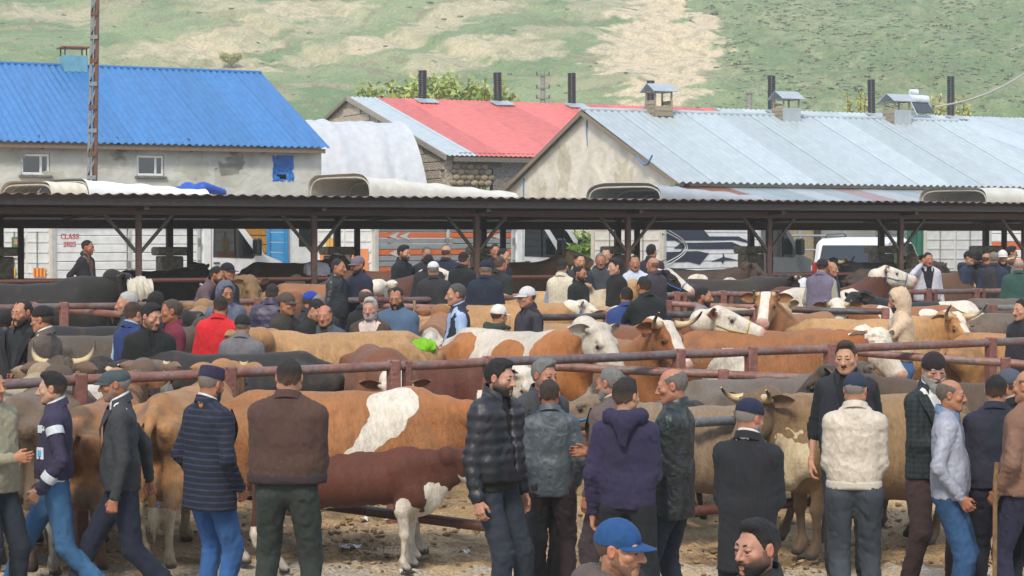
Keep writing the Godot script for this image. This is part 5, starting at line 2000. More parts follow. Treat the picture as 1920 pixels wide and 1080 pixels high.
func make_red_barn():
	var w := 66.4
	var gy := 0.67
	var base := pen(0, w)
	var root := thing("red_roofed_barn", "long block-built barn with a faded red and silver tin roof", "barn", Transform3D(pen_basis(), Vector3(base.x, gy, base.z)))
	var x0 := pen_u(842, w)
	var x1 := x0 + 62.0
	var half := 9.2
	var eave := 5.5 - gy
	var ridge := 8.03 - gy
	var stone := lin("#c4baa8")
	part("gable_wall", gable_geo(0.0, -half * 2.0, 0.0, eave - 0.1, ridge - 0.12, x0 - 0.16, 0.3, stone), M.stone, root)
	part("gable_wall", gable_geo(0.0, -half * 2.0, 0.0, eave - 0.1, ridge - 0.12, x1 - 0.4, 0.3, stone), M.stone, root)
	blocks(root, x0 - 0.16, 0.0, -half * 2.0, 2.4, func(z): return lerpf(ridge - 0.2, eave - 0.2, absf(z + half) / half), 0.62, 0.3, ["#dccfbb", "#e4d6c2", "#d3c6b3", "#dfceb7"])
	var dx0 := pen_u(893, w)
	var dx1 := pen_u(925, w)
	part("front_wall", wall_geo(x0 + 0.25, x1, 0.0, eave - 0.2, -0.01, 0.3, [[dx0, dx1, 0.0, high(900, 312, w) - gy]], lin("#8f8a7e")), M.stone, root)
	part("door", Geo.new().box(Vector3((dx0 + dx1) * 0.5, 1.6, -0.2), Vector3(dx1 - dx0, 3.2, 0.06), lin("#4a3b30")), M.wood, root)
	part("lintel", Geo.new().slab(Vector3((dx0 + dx1) * 0.5, high(900, 309, w) - gy, 0.03), Vector3(dx1 - dx0 + 0.6, 0.14, 0.12), 0.01, lin("#6f5f4c")), M.wood, root)
	part("timber_band", Geo.new().box(Vector3(x0 + 2.4, high(860, 290, w) - gy, 0.03), Vector3(4.0, 0.16, 0.1), lin("#8f8064")), M.wood, root)
	# rubble stones by the door
	var rng := RandomNumberGenerator.new()
	rng.seed = 5
	var sm := []
	for k in 4:
		var f := Field.new()
		f.ball(Vector3.ZERO, Vector3(0.14, 0.11, 0.1) * rng.randf_range(0.75, 1.15), 0.02)
		f.ball(Vector3(0.03, 0.02, 0), Vector3(0.12, 0.1, 0.09), 0.03)
		sm.append(f.mesh(0.05).paint(lin(["#a89478", "#b8a88e", "#94836b", "#ab9c86"][k])).commit(M.stone))
	for a in 6:
		for b in 4:
			piece("rubble_stone", sm[(a * 3 + b * 5) % 4], Transform3D(Basis(Vector3.FORWARD, rng.randf_range(-0.2, 0.2)), Vector3(pen_u(850, w) + a * 0.27 + (b % 2) * 0.12, high(850, 343, w) - gy + b * 0.2, 0.0)), root)
	var red := lin("#d0655c")
	var zinc := lin("#bac4c9")
	var xr := pen_u(1335, w + half)
	var xs := x0 + 0.95
	for side in [[0.45, -0.13], [-half * 2.0 - 0.4, -0.13]]:
		var low := Vector2(eave + side[1], side[0])
		var top := Vector2(ridge, -half)
		tin(root, M.zinc, x0 - 0.35, xs, top, low, 0.19, 0.02, 1.03, func(i): return zinc * 0.96)
		tin(root, M.painted_tin, xs, xr, top, low, 0.19, 0.018, 1.14, func(i): return red * (0.9 + 0.08 * ((i * 7) % 4)))
		tin(root, M.zinc, xr, x1 + 0.3, top, low, 0.25, 0.032, 1.25, func(i): return zinc * (0.92 + 0.05 * ((i * 3) % 4)))
	part("verge_board", Geo.new().bar(Vector3(x0 - 0.32, ridge - 0.06, -half), Vector3(x0 - 0.32, eave - 0.2, 0.45), 0.05, 0.2, lin("#c0b6a5")), M.wood, root)
	part("verge_board", Geo.new().bar(Vector3(x0 - 0.32, ridge - 0.06, -half), Vector3(x0 - 0.32, eave - 0.2, -half * 2.0 - 0.4), 0.05, 0.12, lin("#a39786")), M.wood, root)
	part("fascia", Geo.new().box(Vector3(x0 + 5.0, eave - 0.26, 0.4), Vector3(10.0, 0.16, 0.04), lin("#7d7466")), M.wood, root)
	# black flue pipes along the ridge
	var where := ["left end of the red roof", "middle of the red roof", "red roof, left of the timber vent", "ridge hidden low behind the timber vent", "silver roof behind the first tin vent", "silver roof between the two tin vents", "silver roof right of the solar heater"]
	var pxs := [788, 929, 1067, 1214, 1440, 1627, 1775]
	var tops := [133, 137, 138, 152, 143, 150, 144]
	for k in 7:
		var u := pen_u(pxs[k], w + half)
		var up := high(pxs[k], tops[k], w + half)
		var hgt: float = up - (ridge + gy) + 0.15
		var o := thing("flue_pipe", "black ribbed flue pipe on the " + where[k], "flue pipe", Transform3D(pen_basis() * Basis(Vector3.FORWARD, rng.randf_range(-0.03, 0.03)), pen(u, w + half - 0.25, ridge + gy - 0.15)), "black flue pipes along the far ridge")
		var prof := []
		var y := hgt
		prof.append(Vector2(0.001, hgt - 0.02))
		prof.append(Vector2(0.13, hgt - 0.02))
		while y > -0.1:
			prof.append(Vector2(0.172, y))
			prof.append(Vector2(0.172, y - 0.035))
			prof.append(Vector2(0.155, y - 0.045))
			prof.append(Vector2(0.155, y - 0.065))
			y -= 0.075
		part("pipe", Geo.new().lathe(prof, 14, lin("#20242a")), M.paint, o)
		part("flashing", Geo.new().bar(Vector3(0, 0.14, 0.1), Vector3(0, -0.06, 0.75), 0.85, 0.03, lin("#aab4ba")), M.zinc, o)
	# solar water heater
	var su := pen_u(1706, w + half)
	var s := thing("solar_heater", "white solar water heater tank on a stand above the silver ridge", "solar heater", Transform3D(pen_basis(), pen(su, w + half - 0.5, ridge + gy - 0.1)))
	part("tank", Geo.new().tube([Vector3(-0.5, 0.78, 0), Vector3(-0.46, 0.78, 0), Vector3(0.52, 0.74, 0), Vector3(0.56, 0.74, 0)], [0.1, 0.2, 0.2, 0.1], 14, lin("#cfd6de")), M.paint, s)
	part("header_tank", Geo.new().tube([Vector3(-0.42, 1.06, 0), Vector3(-0.4, 1.06, 0), Vector3(-0.02, 1.06, 0), Vector3(0.0, 1.06, 0)], [0.08, 0.14, 0.14, 0.08], 12, lin("#d6dce2")), M.paint, s)
	part("collector", Geo.new().bar(Vector3(0.05, 0.62, 0.1), Vector3(0.05, 0.12, 0.55), 0.9, 0.05, lin("#2a4f74")), M.glass, s)
	for a in [-0.45, 0.5]:
		part("leg", Geo.new().bar(Vector3(a, 0.0, 0.0), Vector3(a, 0.7, 0.0), 0.04, 0.04, lin("#b8bfc6")), M.zinc, s)
		part("leg", Geo.new().bar(Vector3(a, 0.0, 0.6), Vector3(a, 0.66, 0.1), 0.04, 0.04, lin("#b8bfc6")), M.zinc, s)

func roof_house(label: String, px: float, w: float, y: float, wood: bool):
	var o := thing("roof_vent", label, "roof vent", Transform3D(pen_basis().scaled(Vector3.ONE * 0.72), pen(pen_u(px, w), w - 0.2, y)))
	var a := 0.42
	var wd := lin("#b3a48c")
	var zc := lin("#aab3b8")
	for sx in [-1.0, 1.0]:
		for sz in [-1.0, 1.0]:
			part("post", Geo.new().box(Vector3(sx * a, 0.3, sz * a), Vector3(0.07, 1.3, 0.07), wd), M.wood, o)
	for sz in [-1.0, 1.0]:
		if wood:
			for k in 2: part("plank", Geo.new().slab(Vector3(0, -0.1 + k * 0.24, sz * (a + 0.05)), Vector3(0.94, 0.21, 0.03), 0.006, wd * [0.9, 1.06][k]), M.wood, o)
		else:
			part("tin_side", Geo.new().box(Vector3(0, 0.1, sz * (a + 0.05)), Vector3(0.98, 0.8, 0.02), zc), M.zinc, o)
	for sx in [-1.0, 1.0]:
		for k in 4: part("plank", Geo.new().slab(Vector3(sx * (a + 0.05), -0.18 + k * 0.2, 0), Vector3(0.03, 0.18, 0.86), 0.006, wd * [0.85, 1.05, 0.95, 1.1][k]), M.wood, o)
	for sz in [-1.0, 1.0]:
		part("roof_side", Geo.new().bar(Vector3(0, 1.27, sz * 0.02), Vector3(0, 0.9, sz * 0.66), 1.25, 0.025, zc), M.zinc, o)
	for sx in [-1.0, 1.0]:
		part("gable_strut", Geo.new().bar(Vector3(sx * a, 0.9, -0.45), Vector3(sx * a, 0.9, 0.45), 0.06, 0.06, wd), M.wood, o)

func make_white_barn():
	var wr := 58.6
	var half := 5.72
	var w := wr - half
	var gy := 0.67
	var base := pen(0, w)
	var root := thing("cream_gabled_barn", "cream plastered barn with a silver corrugated roof and plain gable", "barn", Transform3D(pen_basis(), Vector3(base.x, gy, base.z)))
	var x0 := 30.5
	var x1 := 45.5
	var eave := 4.2 - gy
	var ridge := 6.57 - gy
	var cream := lin("#ebe4d3")
	part("gable_wall", gable_geo(0.0, -half * 2.0, -0.3, eave - 0.08, ridge - 0.1, x0 + 0.2, 0.3, cream), M.plaster, root)
	part("gable_wall", gable_geo(0.0, -half * 2.0, -0.3, eave - 0.08, ridge - 0.1, x1 - 0.4, 0.3, cream), M.plaster, root)
	part("front_wall", Geo.new().box(Vector3((x0 + x1) * 0.5 + 0.2, eave * 0.5, -0.16), Vector3(x1 - x0 - 1.0, eave, 0.3), cream), M.plaster, root)
	part("rear_wall", Geo.new().box(Vector3((x0 + x1) * 0.5 + 0.2, eave * 0.5, -half * 2.0 + 0.16), Vector3(x1 - x0 - 1.0, eave, 0.3), cream), M.plaster, root)
	var zinc := lin("#b3bec4")
	tin(root, M.zinc, x0, x1, Vector2(ridge + 0.02, -half), Vector2(eave - 0.1, 0.35), 0.25, 0.036, 1.25, func(i): return zinc * (0.9 + 0.05 * ((i * 5) % 4)) * Color(1.0, 0.985 + 0.01 * (i % 3), 0.97 + 0.015 * ((i * 3) % 3)))
	tin(root, M.zinc, x0, x1, Vector2(ridge + 0.02, -half), Vector2(eave - 0.26, -half * 2.0 - 0.75), 0.2, 0.024, 2.4, func(i): return zinc)
	part("ridge_cap", Geo.new().tube([Vector3(x0, ridge + 0.03, -half), Vector3(x1, ridge + 0.03, -half)], [0.07], 8, zinc), M.zinc, root)
	for s in [[0.35, eave - 0.14], [-half * 2.0 - 0.8, eave - 0.36]]:
		part("verge_board", Geo.new().bar(Vector3(x0 + 0.02, ridge - 0.1, -half), Vector3(x0 + 0.02, s[1], s[0]), 0.05, 0.13, lin("#a4957f")), M.wood, root)
	for e in [[-half + 0.12, ridge - 0.25, 0.9], [-half * 2.0 + 1.2, eave + 0.3, 1.5]]:
		part("blue_cord", Geo.new().tube([Vector3(x0 + 0.17, e[1], e[0]), Vector3(x0 + 0.17, e[1] - e[2] * 0.5, e[0] - 0.02), Vector3(x0 + 0.17, e[1] - e[2], e[0] + 0.03)], [0.025, 0.02, 0.012], 6, lin("#5b87b8")), M.cloth, root)
	var loop := []
	for k in 9: loop.append(Vector3(x0 - 0.02, eave + 0.75 - 0.28 * sin(PI * k / 8.0), -1.9 + 0.9 * k / 8.0))
	part("blue_cord", Geo.new().tube(loop, [0.03], 6, lin("#5b87b8")), M.cloth, root)
	for q in [[-half - 1.5, 4.1, 0.5, 0.9], [-half + 2.6, 3.4, 0.7, 0.8], [-half + 3.6, 2.6, 0.9, 0.5], [-half - 3.2, 3.0, 0.4, 0.8]]:
		stain(root, Vector3(x0 + 0.2, q[1], q[0]), q[2], q[3], lin("#d9cfb8"), int(q[1] * 10), Basis(Vector3.UP, -PI * 0.5))
	roof_house("slatted timber roof vent with a tin cap, on the ridge nearest the red roof", 1229, wr, ridge + gy, true)
	roof_house("tin-sided roof vent with a small gable, on the silver roof's middle", 1467, wr, ridge + gy - 0.1, false)
	roof_house("tin-sided roof vent on the silver roof, beside the solar heater", 1674, wr, ridge + gy - 0.05, false)
	# lean-to of patched sheets below the eave
	var lw := 49.6
	var lb := pen(0, lw)
	var lean := thing("lean_to_shed", "low lean-to shed roofed with patched rusty and silver tin sheets", "shed", Transform3D(pen_basis(), Vector3(lb.x, gy, lb.z)))
	var cols := ["#9aa4a8", "#a3acb0", "#7d4a34", "#865338", "#99a2a6", "#8f9ba0", "#a8b0b2", "#97a0a4", "#9c8484", "#a5aaad", "#93a0a5", "#a69a9a", "#9ba5a8", "#90989c"]
	var la := pen_u(1245, lw)
	var lz := pen_u(1960, lw)
	tin(lean, M.zinc, la, lz, Vector2(eave - 0.2, lw - w), Vector2(3.36 - gy, 0.3), 0.16, 0.012, 0.95, func(i): return lin(cols[i % 14]))
	var shed_y := 3.2 - gy
	for b in [[1245, 1400, "#a8a294", "plaster"], [1400, 1527, "#b5a688", "wood"], [1533, 1640, "#8f9290", "plaster"], [1640, 1700, "#8b8c88", "stone"], [1745, 1772, "#9b9282", "stone"], [1786, 1822, "#8f9aa3", "zinc"], [1822, 1960, "#a9a8a2", "plaster"]]:
		var a := pen_u(b[0], lw)
		var e := pen_u(b[1], lw)
		part("wall", Geo.new().box(Vector3((a + e) * 0.5, shed_y * 0.5, -0.1), Vector3(e - a, shed_y, 0.2), lin(b[2])), M[b[3]], lean)
	var da := pen_u(1700, lw)
	var de := pen_u(1740, lw)
	for k in 4: part("door_board", Geo.new().slab(Vector3(lerpf(da, de, (k + 0.5) / 4.0), shed_y * 0.5, -0.06), Vector3((de - da) / 4.0 - 0.02, shed_y, 0.06), 0.01, lin("#2f7a64") * [1.0, 0.9, 1.06, 0.95][k]), M.wood, lean)
	part("post", Geo.new().box(Vector3(pen_u(1778, lw), shed_y * 0.5, 0.02), Vector3(0.2, shed_y, 0.2), lin("#5a3d36")), M.wood, lean)
	part("post", Geo.new().box(Vector3(pen_u(1530, lw), shed_y * 0.5, 0.02), Vector3(0.16, shed_y, 0.2), lin("#4e4038")), M.wood, lean)
	var bm := Geo.new().slab(Vector3.ZERO, Vector3(0.43, 0.2, 0.04), 0.012, lin("#a59c8a")).commit(M.stone)
	for r in 12:
		for c in 1 + r % 2:
			piece("block", bm, Transform3D(Basis.IDENTITY, Vector3(lerpf(pen_u(1745, lw), pen_u(1772, lw), 0.5) + (c - 0.5 * (r % 2)) * 0.21, 0.12 + r * 0.22, 0.012)), lean)
	var gate := thing("pipe_gate", "pale grey pipe gate in front of the lean-to shed", "gate", Transform3D(pen_basis(), pen(pen_u(1460, lw - 1.5), lw - 1.5, gy)))
	for y in [0.5, 1.0, 1.45, 1.85]: part("rail", Geo.new().tube([Vector3(0, y, 0), Vector3(2.2, y, 0)], [0.03], 8, lin("#9aa3a8")), M.zinc, gate)
	for x in [0.0, 0.7, 2.2]: part("upright", Geo.new().tube([Vector3(x, 0, 0), Vector3(x, 2.3, 0)], [0.035], 8, lin("#9aa3a8")), M.zinc, gate)

func make_tunnel():
	var root := thing("plastic_shelter", "white plastic sheet draped over an arched frame beside the blue barn", "tunnel shelter", Transform3D(pen_basis(), pen(22.2, 67.9, 0.67)))
	var nz := FastNoiseLite.new()
	nz.seed = 6
	nz.frequency = 0.7
	var rows := []
	for a in 41:
		var an := PI * a / 40.0
		var row := []
		for b in 49:
			var x := 5.8 * b / 48.0
			var e := Vector3(x, sin(an) * 5.95, -cos(an) * 3.4)
			var dn := Vector3(0, sin(an) / 5.95, -cos(an) / 3.4).normalized()
			var fold := nz.get_noise_2d(x * 4.2 + an * 0.5, an * 0.5) * 0.07 + nz.get_noise_2d(x * 1.2, an * 2.0) * 0.06 + (0.06 * absf(sin(x / 1.45 * PI)) * -1.0)
			row.append(e + dn * fold)
		rows.append(row)
	part("plastic_sheet", Geo.new().sheet(rows, lin("#bfc2c7")), M.tarp, root)
	for k in 5:
		var pts := []
		for a in 21: pts.append(Vector3(1.45 * k, sin(PI * a / 20.0) * 5.85, -cos(PI * a / 20.0) * 3.3))
		part("hoop", Geo.new().tube(pts, [0.03], 6, lin("#777c80")), M.steel, root)

func make_poles():
	var d := 54.0
	var b := at(171, 345, d)
	var t := at(179, -40, d)
	b.y = 0.67
	b.x = at(171, 345, d).x - 0.05
	var o := thing("lattice_pole", "rusty steel lattice utility pole standing before the blue barn", "utility pole", Transform3D(Basis.IDENTITY, b))
	var up := t - b
	var steps := 14
	var grey := lin("#8b9296")
	var rust := lin("#6e4a38")
	var wl := func(f: float) -> float: return lerpf(0.115, 0.065, f)
	part("channel", Geo.new().bar(Vector3(-0.115, 0, 0), up + Vector3(-0.065, 0, 0), 0.07, 0.07, grey), M.steel, o)
	part("channel", Geo.new().bar(Vector3(0.115, 0, 0), up + Vector3(0.065, 0, 0), 0.08, 0.08, rust), M.steel, o)
	part("rear_channel", Geo.new().bar(Vector3(0.0, 0, -0.3), up + Vector3(0.0, 0, -0.18), 0.08, 0.07, rust), M.steel, o)
	for k in steps:
		var f := (k + 0.5) / steps
		var p := up * f
		part("tie_plate", Geo.new().slab(p + Vector3(0, 0, 0.06), Vector3(wl.call(f) * 2.0 + 0.05, 0.11, 0.03), 0.005, rust if k % 2 == 0 else grey), M.steel, o)
		if k < steps - 1:
			part("lacing_bar", Geo.new().bar(p + Vector3(-wl.call(f), 0.05, 0.02), up * (f + 1.0 / steps) + Vector3(wl.call(f), -0.05, 0.02), 0.03, 0.04, grey), M.steel, o)
	# a small pole beyond the red roof
	var q := at(1018, 187, 120.0)
	q.y = 3.0
	var o2 := thing("utility_pole", "small concrete utility pole beyond the red roof", "utility pole", Transform3D(Basis.IDENTITY, q))
	var ht := at(1018, 135, 120.0).y - 3.0
	part("mast", Geo.new().tube([Vector3.ZERO, Vector3(0, ht, 0)], [0.2, 0.13], 8, lin("#b3afa6")), M.stone, o2)
	for e in [0.2, 0.95, 1.55]:
		part("crossarm", Geo.new().box(Vector3(0, ht - e, 0.15), Vector3(0.8, 0.08, 0.08), lin("#8d8a84")), M.steel, o2)
		for s in [-1.0, 1.0]: part("insulator", Geo.new().tube([Vector3(s * 0.36, ht - e, 0.15), Vector3(s * 0.36, ht - e + 0.2, 0.15)], [0.06, 0.04], 6, lin("#5a544c")), M.paint, o2)
	var q3 := at(1405, 195, 120.0)
	q3.y = 3.0
	var o3 := thing("utility_pole", "short pale pole stub showing behind the silver ridge", "utility pole", Transform3D(Basis.IDENTITY, q3))
	var h3 := at(1405, 172, 120.0).y - 3.0
	part("mast", Geo.new().tube([Vector3.ZERO, Vector3(0, h3, 0)], [0.2, 0.16], 8, lin("#b3afa6")), M.stone, o3)
	part("crossarm", Geo.new().box(Vector3(0, h3 - 0.1, 0.15), Vector3(0.5, 0.08, 0.08), lin("#8d8a84")), M.steel, o3)
	# cable to the right
	var pts := []
	for k in 25:
		var f := k / 24.0
		var p := at(1755, 200, 82.0).lerp(at(2050, 40, 60.0), f)
		p.y -= sin(PI * f) * 0.55
		pts.append(p)
	tag(part("overhead_cable", Geo.new().tube(pts, [0.034], 6, lin("#d9d6ce")), M.plain, null), "pale overhead cable sloping up at the right above the silver roofs", "cable")

# ---------------------------------------------------------------- vehicles
func heading(deg: float, where: Vector3) -> Transform3D:
	var a := deg_to_rad(deg)
	return Transform3D(Basis(Vector3(cos(a), 0, -sin(a)), Vector3.UP, Vector3(sin(a), 0, cos(a))), where)

func wheel(parent: Node3D, at_: Vector3, r: float, wide := 0.24):
	var tyre := Geo.new().lathe([Vector2(r * 0.6, wide * 0.5), Vector2(r * 0.93, wide * 0.5), Vector2(r, wide * 0.32), Vector2(r, -wide * 0.32), Vector2(r * 0.93, -wide * 0.5), Vector2(r * 0.6, -wide * 0.5)], 20, lin("#1b1b1c"))
	var t := part("wheel", Geo.new().add(tyre, Transform3D(Basis(Vector3.RIGHT, PI * 0.5), at_)), M.plain, parent)
	var rim := Geo.new().lathe([Vector2(0.001, wide * 0.3), Vector2(r * 0.3, wide * 0.34), Vector2(r * 0.6, wide * 0.46), Vector2(r * 0.62, -wide * 0.46), Vector2(0.001, -wide * 0.46)], 16, lin("#9a9da0"))
	part("rim", Geo.new().add(rim, Transform3D(Basis(Vector3.RIGHT, PI * 0.5), at_)), M.paint, t)

func extrude(prof: Array, z0: float, z1: float, round_: float, col: Color) -> Geo:
	# a closed side outline (x, y) drawn clockwise, given width with rounded shoulders
	var mid := Vector2.ZERO
	for p in prof: mid += p / prof.size()
	var rings := []
	for e in [[z0, 1.0], [z0 - round_, 0.0], [z1 + round_, 0.0], [z1, 1.0]]:
		var row := []
		for k in prof.size() + 1:
			var p: Vector2 = prof[k % prof.size()]
			var q: Vector2 = p + (mid - p).normalized() * round_ * float(e[1])
			row.append(Vector3(q.x, q.y, e[0]))
		rings.append(row)
	var g := Geo.new()
	for r in 3:
		for k in prof.size(): g.quad(rings[r][k], rings[r + 1][k], rings[r + 1][k + 1], rings[r][k + 1], col)
	var poly := PackedVector2Array()
	for k in prof.size(): poly.append(Vector2(rings[0][k].x, rings[0][k].y))
	var tri := Geometry2D.triangulate_polygon(poly)
	var k := 0
	while k < tri.size():
		var a := Vector3(poly[tri[k]].x, poly[tri[k]].y, 0)
		var b := Vector3(poly[tri[k + 1]].x, poly[tri[k + 1]].y, 0)
		var c := Vector3(poly[tri[k + 2]].x, poly[tri[k + 2]].y, 0)
		if (b - a).cross(c - a).z > 0:
			var s := b
			b = c; c = s
		g.tri(a + Vector3(0, 0, z0), b + Vector3(0, 0, z0), c + Vector3(0, 0, z0), col)
		g.tri(a + Vector3(0, 0, z1), c + Vector3(0, 0, z1), b + Vector3(0, 0, z1), col)
		k += 3
	return g

func face_poly(pts: Array, z: float, col: Color) -> Geo:      # a flat outline facing +z, 8 mm thick
	return extrude(pts, z, z - 0.02, 0.004, col)

func van_cab(root: Node3D, x: float, col: Color, wide := 2.0):
	# cab of a delivery van pointing along +x, near side at z = 0
	var o := func(a: float, b: float) -> Vector2: return Vector2(x + a, b)
	var prof := [o.call(0, 0.5), o.call(0, 2.2), o.call(0.12, 2.32), o.call(0.75, 2.36), o.call(1.0, 2.28), o.call(1.3, 2.02), o.call(1.95, 1.36), o.call(2.45, 1.2), o.call(2.62, 1.05), o.call(2.72, 0.75), o.call(2.72, 0.48), o.call(2.6, 0.36), o.call(0.2, 0.36)]
	part("cab", extrude(prof, 0.0, -wide, 0.07, col), M.paint, root)
	var glass := [o.call(0.32, 1.32), o.call(0.34, 2.06), o.call(0.86, 2.08), o.call(1.08, 1.98), o.call(1.62, 1.38), o.call(1.5, 1.28)]
	part("side_window", face_poly(glass, 0.012, Color.WHITE), M.glass, root)
	part("window_bar", Geo.new().bar(Vector3(x + 0.98, 1.3, 0.016), Vector3(x + 0.96, 2.05, 0.016), 0.05, 0.012, lin("#15181a")), M.paint, root)
	var ws := Geo.new()
	ws.quad(Vector3(x + 1.03, 2.27, -0.14), Vector3(x + 1.03, 2.27, -wide + 0.14), Vector3(x + 1.93, 1.39, -wide + 0.1), Vector3(x + 1.93, 1.39, -0.1))
	for k in ws.v.size(): ws.v[k] += Vector3(0.012, 0.014, 0)
	part("windscreen", ws, M.glass, root)
	part("door_trim", face_poly([o.call(0.26, 0.6), o.call(0.26, 2.16), o.call(0.275, 2.16), o.call(0.275, 0.6)], 0.006, lin("#85898b")), M.paint, root)
	part("door_handle", Geo.new().slab(Vector3(x + 0.42, 1.18, 0.02), Vector3(0.18, 0.04, 0.04), 0.01, lin("#3c4043")), M.paint, root)
	var m := part("mirror", Geo.new().slab(Vector3(x + 1.5, 1.56, 0.2), Vector3(0.16, 0.42, 0.24), 0.04, lin("#15171a")), M.paint, root)
	part("mirror_cap", Geo.new().slab(Vector3(x + 1.565, 1.44, 0.2), Vector3(0.06, 0.2, 0.2), 0.02, col * 0.9), M.paint, m)
	part("headlight", Geo.new().slab(Vector3(x + 2.5, 0.98, -0.14), Vector3(0.34, 0.22, 0.3), 0.05, lin("#b8bfc4")), M.gloss, root)
	part("bumper", Geo.new().slab(Vector3(x + 2.62, 0.48, -wide * 0.5), Vector3(0.3, 0.26, wide - 0.06), 0.05, lin("#26292b")), M.paint, root)
	wheel(root, Vector3(x + 1.95, 0.36, -0.1), 0.36)
	wheel(root, Vector3(x + 1.95, 0.36, -wide + 0.1), 0.36)

func words(root: Node3D, text: String, where: Vector3, size: float, col: Color, face := Basis.IDENTITY, called := "lettering", serif := true):
	var tm := TextMesh.new()
	var f := SystemFont.new()
	f.font_names = PackedStringArray(["Droid Serif" if serif else "Droid Sans"])
	f.font_weight = 700
	tm.font = f
	tm.text = text
	tm.font_size = 32
	tm.pixel_size = size / 32.0
	tm.depth = 0.006
	var m := StandardMaterial3D.new()
	m.albedo_color = col
	m.roughness = 0.5
	tm.material = m
	piece(called, tm, Transform3D(face, where), root)

func box_body(root: Node3D, len_: float, wide: float, y0: float, y1: float, col: Color, bays: int, rows: int, stripes: Callable, doors: Color):
	var floor_ := Geo.new().slab(Vector3(len_ * 0.5, y0 - 0.07, -wide * 0.5), Vector3(len_, 0.14, wide), 0.02, lin("#55585a"))
	part("chassis", floor_, M.steel, root)
	for s in 2:
		var z := -0.03 if s == 0 else -wide + 0.03
		for b in bays:
			var xa := len_ * b / bays
			var xe := len_ * (b + 1) / bays
			for r in rows:
				var ya := lerpf(y0, y1, float(r) / rows)
				var ye := lerpf(y0, y1, float(r + 1) / rows)
				var pm := Geo.new().slab(Vector3((xa + xe) * 0.5, (ya + ye) * 0.5, z), Vector3(xe - xa - 0.08, ye - ya - 0.014, 0.035), 0.012, stripes.call(b, r) if s == 0 else col)
				part("side_board", pm, M.paint, root)
			part("stake", Geo.new().slab(Vector3(xa + 0.03, (y0 + y1) * 0.5, z + (0.012 if s == 0 else -0.012)), Vector3(0.08, y1 - y0 + 0.04, 0.06), 0.01, lin("#b6bab9")), M.paint, root)
			if s == 0:
				for yy in [0.28, 0.72]:
					part("latch", Geo.new().slab(Vector3(xe - 0.02, lerpf(y0, y1, yy), 0.03), Vector3(0.07, 0.16, 0.05), 0.01, lin("#85898b")), M.steel, root)
		part("stake", Geo.new().slab(Vector3(len_ - 0.02, (y0 + y1) * 0.5, z), Vector3(0.1, y1 - y0 + 0.04, 0.075), 0.01, lin("#b6bab9")), M.paint, root)
	part("front_board", Geo.new().box(Vector3(len_ - 0.03, (y0 + y1) * 0.5, -wide * 0.5), Vector3(0.04, y1 - y0, wide - 0.15), col), M.paint, root)
	# rear doors
	for s in 2:
		var z := -wide * (0.27 + 0.46 * s)
		var dr := part("rear_door", Geo.new().slab(Vector3(-0.03, (y0 + y1) * 0.5, z), Vector3(0.05, y1 - y0, wide * 0.45), 0.015, doors), M.paint, root)
		for r in 5: part("rib", Geo.new().slab(Vector3(-0.062, lerpf(y0, y1, (r + 0.6) / 5.0), z), Vector3(0.02, 0.05, wide * 0.42), 0.008, doors * 0.95), M.paint, dr)
		part("bolt", Geo.new().tube([Vector3(-0.08, y0 + 0.1, z), Vector3(-0.08, y1 - 0.1, z)], [0.015], 6, lin("#8b8f90")), M.steel, dr)
	for s in [0.04, wide - 0.04]:
		part("corner_post", Geo.new().slab(Vector3(0.0, (y0 + y1) * 0.5, -s), Vector3(0.13, y1 - y0 + 0.06, 0.1), 0.015, lin("#bdb8ac")), M.paint, root)
	for e in [-0.12, -wide + 0.12]:
		wheel(root, Vector3(len_ * 0.32, 0.4, e), 0.4, 0.3)
	part("bumper", Geo.new().slab(Vector3(-0.1, 0.55, -wide * 0.5), Vector3(0.1, 0.12, wide - 0.1), 0.02, lin("#3b3d3e")), M.steel, root)

func canopy(root: Node3D, x0: float, x1: float, wide: float, y0: float, rise: float, col: Color, sag: float, seed_: int, called := "canopy"):
	var nz := FastNoiseLite.new()
	nz.seed = seed_
	nz.frequency = 0.6
	var rows := []
	for a in 25:
		var t := a / 24.0
		var row := []
		for b in 33:
			var x := lerpf(x0, x1, b / 32.0)
			var an := PI * t
			var r := rise * (1.0 - sag * b / 32.0)
			var z := -wide * 0.5 + signf(cos(an)) * pow(absf(cos(an)), 0.3) * (wide * 0.5 + 0.05) * (1.0 - 0.1 * sin(an) * sin(an))
			var y := y0 + pow(sin(an), 0.22) * r - 0.05 * absf(sin(b / 32.0 * PI * 4.0)) * sin(an)
			var p := Vector3(x, y, z)
			p += Vector3(0, 1, 0) * nz.get_noise_2d(x * 2.0, t * 4.0) * 0.05 * sin(an)
			row.append(p)
		rows.append(row)
	rows.reverse()
	part(called, Geo.new().sheet(rows, col), M.tarp, root)
	for k in 5:
		var pts := []
		var f := k / 4.0
		for a in 15:
			var an := PI * a / 14.0
			pts.append(Vector3(lerpf(x0 + 0.06, x1 - 0.06, f), y0 + pow(sin(an), 0.22) * (rise * (1.0 - sag * f) - 0.08), -wide * 0.5 + signf(cos(an)) * pow(absf(cos(an)), 0.3) * (wide * 0.5) * (1.0 - 0.1 * sin(an) * sin(an))))
		part("hoop", Geo.new().tube(pts, [0.025], 6, lin("#c9c6bd")), M.steel, root)

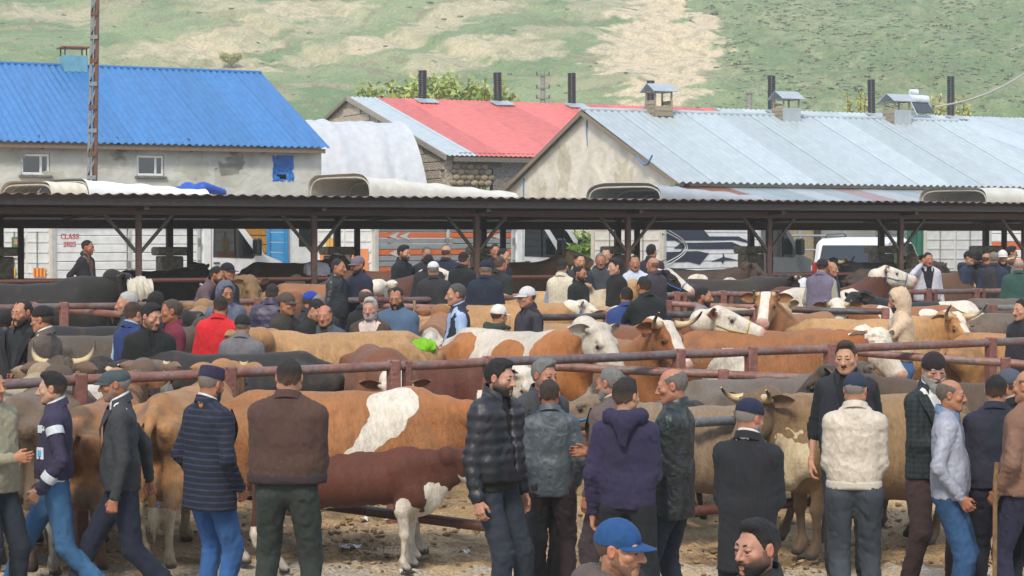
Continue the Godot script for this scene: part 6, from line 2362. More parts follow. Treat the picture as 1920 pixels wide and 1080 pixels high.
func make_trucks():
	var gy := 0.67
	var white := lin("#e4e7e7")
	# white cattle truck at the left
	var p := at(101, 450, 46.0)
	p.y = gy
	var t := thing("cattle_truck", "white cattle truck with a red-topped side and closed rear doors at far left", "truck", heading(45, p))
	box_body(t, 4.0, 2.1, 0.85, 2.02, white, 2, 6, func(b, r): return white * (0.97 + 0.03 * ((r + b) % 2)), lin("#cdd0d0"))
	part("top_rail", Geo.new().slab(Vector3(2.0, 2.07, -0.02), Vector3(4.0, 0.09, 0.09), 0.01, lin("#a32f33")), M.paint, t)
	van_cab(t, 4.08, lin("#e2e5e6"))
	canopy(t, 0.9, 4.3, 2.1, 2.12, 1.02, lin("#e6e9ec"), 0.16, 3)
	canopy(t, -0.08, 0.88, 2.1, 2.12, 0.94, lin("#d3c9b6"), 0.0, 4, "rear_canopy")
	part("red_hem", Geo.new().slab(Vector3(0.4, 2.2, 0.08), Vector3(0.98, 0.16, 0.03), 0.01, lin("#a63b3a")), M.tarp, t)
	var fold := Field.new()
	fold.cap(Vector3(4.35, 3.00, -0.3), Vector3(5.0, 2.88, -0.4), 0.13, 0.1, 0.1)
	fold.cap(Vector3(4.4, 2.98, -1.0), Vector3(5.05, 2.90, -1.2), 0.14, 0.1, 0.2)
	fold.cap(Vector3(4.3, 2.93, -0.5), Vector3(4.5, 2.93, -1.6), 0.14, 0.12, 0.2)
	part("folded_blue_tarp", fold.mesh(0.06).paint(lin("#1d4fae")), M.tarp, t)
	words(t, "CLASS\n2025", Vector3(0.42, 1.72, -0.008), 0.15, Color("#b8353c"))
	var rear := Basis(Vector3.UP, -PI * 0.5)
	part("poster", Geo.new().slab(Vector3(-0.1, 1.68, -1.35), Vector3(0.012, 0.24, 0.5), 0.003, lin("#3f6b3c")), M.paint, t)
	part("poster_cow", Geo.new().slab(Vector3(-0.108, 1.69, -1.38), Vector3(0.008, 0.13, 0.2), 0.003, lin("#a9805e")), M.paint, t)
	part("poster_strip", Geo.new().slab(Vector3(-0.1, 1.42, -1.35), Vector3(0.012, 0.2, 0.5), 0.003, lin("#d0c4c0")), M.paint, t)
	for k in 2:
		var r := part("warning_board", Geo.new().slab(Vector3(-0.1, 1.0, -0.45 - 1.25 * k), Vector3(0.012, 0.2, 0.5), 0.003, lin("#d8a21c")), M.paint, t)
		for j in 3: part("red_stripe", Geo.new().box(Vector3(-0.109, 1.0, -0.3 - 1.25 * k - 0.15 * j), Vector3(0.006, 0.19, 0.07), lin("#c2402a")), M.paint, r)
	# blue open truck behind
	p = at(440, 450, 55.0)
	p.y = gy
	var bl := thing("blue_truck", "blue stake truck with a yellow tailboard and white cab, behind the white truck", "truck", heading(20, p))
	for r in 6: part("side_board", Geo.new().slab(Vector3(0.55, 1.0 + r * 0.27, 0.0), Vector3(1.7, 0.25, 0.05), 0.012, lin("#3f8fc4") * (0.95 + 0.05 * (r % 2))), M.paint, bl)
	for r in 5: part("tail_board", Geo.new().slab(Vector3(0.45, 1.0 + r * 0.24, 0.06), Vector3(0.85, 0.22, 0.04), 0.012, lin("#c08a2a") * (0.9 + 0.1 * (r % 2))), M.wood, bl)
	for x in [0.0, 0.9, 1.4]: part("stake", Geo.new().slab(Vector3(x, 1.75, 0.05), Vector3(0.1, 1.8, 0.1), 0.01, lin("#2f7fb5")), M.paint, bl)
	part("deck", Geo.new().slab(Vector3(-0.6, 0.8, -1.0), Vector3(4.0, 0.2, 2.1), 0.02, lin("#3a3f44")), M.steel, bl)
	var cab := [Vector2(1.5, 0.6), Vector2(1.5, 2.5), Vector2(1.65, 2.62), Vector2(2.7, 2.62), Vector2(2.95, 2.45), Vector2(3.15, 1.5), Vector2(3.2, 0.6)]
	part("cab", extrude(cab, 0.05, -2.0, 0.08, lin("#c6cacb")), M.paint, bl)
	part("side_window", face_poly([Vector2(1.75, 1.55), Vector2(1.75, 2.4), Vector2(2.65, 2.4), Vector2(2.9, 1.55)], 0.062, Color.WHITE), M.glass, bl)
	part("mirror", Geo.new().slab(Vector3(2.95, 1.75, 0.3), Vector3(0.1, 0.5, 0.22), 0.03, lin("#15171a")), M.paint, bl)
	part("mirror_arm", Geo.new().tube([Vector3(2.6, 2.2, 0.05), Vector3(2.9, 2.05, 0.3), Vector3(2.95, 1.95, 0.3)], [0.018], 6, lin("#15171a")), M.paint, bl)
	for x in [-1.8, 2.3]: wheel(bl, Vector3(x, 0.45, -0.1), 0.45, 0.28)
	# orange striped truck
	p = at(706, 450, 48.0)
	p.y = gy
	var orange := lin("#cf6a34")
	var steel := lin("#8c9092")
	t = thing("cattle_truck", "grey cattle truck with orange arrow stripes along its side", "truck", heading(47, p))
	box_body(t, 4.7, 2.1, 0.82, 2.72 - gy, steel, 2, 9, func(b, r): return orange if r in [1, 4, 7] else steel, lin("#d8dad9"))
	for s in 2: part("orange_panel", Geo.new().slab(Vector3(-0.075, 1.25, -0.55 - 1.0 * s), Vector3(0.012, 0.55 - 0.2 * s, 0.7), 0.003, lin("#d88a5c")), M.paint, t)
	part("door_sign", Geo.new().slab(Vector3(-0.08, 1.62, -1.55), Vector3(0.012, 0.3, 0.26), 0.003, lin("#d9a441")), M.paint, t)
	for yy in [0.75, 0.42]:
		for e in [0.4, 3.6]:
			var y: float = lerpf(0.82, 2.05, yy + 0.06)
			part("arrow_mark", face_poly([Vector2(e, y), Vector2(e + 0.35, y + 0.1), Vector2(e + 0.25, y), Vector2(e + 0.35, y - 0.1)], -0.002, lin("#b9bdbd")), M.paint, t)
			part("arrow_mark", face_poly([Vector2(e + 0.35, y), Vector2(e + 0.7, y + 0.1), Vector2(e + 0.6, y), Vector2(e + 0.7, y - 0.1)], -0.002, lin("#b9bdbd")), M.paint, t)
	van_cab(t, 4.78, lin("#e2e5e6"))
	canopy(t, -0.25, 4.9, 2.1, 2.08, 1.2, lin("#d0ccc2"), 0.26, 7)
	# white van beyond it
	p = at(1012, 450, 58.0)
	p.y = gy
	var vn := thing("white_van", "white van nose showing behind the orange striped truck", "van", heading(44, p))
	part("cargo_body", extrude([Vector2(-3.2, 0.5), Vector2(-3.2, 2.3), Vector2(-3.05, 2.42), Vector2(0.0, 2.4), Vector2(0.0, 0.4), Vector2(-3.0, 0.4)], 0.0, -2.0, 0.08, white), M.paint, vn)
	van_cab(vn, 0.0, white)
	wheel(vn, Vector3(-2.2, 0.36, -0.1), 0.36)
	# truck with dark blue swooshes
	p = at(1246, 450, 49.5)
	p.y = gy
	var navy := lin("#16243c")
	t = thing("cattle_truck", "white cattle truck with dark blue swoosh graphics on its side", "truck", heading(50, p))
	box_body(t, 4.2, 2.2, 0.85, 2.75 - gy, white, 1, 7, func(b, r): return white, lin("#cac8c2"))
	var sw := [
		[Vector2(0.0, 1.72), Vector2(0.0, 2.02), Vector2(1.6, 2.02), Vector2(1.9, 1.82), Vector2(3.2, 1.82), Vector2(3.9, 1.62), Vector2(3.0, 1.74), Vector2(1.7, 1.72)],
		[Vector2(0.4, 1.52), Vector2(0.7, 1.66), Vector2(2.9, 1.68), Vector2(3.9, 1.45), Vector2(2.9, 1.5), Vector2(1.5, 1.5)],
		[Vector2(0.0, 1.18), Vector2(0.1, 1.44), Vector2(1.4, 1.46), Vector2(1.9, 1.4), Vector2(1.5, 1.12), Vector2(1.0, 1.2)],
		[Vector2(0.4, 0.9), Vector2(0.2, 1.06), Vector2(1.4, 0.98), Vector2(2.4, 1.0), Vector2(4.0, 0.96), Vector2(4.0, 0.88)],
		[Vector2(2.0, 1.2), Vector2(2.5, 1.3), Vector2(2.52, 1.4), Vector2(2.58, 1.3), Vector2(3.2, 1.22), Vector2(2.58, 1.22), Vector2(2.5, 1.12), Vector2(2.45, 1.2)]]
	for k in 5: part("swoosh", face_poly(sw[k], 0.0, navy), M.paint, t)
	for k in 3:
		var arc := []
		for j in 15: arc.append(Vector3(0.05 + 0.9 * sin(PI * j / 14.0) - 0.08 * k, lerpf(1.1 + k * 0.06, 2.0 - k * 0.06, j / 14.0), 0.002))
		part("swoosh_line", Geo.new().tube(arc, [0.014], 4, lin("#c9cccc") if k < 2 else navy), M.paint, t)
	van_cab(t, 4.28, lin("#5f6668"))
	canopy(t, -0.2, 4.4, 2.2, 2.12, 0.98, lin("#9ea4a9"), 0.2, 11)
	# white estate car seen from behind
	p = at(1657, 450, 47.5)
	p.y = gy
	var c := thing("white_car", "white estate car with roof rails parked rear first behind the shelter", "car", heading(62, p))
	var cw := 1.75
	var cp := [Vector2(0.0, 0.4), Vector2(-0.06, 0.75), Vector2(0.0, 1.05), Vector2(0.22, 1.66), Vector2(0.4, 1.76), Vector2(1.9, 1.8), Vector2(2.4, 1.7), Vector2(3.1, 1.15), Vector2(3.9, 1.0), Vector2(4.2, 0.8), Vector2(4.25, 0.4), Vector2(4.0, 0.28), Vector2(0.2, 0.28)]
	part("body", extrude(cp, 0.0, -cw, 0.12, lin("#e0e3e4")), M.paint, c)
	var rw := Geo.new()
	rw.quad(Vector3(0.205, 1.6, -cw + 0.2), Vector3(0.205, 1.6, -0.2), Vector3(0.0, 1.06, -0.16), Vector3(0.0, 1.06, -cw + 0.16))
	for k in 4: rw.v[k] += Vector3(-0.02, 0.006, 0)
	part("rear_window", rw, M.glass, c)
	part("wiper", Geo.new().tube([Vector3(-0.03, 1.1, -cw * 0.5), Vector3(0.07, 1.36, -cw * 0.5 + 0.14)], [0.012], 5, lin("#1a1c1e")), M.paint, c)
	for z in [-0.08, -cw + 0.08]:
		part("tail_light", Geo.new().slab(Vector3(0.03, 1.0, z), Vector3(0.16, 0.42, 0.12), 0.03, lin("#9a2c2c")), M.gloss, c)
		part("roof_rail", Geo.new().tube([Vector3(0.45, 1.78, z - 0.1 * signf(z + cw * 0.5)), Vector3(0.55, 1.85, z - 0.1 * signf(z + cw * 0.5)), Vector3(1.8, 1.88, z - 0.1 * signf(z + cw * 0.5)), Vector3(1.95, 1.81, z - 0.1 * signf(z + cw * 0.5))], [0.02], 6, lin("#2a2d30")), M.paint, c)
	part("side_window", face_poly([Vector2(0.55, 1.12), Vector2(0.62, 1.62), Vector2(1.45, 1.66), Vector2(1.45, 1.12)], 0.006, Color.WHITE), M.glass, c)
	part("side_window", face_poly([Vector2(1.55, 1.12), Vector2(1.55, 1.66), Vector2(2.2, 1.64), Vector2(2.9, 1.16), Vector2(2.8, 1.1)], 0.006, Color.WHITE), M.glass, c)
	part("bumper", Geo.new().slab(Vector3(0.0, 0.5, -cw * 0.5), Vector3(0.2, 0.34, cw - 0.06), 0.05, lin("#c0c3c4")), M.paint, c)
	part("number_plate", Geo.new().slab(Vector3(-0.1, 0.85, -cw * 0.5), Vector3(0.012, 0.12, 0.5), 0.003, lin("#cfd1cd")), M.paint, c)
	for x in [0.8, 3.4]:
		for z in [-0.1, -cw + 0.1]: wheel(c, Vector3(x, 0.32, z), 0.32, 0.2)
	# pale truck at the right edge
	p = at(1856, 450, 53.0)
	p.y = gy
	t = thing("cattle_truck", "pale grey cattle truck with an open canopy at the right edge", "truck", heading(40, p))
	box_body(t, 3.6, 2.1, 0.85, 2.1, white, 2, 6, func(b, r): return lin("#d06a38") if b == 0 and r == 3 else white, lin("#c6c8c8"))
	van_cab(t, 3.68, white)
	canopy(t, -0.2, 3.6, 2.1, 2.15, 0.95, lin("#c4c2b8"), 0.0, 13)

# ---------------------------------------------------------------- pen fences
func fence(label: String, pts: Array, rails: Array, first: float, cols: Array, low_only := false):
	# pts are pixels of the top rail at each post
	var base := stand(pts[0][0], pts[0][1], first)
	var o := thing("pen_fence", label, "fence", Transform3D(Basis.IDENTITY, base))
	var rng := RandomNumberGenerator.new()
	rng.seed = int(pts[0][1] * 3)
	var at_ := []
	for p in pts: at_.append(stand(p[0], p[1], first) - base)
	for k in at_.size():
		var dirv: Vector3 = at_[mini(k + 1, at_.size() - 1)] - at_[maxi(k - 1, 0)]
		var b := Basis(Vector3.UP, atan2(-dirv.z, dirv.x))
		var c := lin(["#8f5f55", "#80544b", "#96665a"][rng.randi() % 3])
		if not low_only:
			part("post", Geo.new().slab(at_[k] + Vector3(0, first * 0.5, 0), Vector3(0.1, first + 0.1, 0.1), 0.012, c, b), M.steel, o)
			if pts[k].size() > 2: part("post", Geo.new().slab(at_[k] + Vector3(0, first * 0.5, 0) + b.x * 0.13, Vector3(0.06, first + 0.08, 0.1), 0.01, c * 0.8, b), M.steel, o)
		if k == 0: continue
		for r in rails.size():
			var y: float = rails[r]
			var col := lin(cols[rng.randi() % cols.size()])
			var a: Vector3 = at_[k - 1] + Vector3(0, y, 0)
			var e: Vector3 = at_[k] + Vector3(0, y, 0)
			var mid := (a + e) * 0.5 - Vector3(0, 0.012 * rng.randf(), 0)
			var rp := []
			var cnt := int(clampf(a.distance_to(e) / 0.12, 3.0, 40.0))
			for q in cnt + 1:
				var f := float(q) / cnt
				rp.append(a.lerp(e, f) + (mid - (a + e) * 0.5) * (1.0 - pow(2.0 * f - 1.0, 2.0)))
			var rg := Geo.new().tube(rp, [0.042 if r == 0 else 0.038], 10, col)
			for q in rg.v.size():
				var wn := hn2.get_noise_3dv(rg.v[q] * Vector3(14, 40, 40) + Vector3(k * 9, r * 5, 0))
				rg.c[q] = col.lerp(lin("#6d6a6b"), clampf(wn * 2.2, 0.0, 0.8)).lerp(lin("#6b3a2c"), clampf(-wn * 2.0 - 0.1, 0.0, 0.7))
			part("rail", rg, M.steel, o)

func make_fences():
	var rust := ["#8a6055", "#775a52", "#8f665a", "#6b5c5e"]
	var pale := ["#a5776a", "#986d60"]
	fence("rust brown pipe fence between the front row of cattle and the middle pen", [[-170, 727], [150, 712], [430, 699], [738, 686, 1], [917, 678, 1], [1273, 664], [1408, 659], [1556, 654, 1], [1858, 642], [2150, 630]], [1.36, 0.74], 1.36, rust)
	fence("pipe fence slanting down to the right behind the men in jackets", [[1028, 687], [1356, 702], [1560, 711]], [1.2, 0.6], 1.2, pale)
	fence("pipe fence slanting towards the right edge behind the hooded man", [[1575, 657], [1886, 680], [2150, 700]], [1.25], 1.25, pale)
	fence("long pipe fence across the far pens, in front of the shelter", [[-120, 578], [120, 574], [285, 571], [480, 565], [700, 562], [826, 560, 1], [1034, 556, 1], [1268, 553, 1], [1355, 551, 1], [1455, 551], [1740, 547, 1], [1830, 546, 1], [2050, 543]], [1.18, 0.65], 1.18, rust)
	fence("paler pipe fence slanting from the far pens behind the bearded men", [[620, 568], [826, 577], [1000, 586]], [1.1, 0.6], 1.1, pale)
	fence("paler pipe fence slanting across the pens behind the man in blue", [[1040, 558], [1255, 569], [1432, 576], [1640, 584]], [1.1, 0.6], 1.1, pale)
	fence("dark pipe fence behind the pied cow and the horned cow", [[985, 595], [1140, 592], [1415, 587, 1], [1475, 580], [1660, 584]], [1.25, 0.66], 1.25, ["#3a383a", "#46403f"])
	fence("grey pipe fence at the far right behind the black and white cow", [[1862, 577], [2000, 573], [2150, 570]], [1.1, 0.62, 0.3], 1.1, ["#85878a", "#77797c"])
	fence("pink painted pipe fence on the left behind the man in spectacles", [[60, 573], [235, 590]], [1.1, 0.55], 1.1, ["#a9705f", "#9c6757"])
	fence("low brown pipe fence on the ground behind the calf", [[420, 922], [690, 958], [925, 989]], [0.34], 0.34, ["#5b3932"], true)
	var o := fence_low()
	tag(o, "low brown pipe fence with a square post behind the grey bull", "fence")

func fence_low() -> Node3D:
	var a := stand(1300, 958, 0.4)
	var o := thing("pen_fence", "", "fence", Transform3D(Basis.IDENTITY, a))
	var e := stand(1835, 915, 0.4) - a
	var f := stand(2100, 900, 0.4) - a
	part("rail", Geo.new().tube([Vector3(0, 0.4, 0), e + Vector3(0, 0.4, 0)], [0.042], 10, lin("#6a3f37")), M.steel, o)
	part("rail", Geo.new().tube([e + Vector3(0, 0.4, 0), f + Vector3(0, 0.4, 0)], [0.042], 10, lin("#6a3f37")), M.steel, o)
	part("rail", Geo.new().tube([e + Vector3(0, 0.85, 0), f + Vector3(0, 0.85, 0)], [0.042], 10, lin("#6a3f37")), M.steel, o)
	part("post", Geo.new().slab(e + Vector3(0, 0.6, 0), Vector3(0.16, 1.3, 0.12), 0.012, lin("#7b463c")), M.steel, o)
	part("rail", Geo.new().tube([Vector3(0, 1.12, 0), e + Vector3(0, 1.12, 0)], [0.04], 10, lin("#6b6e72")), M.steel, o)
	return o

# ---------------------------------------------------------------- trees
func leafy(called: String, label: String, category: String, foot: Vector3, tall: float, wide: float, leaves: int, cols: Array, limbs: int, upright: float, seed_: int, leaf := 0.16):
	var o := thing(called, label, category, Transform3D(Basis.IDENTITY, foot))
	var rng := RandomNumberGenerator.new()
	rng.seed = seed_
	var tr := Geo.new()
	tr.tube([Vector3.ZERO, Vector3(0.05, tall * 0.3, 0), Vector3(0, tall * 0.5, 0.03)], [tall * 0.03, tall * 0.022, tall * 0.012], 7, lin("#5d4f40"))
	var cr := Geo.new()
	for k in limbs:
		var an := rng.randf() * TAU
		var start := Vector3(0, tall * rng.randf_range(0.06, 0.42), 0)
		var r := wide * sqrt(rng.randf())
		var end := Vector3(cos(an) * r, tall * rng.randf_range(0.62, 1.0) * (1.0 - 0.35 * (r / wide) * (1.0 - upright)), sin(an) * r * 0.8)
		var mid := start.lerp(end, 0.5) + Vector3(cos(an), 0.4, sin(an)) * wide * 0.1
		tr.tube([start, mid, end], [tall * 0.011, tall * 0.007, tall * 0.002], 5, lin("#6a5c49"))
		for j in leaves / limbs:
			var t := sqrt(rng.randf())
			var p := (start.lerp(mid, t * 2.0) if t < 0.5 else mid.lerp(end, t * 2.0 - 1.0)) + Vector3(rng.randfn(), rng.randfn(), rng.randfn()) * wide * 0.085
			var s := leaf * rng.randf_range(0.5, 1.2)
			var b := Basis.from_euler(Vector3(rng.randf_range(-1.2, 1.2), rng.randf() * TAU, rng.randf() * TAU))
			var c := lin(cols[rng.randi() % cols.size()]) * rng.randf_range(0.75, 1.15)
			cr.tri(p + b * Vector3(0, s, 0), p + b * Vector3(s * 0.45, -s * 0.4, s * 0.15), p + b * Vector3(-s * 0.45, -s * 0.4, -s * 0.1), c)
	part("trunk", tr, M.wood, o)
	part("crown", cr, M.leaf, o)

func make_plants():
	var g1 := ["#94a64e", "#a2b25a", "#859848", "#b0ba68"]
	var y1 := ["#bdb968", "#c8c06e", "#a9ad5e"]
	for e in [[770, 95.0, 2.3, 3], [830, 97.0, 2.6, 4], [888, 96.0, 2.0, 5]]:
		var f := at(e[0], 170, e[1])
		f.y = 3.2
		leafy("willow_tree", ["round green willow behind the red roof at the left of the clump", "taller green willow in the middle of the clump behind the red roof", "small green willow at the right of the clump behind the red roof"][e[3] - 3], "tree", f, at(e[0], 133 + absf(e[0] - 830) * 0.1, e[1]).y - 3.2, e[2], 5200, g1, 60, 0.75, e[3], 0.24)
	for e in [[1607, 110.0, 0.9, 8, "yellow green poplar behind the silver ridge beside a flue pipe"], [1762, 112.0, 0.8, 9, "pale yellow green poplar left of the last flue pipe"], [1800, 112.0, 0.7, 10, "thin bare-topped poplar right of the last flue pipe"]]:
		var f := at(e[0], 195, e[1])
		f.y = 3.4
		leafy("poplar_tree", e[4], "tree", f, at(e[0], 162, e[1]).y - 3.4, e[2], 2600, y1, 24, 0.9, e[3])
	var hs := hill_spot(435, 130)
	leafy("bush", "yellow green bush alone on the hillside above the blue roof", "bush", hs, 2.2, 1.7, 1800, y1, 22, 0.6, 12, 0.24)
	for e in [[1062, 60.0, 1.0, 15, "green weedy bush on the bank behind the vans"], [1090, 58.5, 0.8, 16, "lower green bush at the right end of the bank behind the vans"]]:
		var f := at(e[0], 470, e[1])
		f.y = 0.9
		leafy("bush", e[4], "bush", f, at(e[0], 430 + (e[3] - 15) * 18, e[1]).y - 0.9, e[2], 3200, ["#6f8a38", "#7f9a48", "#5b7530"], 40, 0.8, e[3], 0.11)

func make_litter():
	var rng := RandomNumberGenerator.new()
	rng.seed = 70
	var spots := [[646, 1027, "white crumpled paper scrap on the dirt, left of the calf's front hoof"], [665, 1025, "torn white wrapper beside the crumpled paper scrap"], [868, 1035, "small white scrap near the puffer jacket man"], [735, 975, "white scrap under the calf's neck"], [765, 1073, "flat white scrap at the calf's hoof"], [684, 974, "grey paper scrap behind the calf's belly"], [1065, 955, "white scrap in the shade by the brown trousers"], [308, 948, "blue crumpled wrapper behind the striding man"], [300, 955, "white crumpled cup behind the striding man"], [1905, 890, "white carton on the ground at the far right"], [1850, 950, "pale blue scrap on the dirt by the square post"], [210, 930, "red and white packet behind the man in navy trousers"]]
	for k in spots.size():
		var p := stand(spots[k][0], spots[k][1], 0.03)
		var g := Geo.new()
		var rows := []
		for a in 5:
			var row := []
			for b in 6: row.append(Vector3(b * 0.022 - 0.055 + rng.randf_range(-0.006, 0.006), rng.randf_range(0.0, 0.035), a * 0.02 - 0.04 + rng.randf_range(-0.006, 0.006)))
			rows.append(row)
		var col: String = "#d5d5d2"
		if "blue" in spots[k][2]: col = "#4f7fb5"
		if "red" in spots[k][2]: col = "#b8404a"
		g.sheet(rows, lin(col), false)
		var o := part("litter", g, M.plain, null)
		o.transform = Transform3D(Basis(Vector3.UP, rng.randf() * TAU), p + Vector3(0, 0.02, 0))
		tag(o, spots[k][2], "litter")
# ---------------------------------------------------------------- the cattle
func build_cattle():
	cow_noise = FastNoiseLite.new()
	cow_noise.seed = 21
	cow_noise.frequency = 2.4
	var front := "cattle tied in the front row"
	var mid := "cattle in the middle pens"
	var far := "cattle in the far pens"
	var rear := "cattle under the shelter"
	# front row, from the left
	cow("pale cream cow cut off by the left edge, seen from behind", -6, 728, 172, {"c": "#b5a184", "dark": "#8f7a5f", "h": 1.31, "group": front})
	cow("grey brown horned cow seen from behind, behind the man in denim", 66, 724, 182, {"c": "#76614c", "dark": "#4a3b2f", "horn": 0.4, "curly": true, "head": [0.0, 1.3, 1.0, 0.0, 20.0], "h": 1.34, "wc": "#9b8568", "group": front})
	cow("brown and white cow with small horns looking over the fence behind the striding man", 158, 716, 160, {"c": "#6f5a49", "white": [[-0.1, 1.2, 0.2, 0.3]], "face": 0.9, "horn": 0.12, "h": 1.28, "group": front})
	cow("ginger cow with dung on its thighs, rump towards the lane between two walking men", 190, 746, 178, {"c": "#9c6a3c", "dark": "#8a5a34", "mud": 1.0, "h": 1.28, "group": front})
	cow("tan cow seen from behind with white hind shanks and a pale tail", 352, 722, 172, {"c": "#a8794a", "wc": "#cdbb9c", "socks": 0.48, "h": 1.35, "horn": 0.15, "group": front})
	cow("large ginger cow with one white patch behind its shoulder", 636, 727, 96, {"c": "#a56d3e", "dark": "#a8642e", "socks": 0.42, "belly": 0.56, "bony": 0.7, "white": [[-0.2, 1.2, 0.36, 0.2], [-0.28, 1.06, 0.32, 0.15], [-0.3, 0.96, 0.24, 0.11], [-0.32, 0.87, 0.17, 0.09], [-0.33, 0.79, 0.08, 0.07]], "head": [0.0, 1.05, 1.05, 20.0, 40.0], "mud": 0.4, "h": 1.39, "group": front})
	cow("dark red calf with white forelegs and a yellow ear tag", 662, 838, 92, {"as": "calf", "c": "#5f2d18", "dark": "#4b2112", "h": 0.98, "w": 0.8, "tuck": 1.0, "socks": 0.5, "belly": 0.64, "chest": 0.2, "face": 0.6, "tag": 2, "hs": 1.0, "white": [[-0.2, 0.55, 0.56, 0.16], [-0.25, 0.7, 0.5, 0.08], [-0.3, 0.86, 0.36, 0.05]], "head": [0.02, 1.14, 1.08, 14.0, 40.0], "mud": 0.35, "legs": 0, "ear": -0.3})
	cow("fawn grey cow in a blue halter, nose to the left behind the grey haired men", 1348, 756, -82, {"c": "#8d7860", "dark": "#7b6854", "ring": true, "muzzle": "#4a4340", "wc": "#b5a794", "halter": "#2a78b8", "h": 1.22, "head": [0.0, 1.25, 1.08, 0.0, 10.0], "group": front})
	cow("young black cow with thin horns behind the fawn grey cow", 1340, 741, 150, {"c": "#1d1915", "h": 1.09, "horn": 0.22, "group": front})
	cow("shaggy fawn bull with a white dewlap and pale curly poll", 1628, 737, -66, {"c": "#94754e", "dark": "#6b5540", "curly": true, "chest": 0.24, "horn": 0.3, "neck": 1.1, "wc": "#c9b796", "h": 1.36, "head": [0.0, 1.2, 0.98, 25.0, 45.0], "mud": 0.8, "w": 1.05, "group": front})
	cow("dark brown cow standing behind the old man in the plaid jacket", 1812, 714, -100, {"c": "#54402f", "dark": "#3a2c22", "wc": "#8d7d69", "h": 1.39, "group": front})
	cow("grey cow with its back just showing behind the shaggy bull", 1418, 706, 112, {"c": "#71665b", "dark": "#4d443d", "h": 1.26, "group": front})
	# middle pens
	cow("dark grey brown cow side on, left of the young man in black", 205, 624, 115, {"c": "#5f5245", "dark": "#3d342c", "h": 1.3, "group": mid})
	cow("black cow behind the dark grey brown cow on the left", 175, 607, 112, {"c": "#221d19", "h": 1.28, "group": mid})
	cow("black horned cow lying along the fence with its shaggy head to the left", 432, 658, -66, {"c": "#282420", "dark": "#2c241d", "wc": "#8a7a66", "horn": 0.34, "curly": true, "head": [0.0, 1.08, 1.12, 65.0, 55.0], "h": 1.34, "group": mid})
	var tan := cow("light tan cow side on in front of the white bearded man", 640, 619, -66, {"c": "#b78e5f", "dark": "#a97d4f", "h": 1.37, "bony": 0.8, "head": [0.0, 1.2, 0.84, -75.0, 35.0], "group": mid})
	cow("chestnut cow with a lowered white face at the fence post", 708, 648, 12, {"c": "#7d4a2c", "face": 1.0, "head": [0.0, 0.95, 1.05, 0.0, 60.0], "h": 1.33, "group": mid})
	cow("dark red cow with a white face lowered behind the fence", 812, 672, 66, {"c": "#5e2d19", "dark": "#4d2414", "face": 1.0, "head": [0.0, 1.1, 1.0, -25.0, 62.0], "white": [[-0.3, 0.95, 0.72, 0.12]], "h": 1.2, "group": mid})
	cow("white cow with ginger patches and a plain white face", 968, 616, 44, {"c": "#d3c8b8", "dark": "#d3c8b8", "wc": "#b0703a", "switch": false, "white": [[-0.25, 1.0, -0.55, 0.26], [-0.28, 1.05, 0.12, 0.2], [0.1, 1.2, -0.1, 0.14], [-0.1, 1.0, 0.68, 0.3], [-0.25, 0.6, 0.0, 0.18]], "mud": 0.2, "head": [-0.02, 1.25, 1.0, 0.0, 48.0], "h": 1.42, "group": mid})
	cow("tan cow with its back showing behind the pied white cow", 1085, 602, 115, {"c": "#b08a5e", "h": 1.2, "group": mid})
	cow("chestnut cow with upswept horns and a white blaze facing out of the pen", 1166, 632, 18, {"c": "#9e6a3f", "dark": "#9c5a2a", "blaze": 0.9, "horn": 0.44, "head": [0.05, 1.36, 0.95, 18.0, 42.0], "h": 1.32, "group": mid})
	cow("chestnut cow with a white head turned right and a straw yellow rope", 1196, 607, 40, {"c": "#83502f", "face": 1.0, "halter": "#b8a25a", "head": [0.1, 1.36, 0.98, 42.0, 18.0], "h": 1.36, "group": mid})
	cow("ginger cow with a white belly and a curly cream face", 1428, 616, 100, {"c": "#a0683c", "dark": "#a05c2a", "belly": 0.66, "white": [[-0.3, 0.8, -0.42, 0.24], [-0.3, 1.0, -0.36, 0.13]], "face": 1.3, "curly": true, "tag": 1, "head": [0.0, 1.15, 1.08, -62.0, 42.0], "h": 1.42, "group": mid})
	cow("chestnut cow with a white blaze raising its head at the dark fence", 1506, 585, -34, {"c": "#a06c40", "blaze": 0.7, "horn": 0.14, "head": [0.0, 1.42, 0.95, 20.0, 30.0], "h": 1.3, "group": mid})
	cow("big pale tan cow with wide horns and a white forehead mark", 1618, 594, 98, {"c": "#bf9563", "dark": "#bd874f", "horn": 0.5, "blaze": 0.6, "curly": true, "bony": 1.0, "head": [0.0, 1.2, 1.08, -66.0, 40.0], "h": 1.3, "group": mid})
	cow("chestnut and white cow with a white face left of the hooded man", 1704, 571, -66, {"c": "#9a653c", "face": 1.0, "horn": 0.2, "white": [[0.2, 1.15, 0.35, 0.22], [0.25, 1.1, -0.2, 0.18]], "head": [0.0, 1.22, 1.05, 60.0, 45.0], "h": 1.3, "group": mid})
	cow("black cow with a broad white band over its loin", 1738, 562, -66, {"c": "#171411", "dark": "#171411", "white": [[0.25, 1.05, -0.42, 0.36], [0.25, 0.7, -0.35, 0.3]], "switch": false, "h": 1.32, "mud": 0.2, "group": mid})
	cow("orange tan cow at the right edge of the middle pen", 1905, 620, 112, {"c": "#b3824f", "dark": "#ac7038", "h": 1.3, "group": mid})
	cow("ginger cow rump first with a white tail head beside the quilted vest man", 816, 600, 178, {"c": "#9c693e", "white": [[0.0, 1.12, -0.85, 0.17]], "h": 1.3, "group": mid})
	# far pens
	cow("cream faced ginger cow in a blue halter behind the white capped man", 925, 568, 95, {"c": "#ba8e5e", "face": 1.2, "halter": "#3b74b0", "head": [0.0, 1.2, 1.08, 0.0, 30.0], "h": 1.3, "group": far})
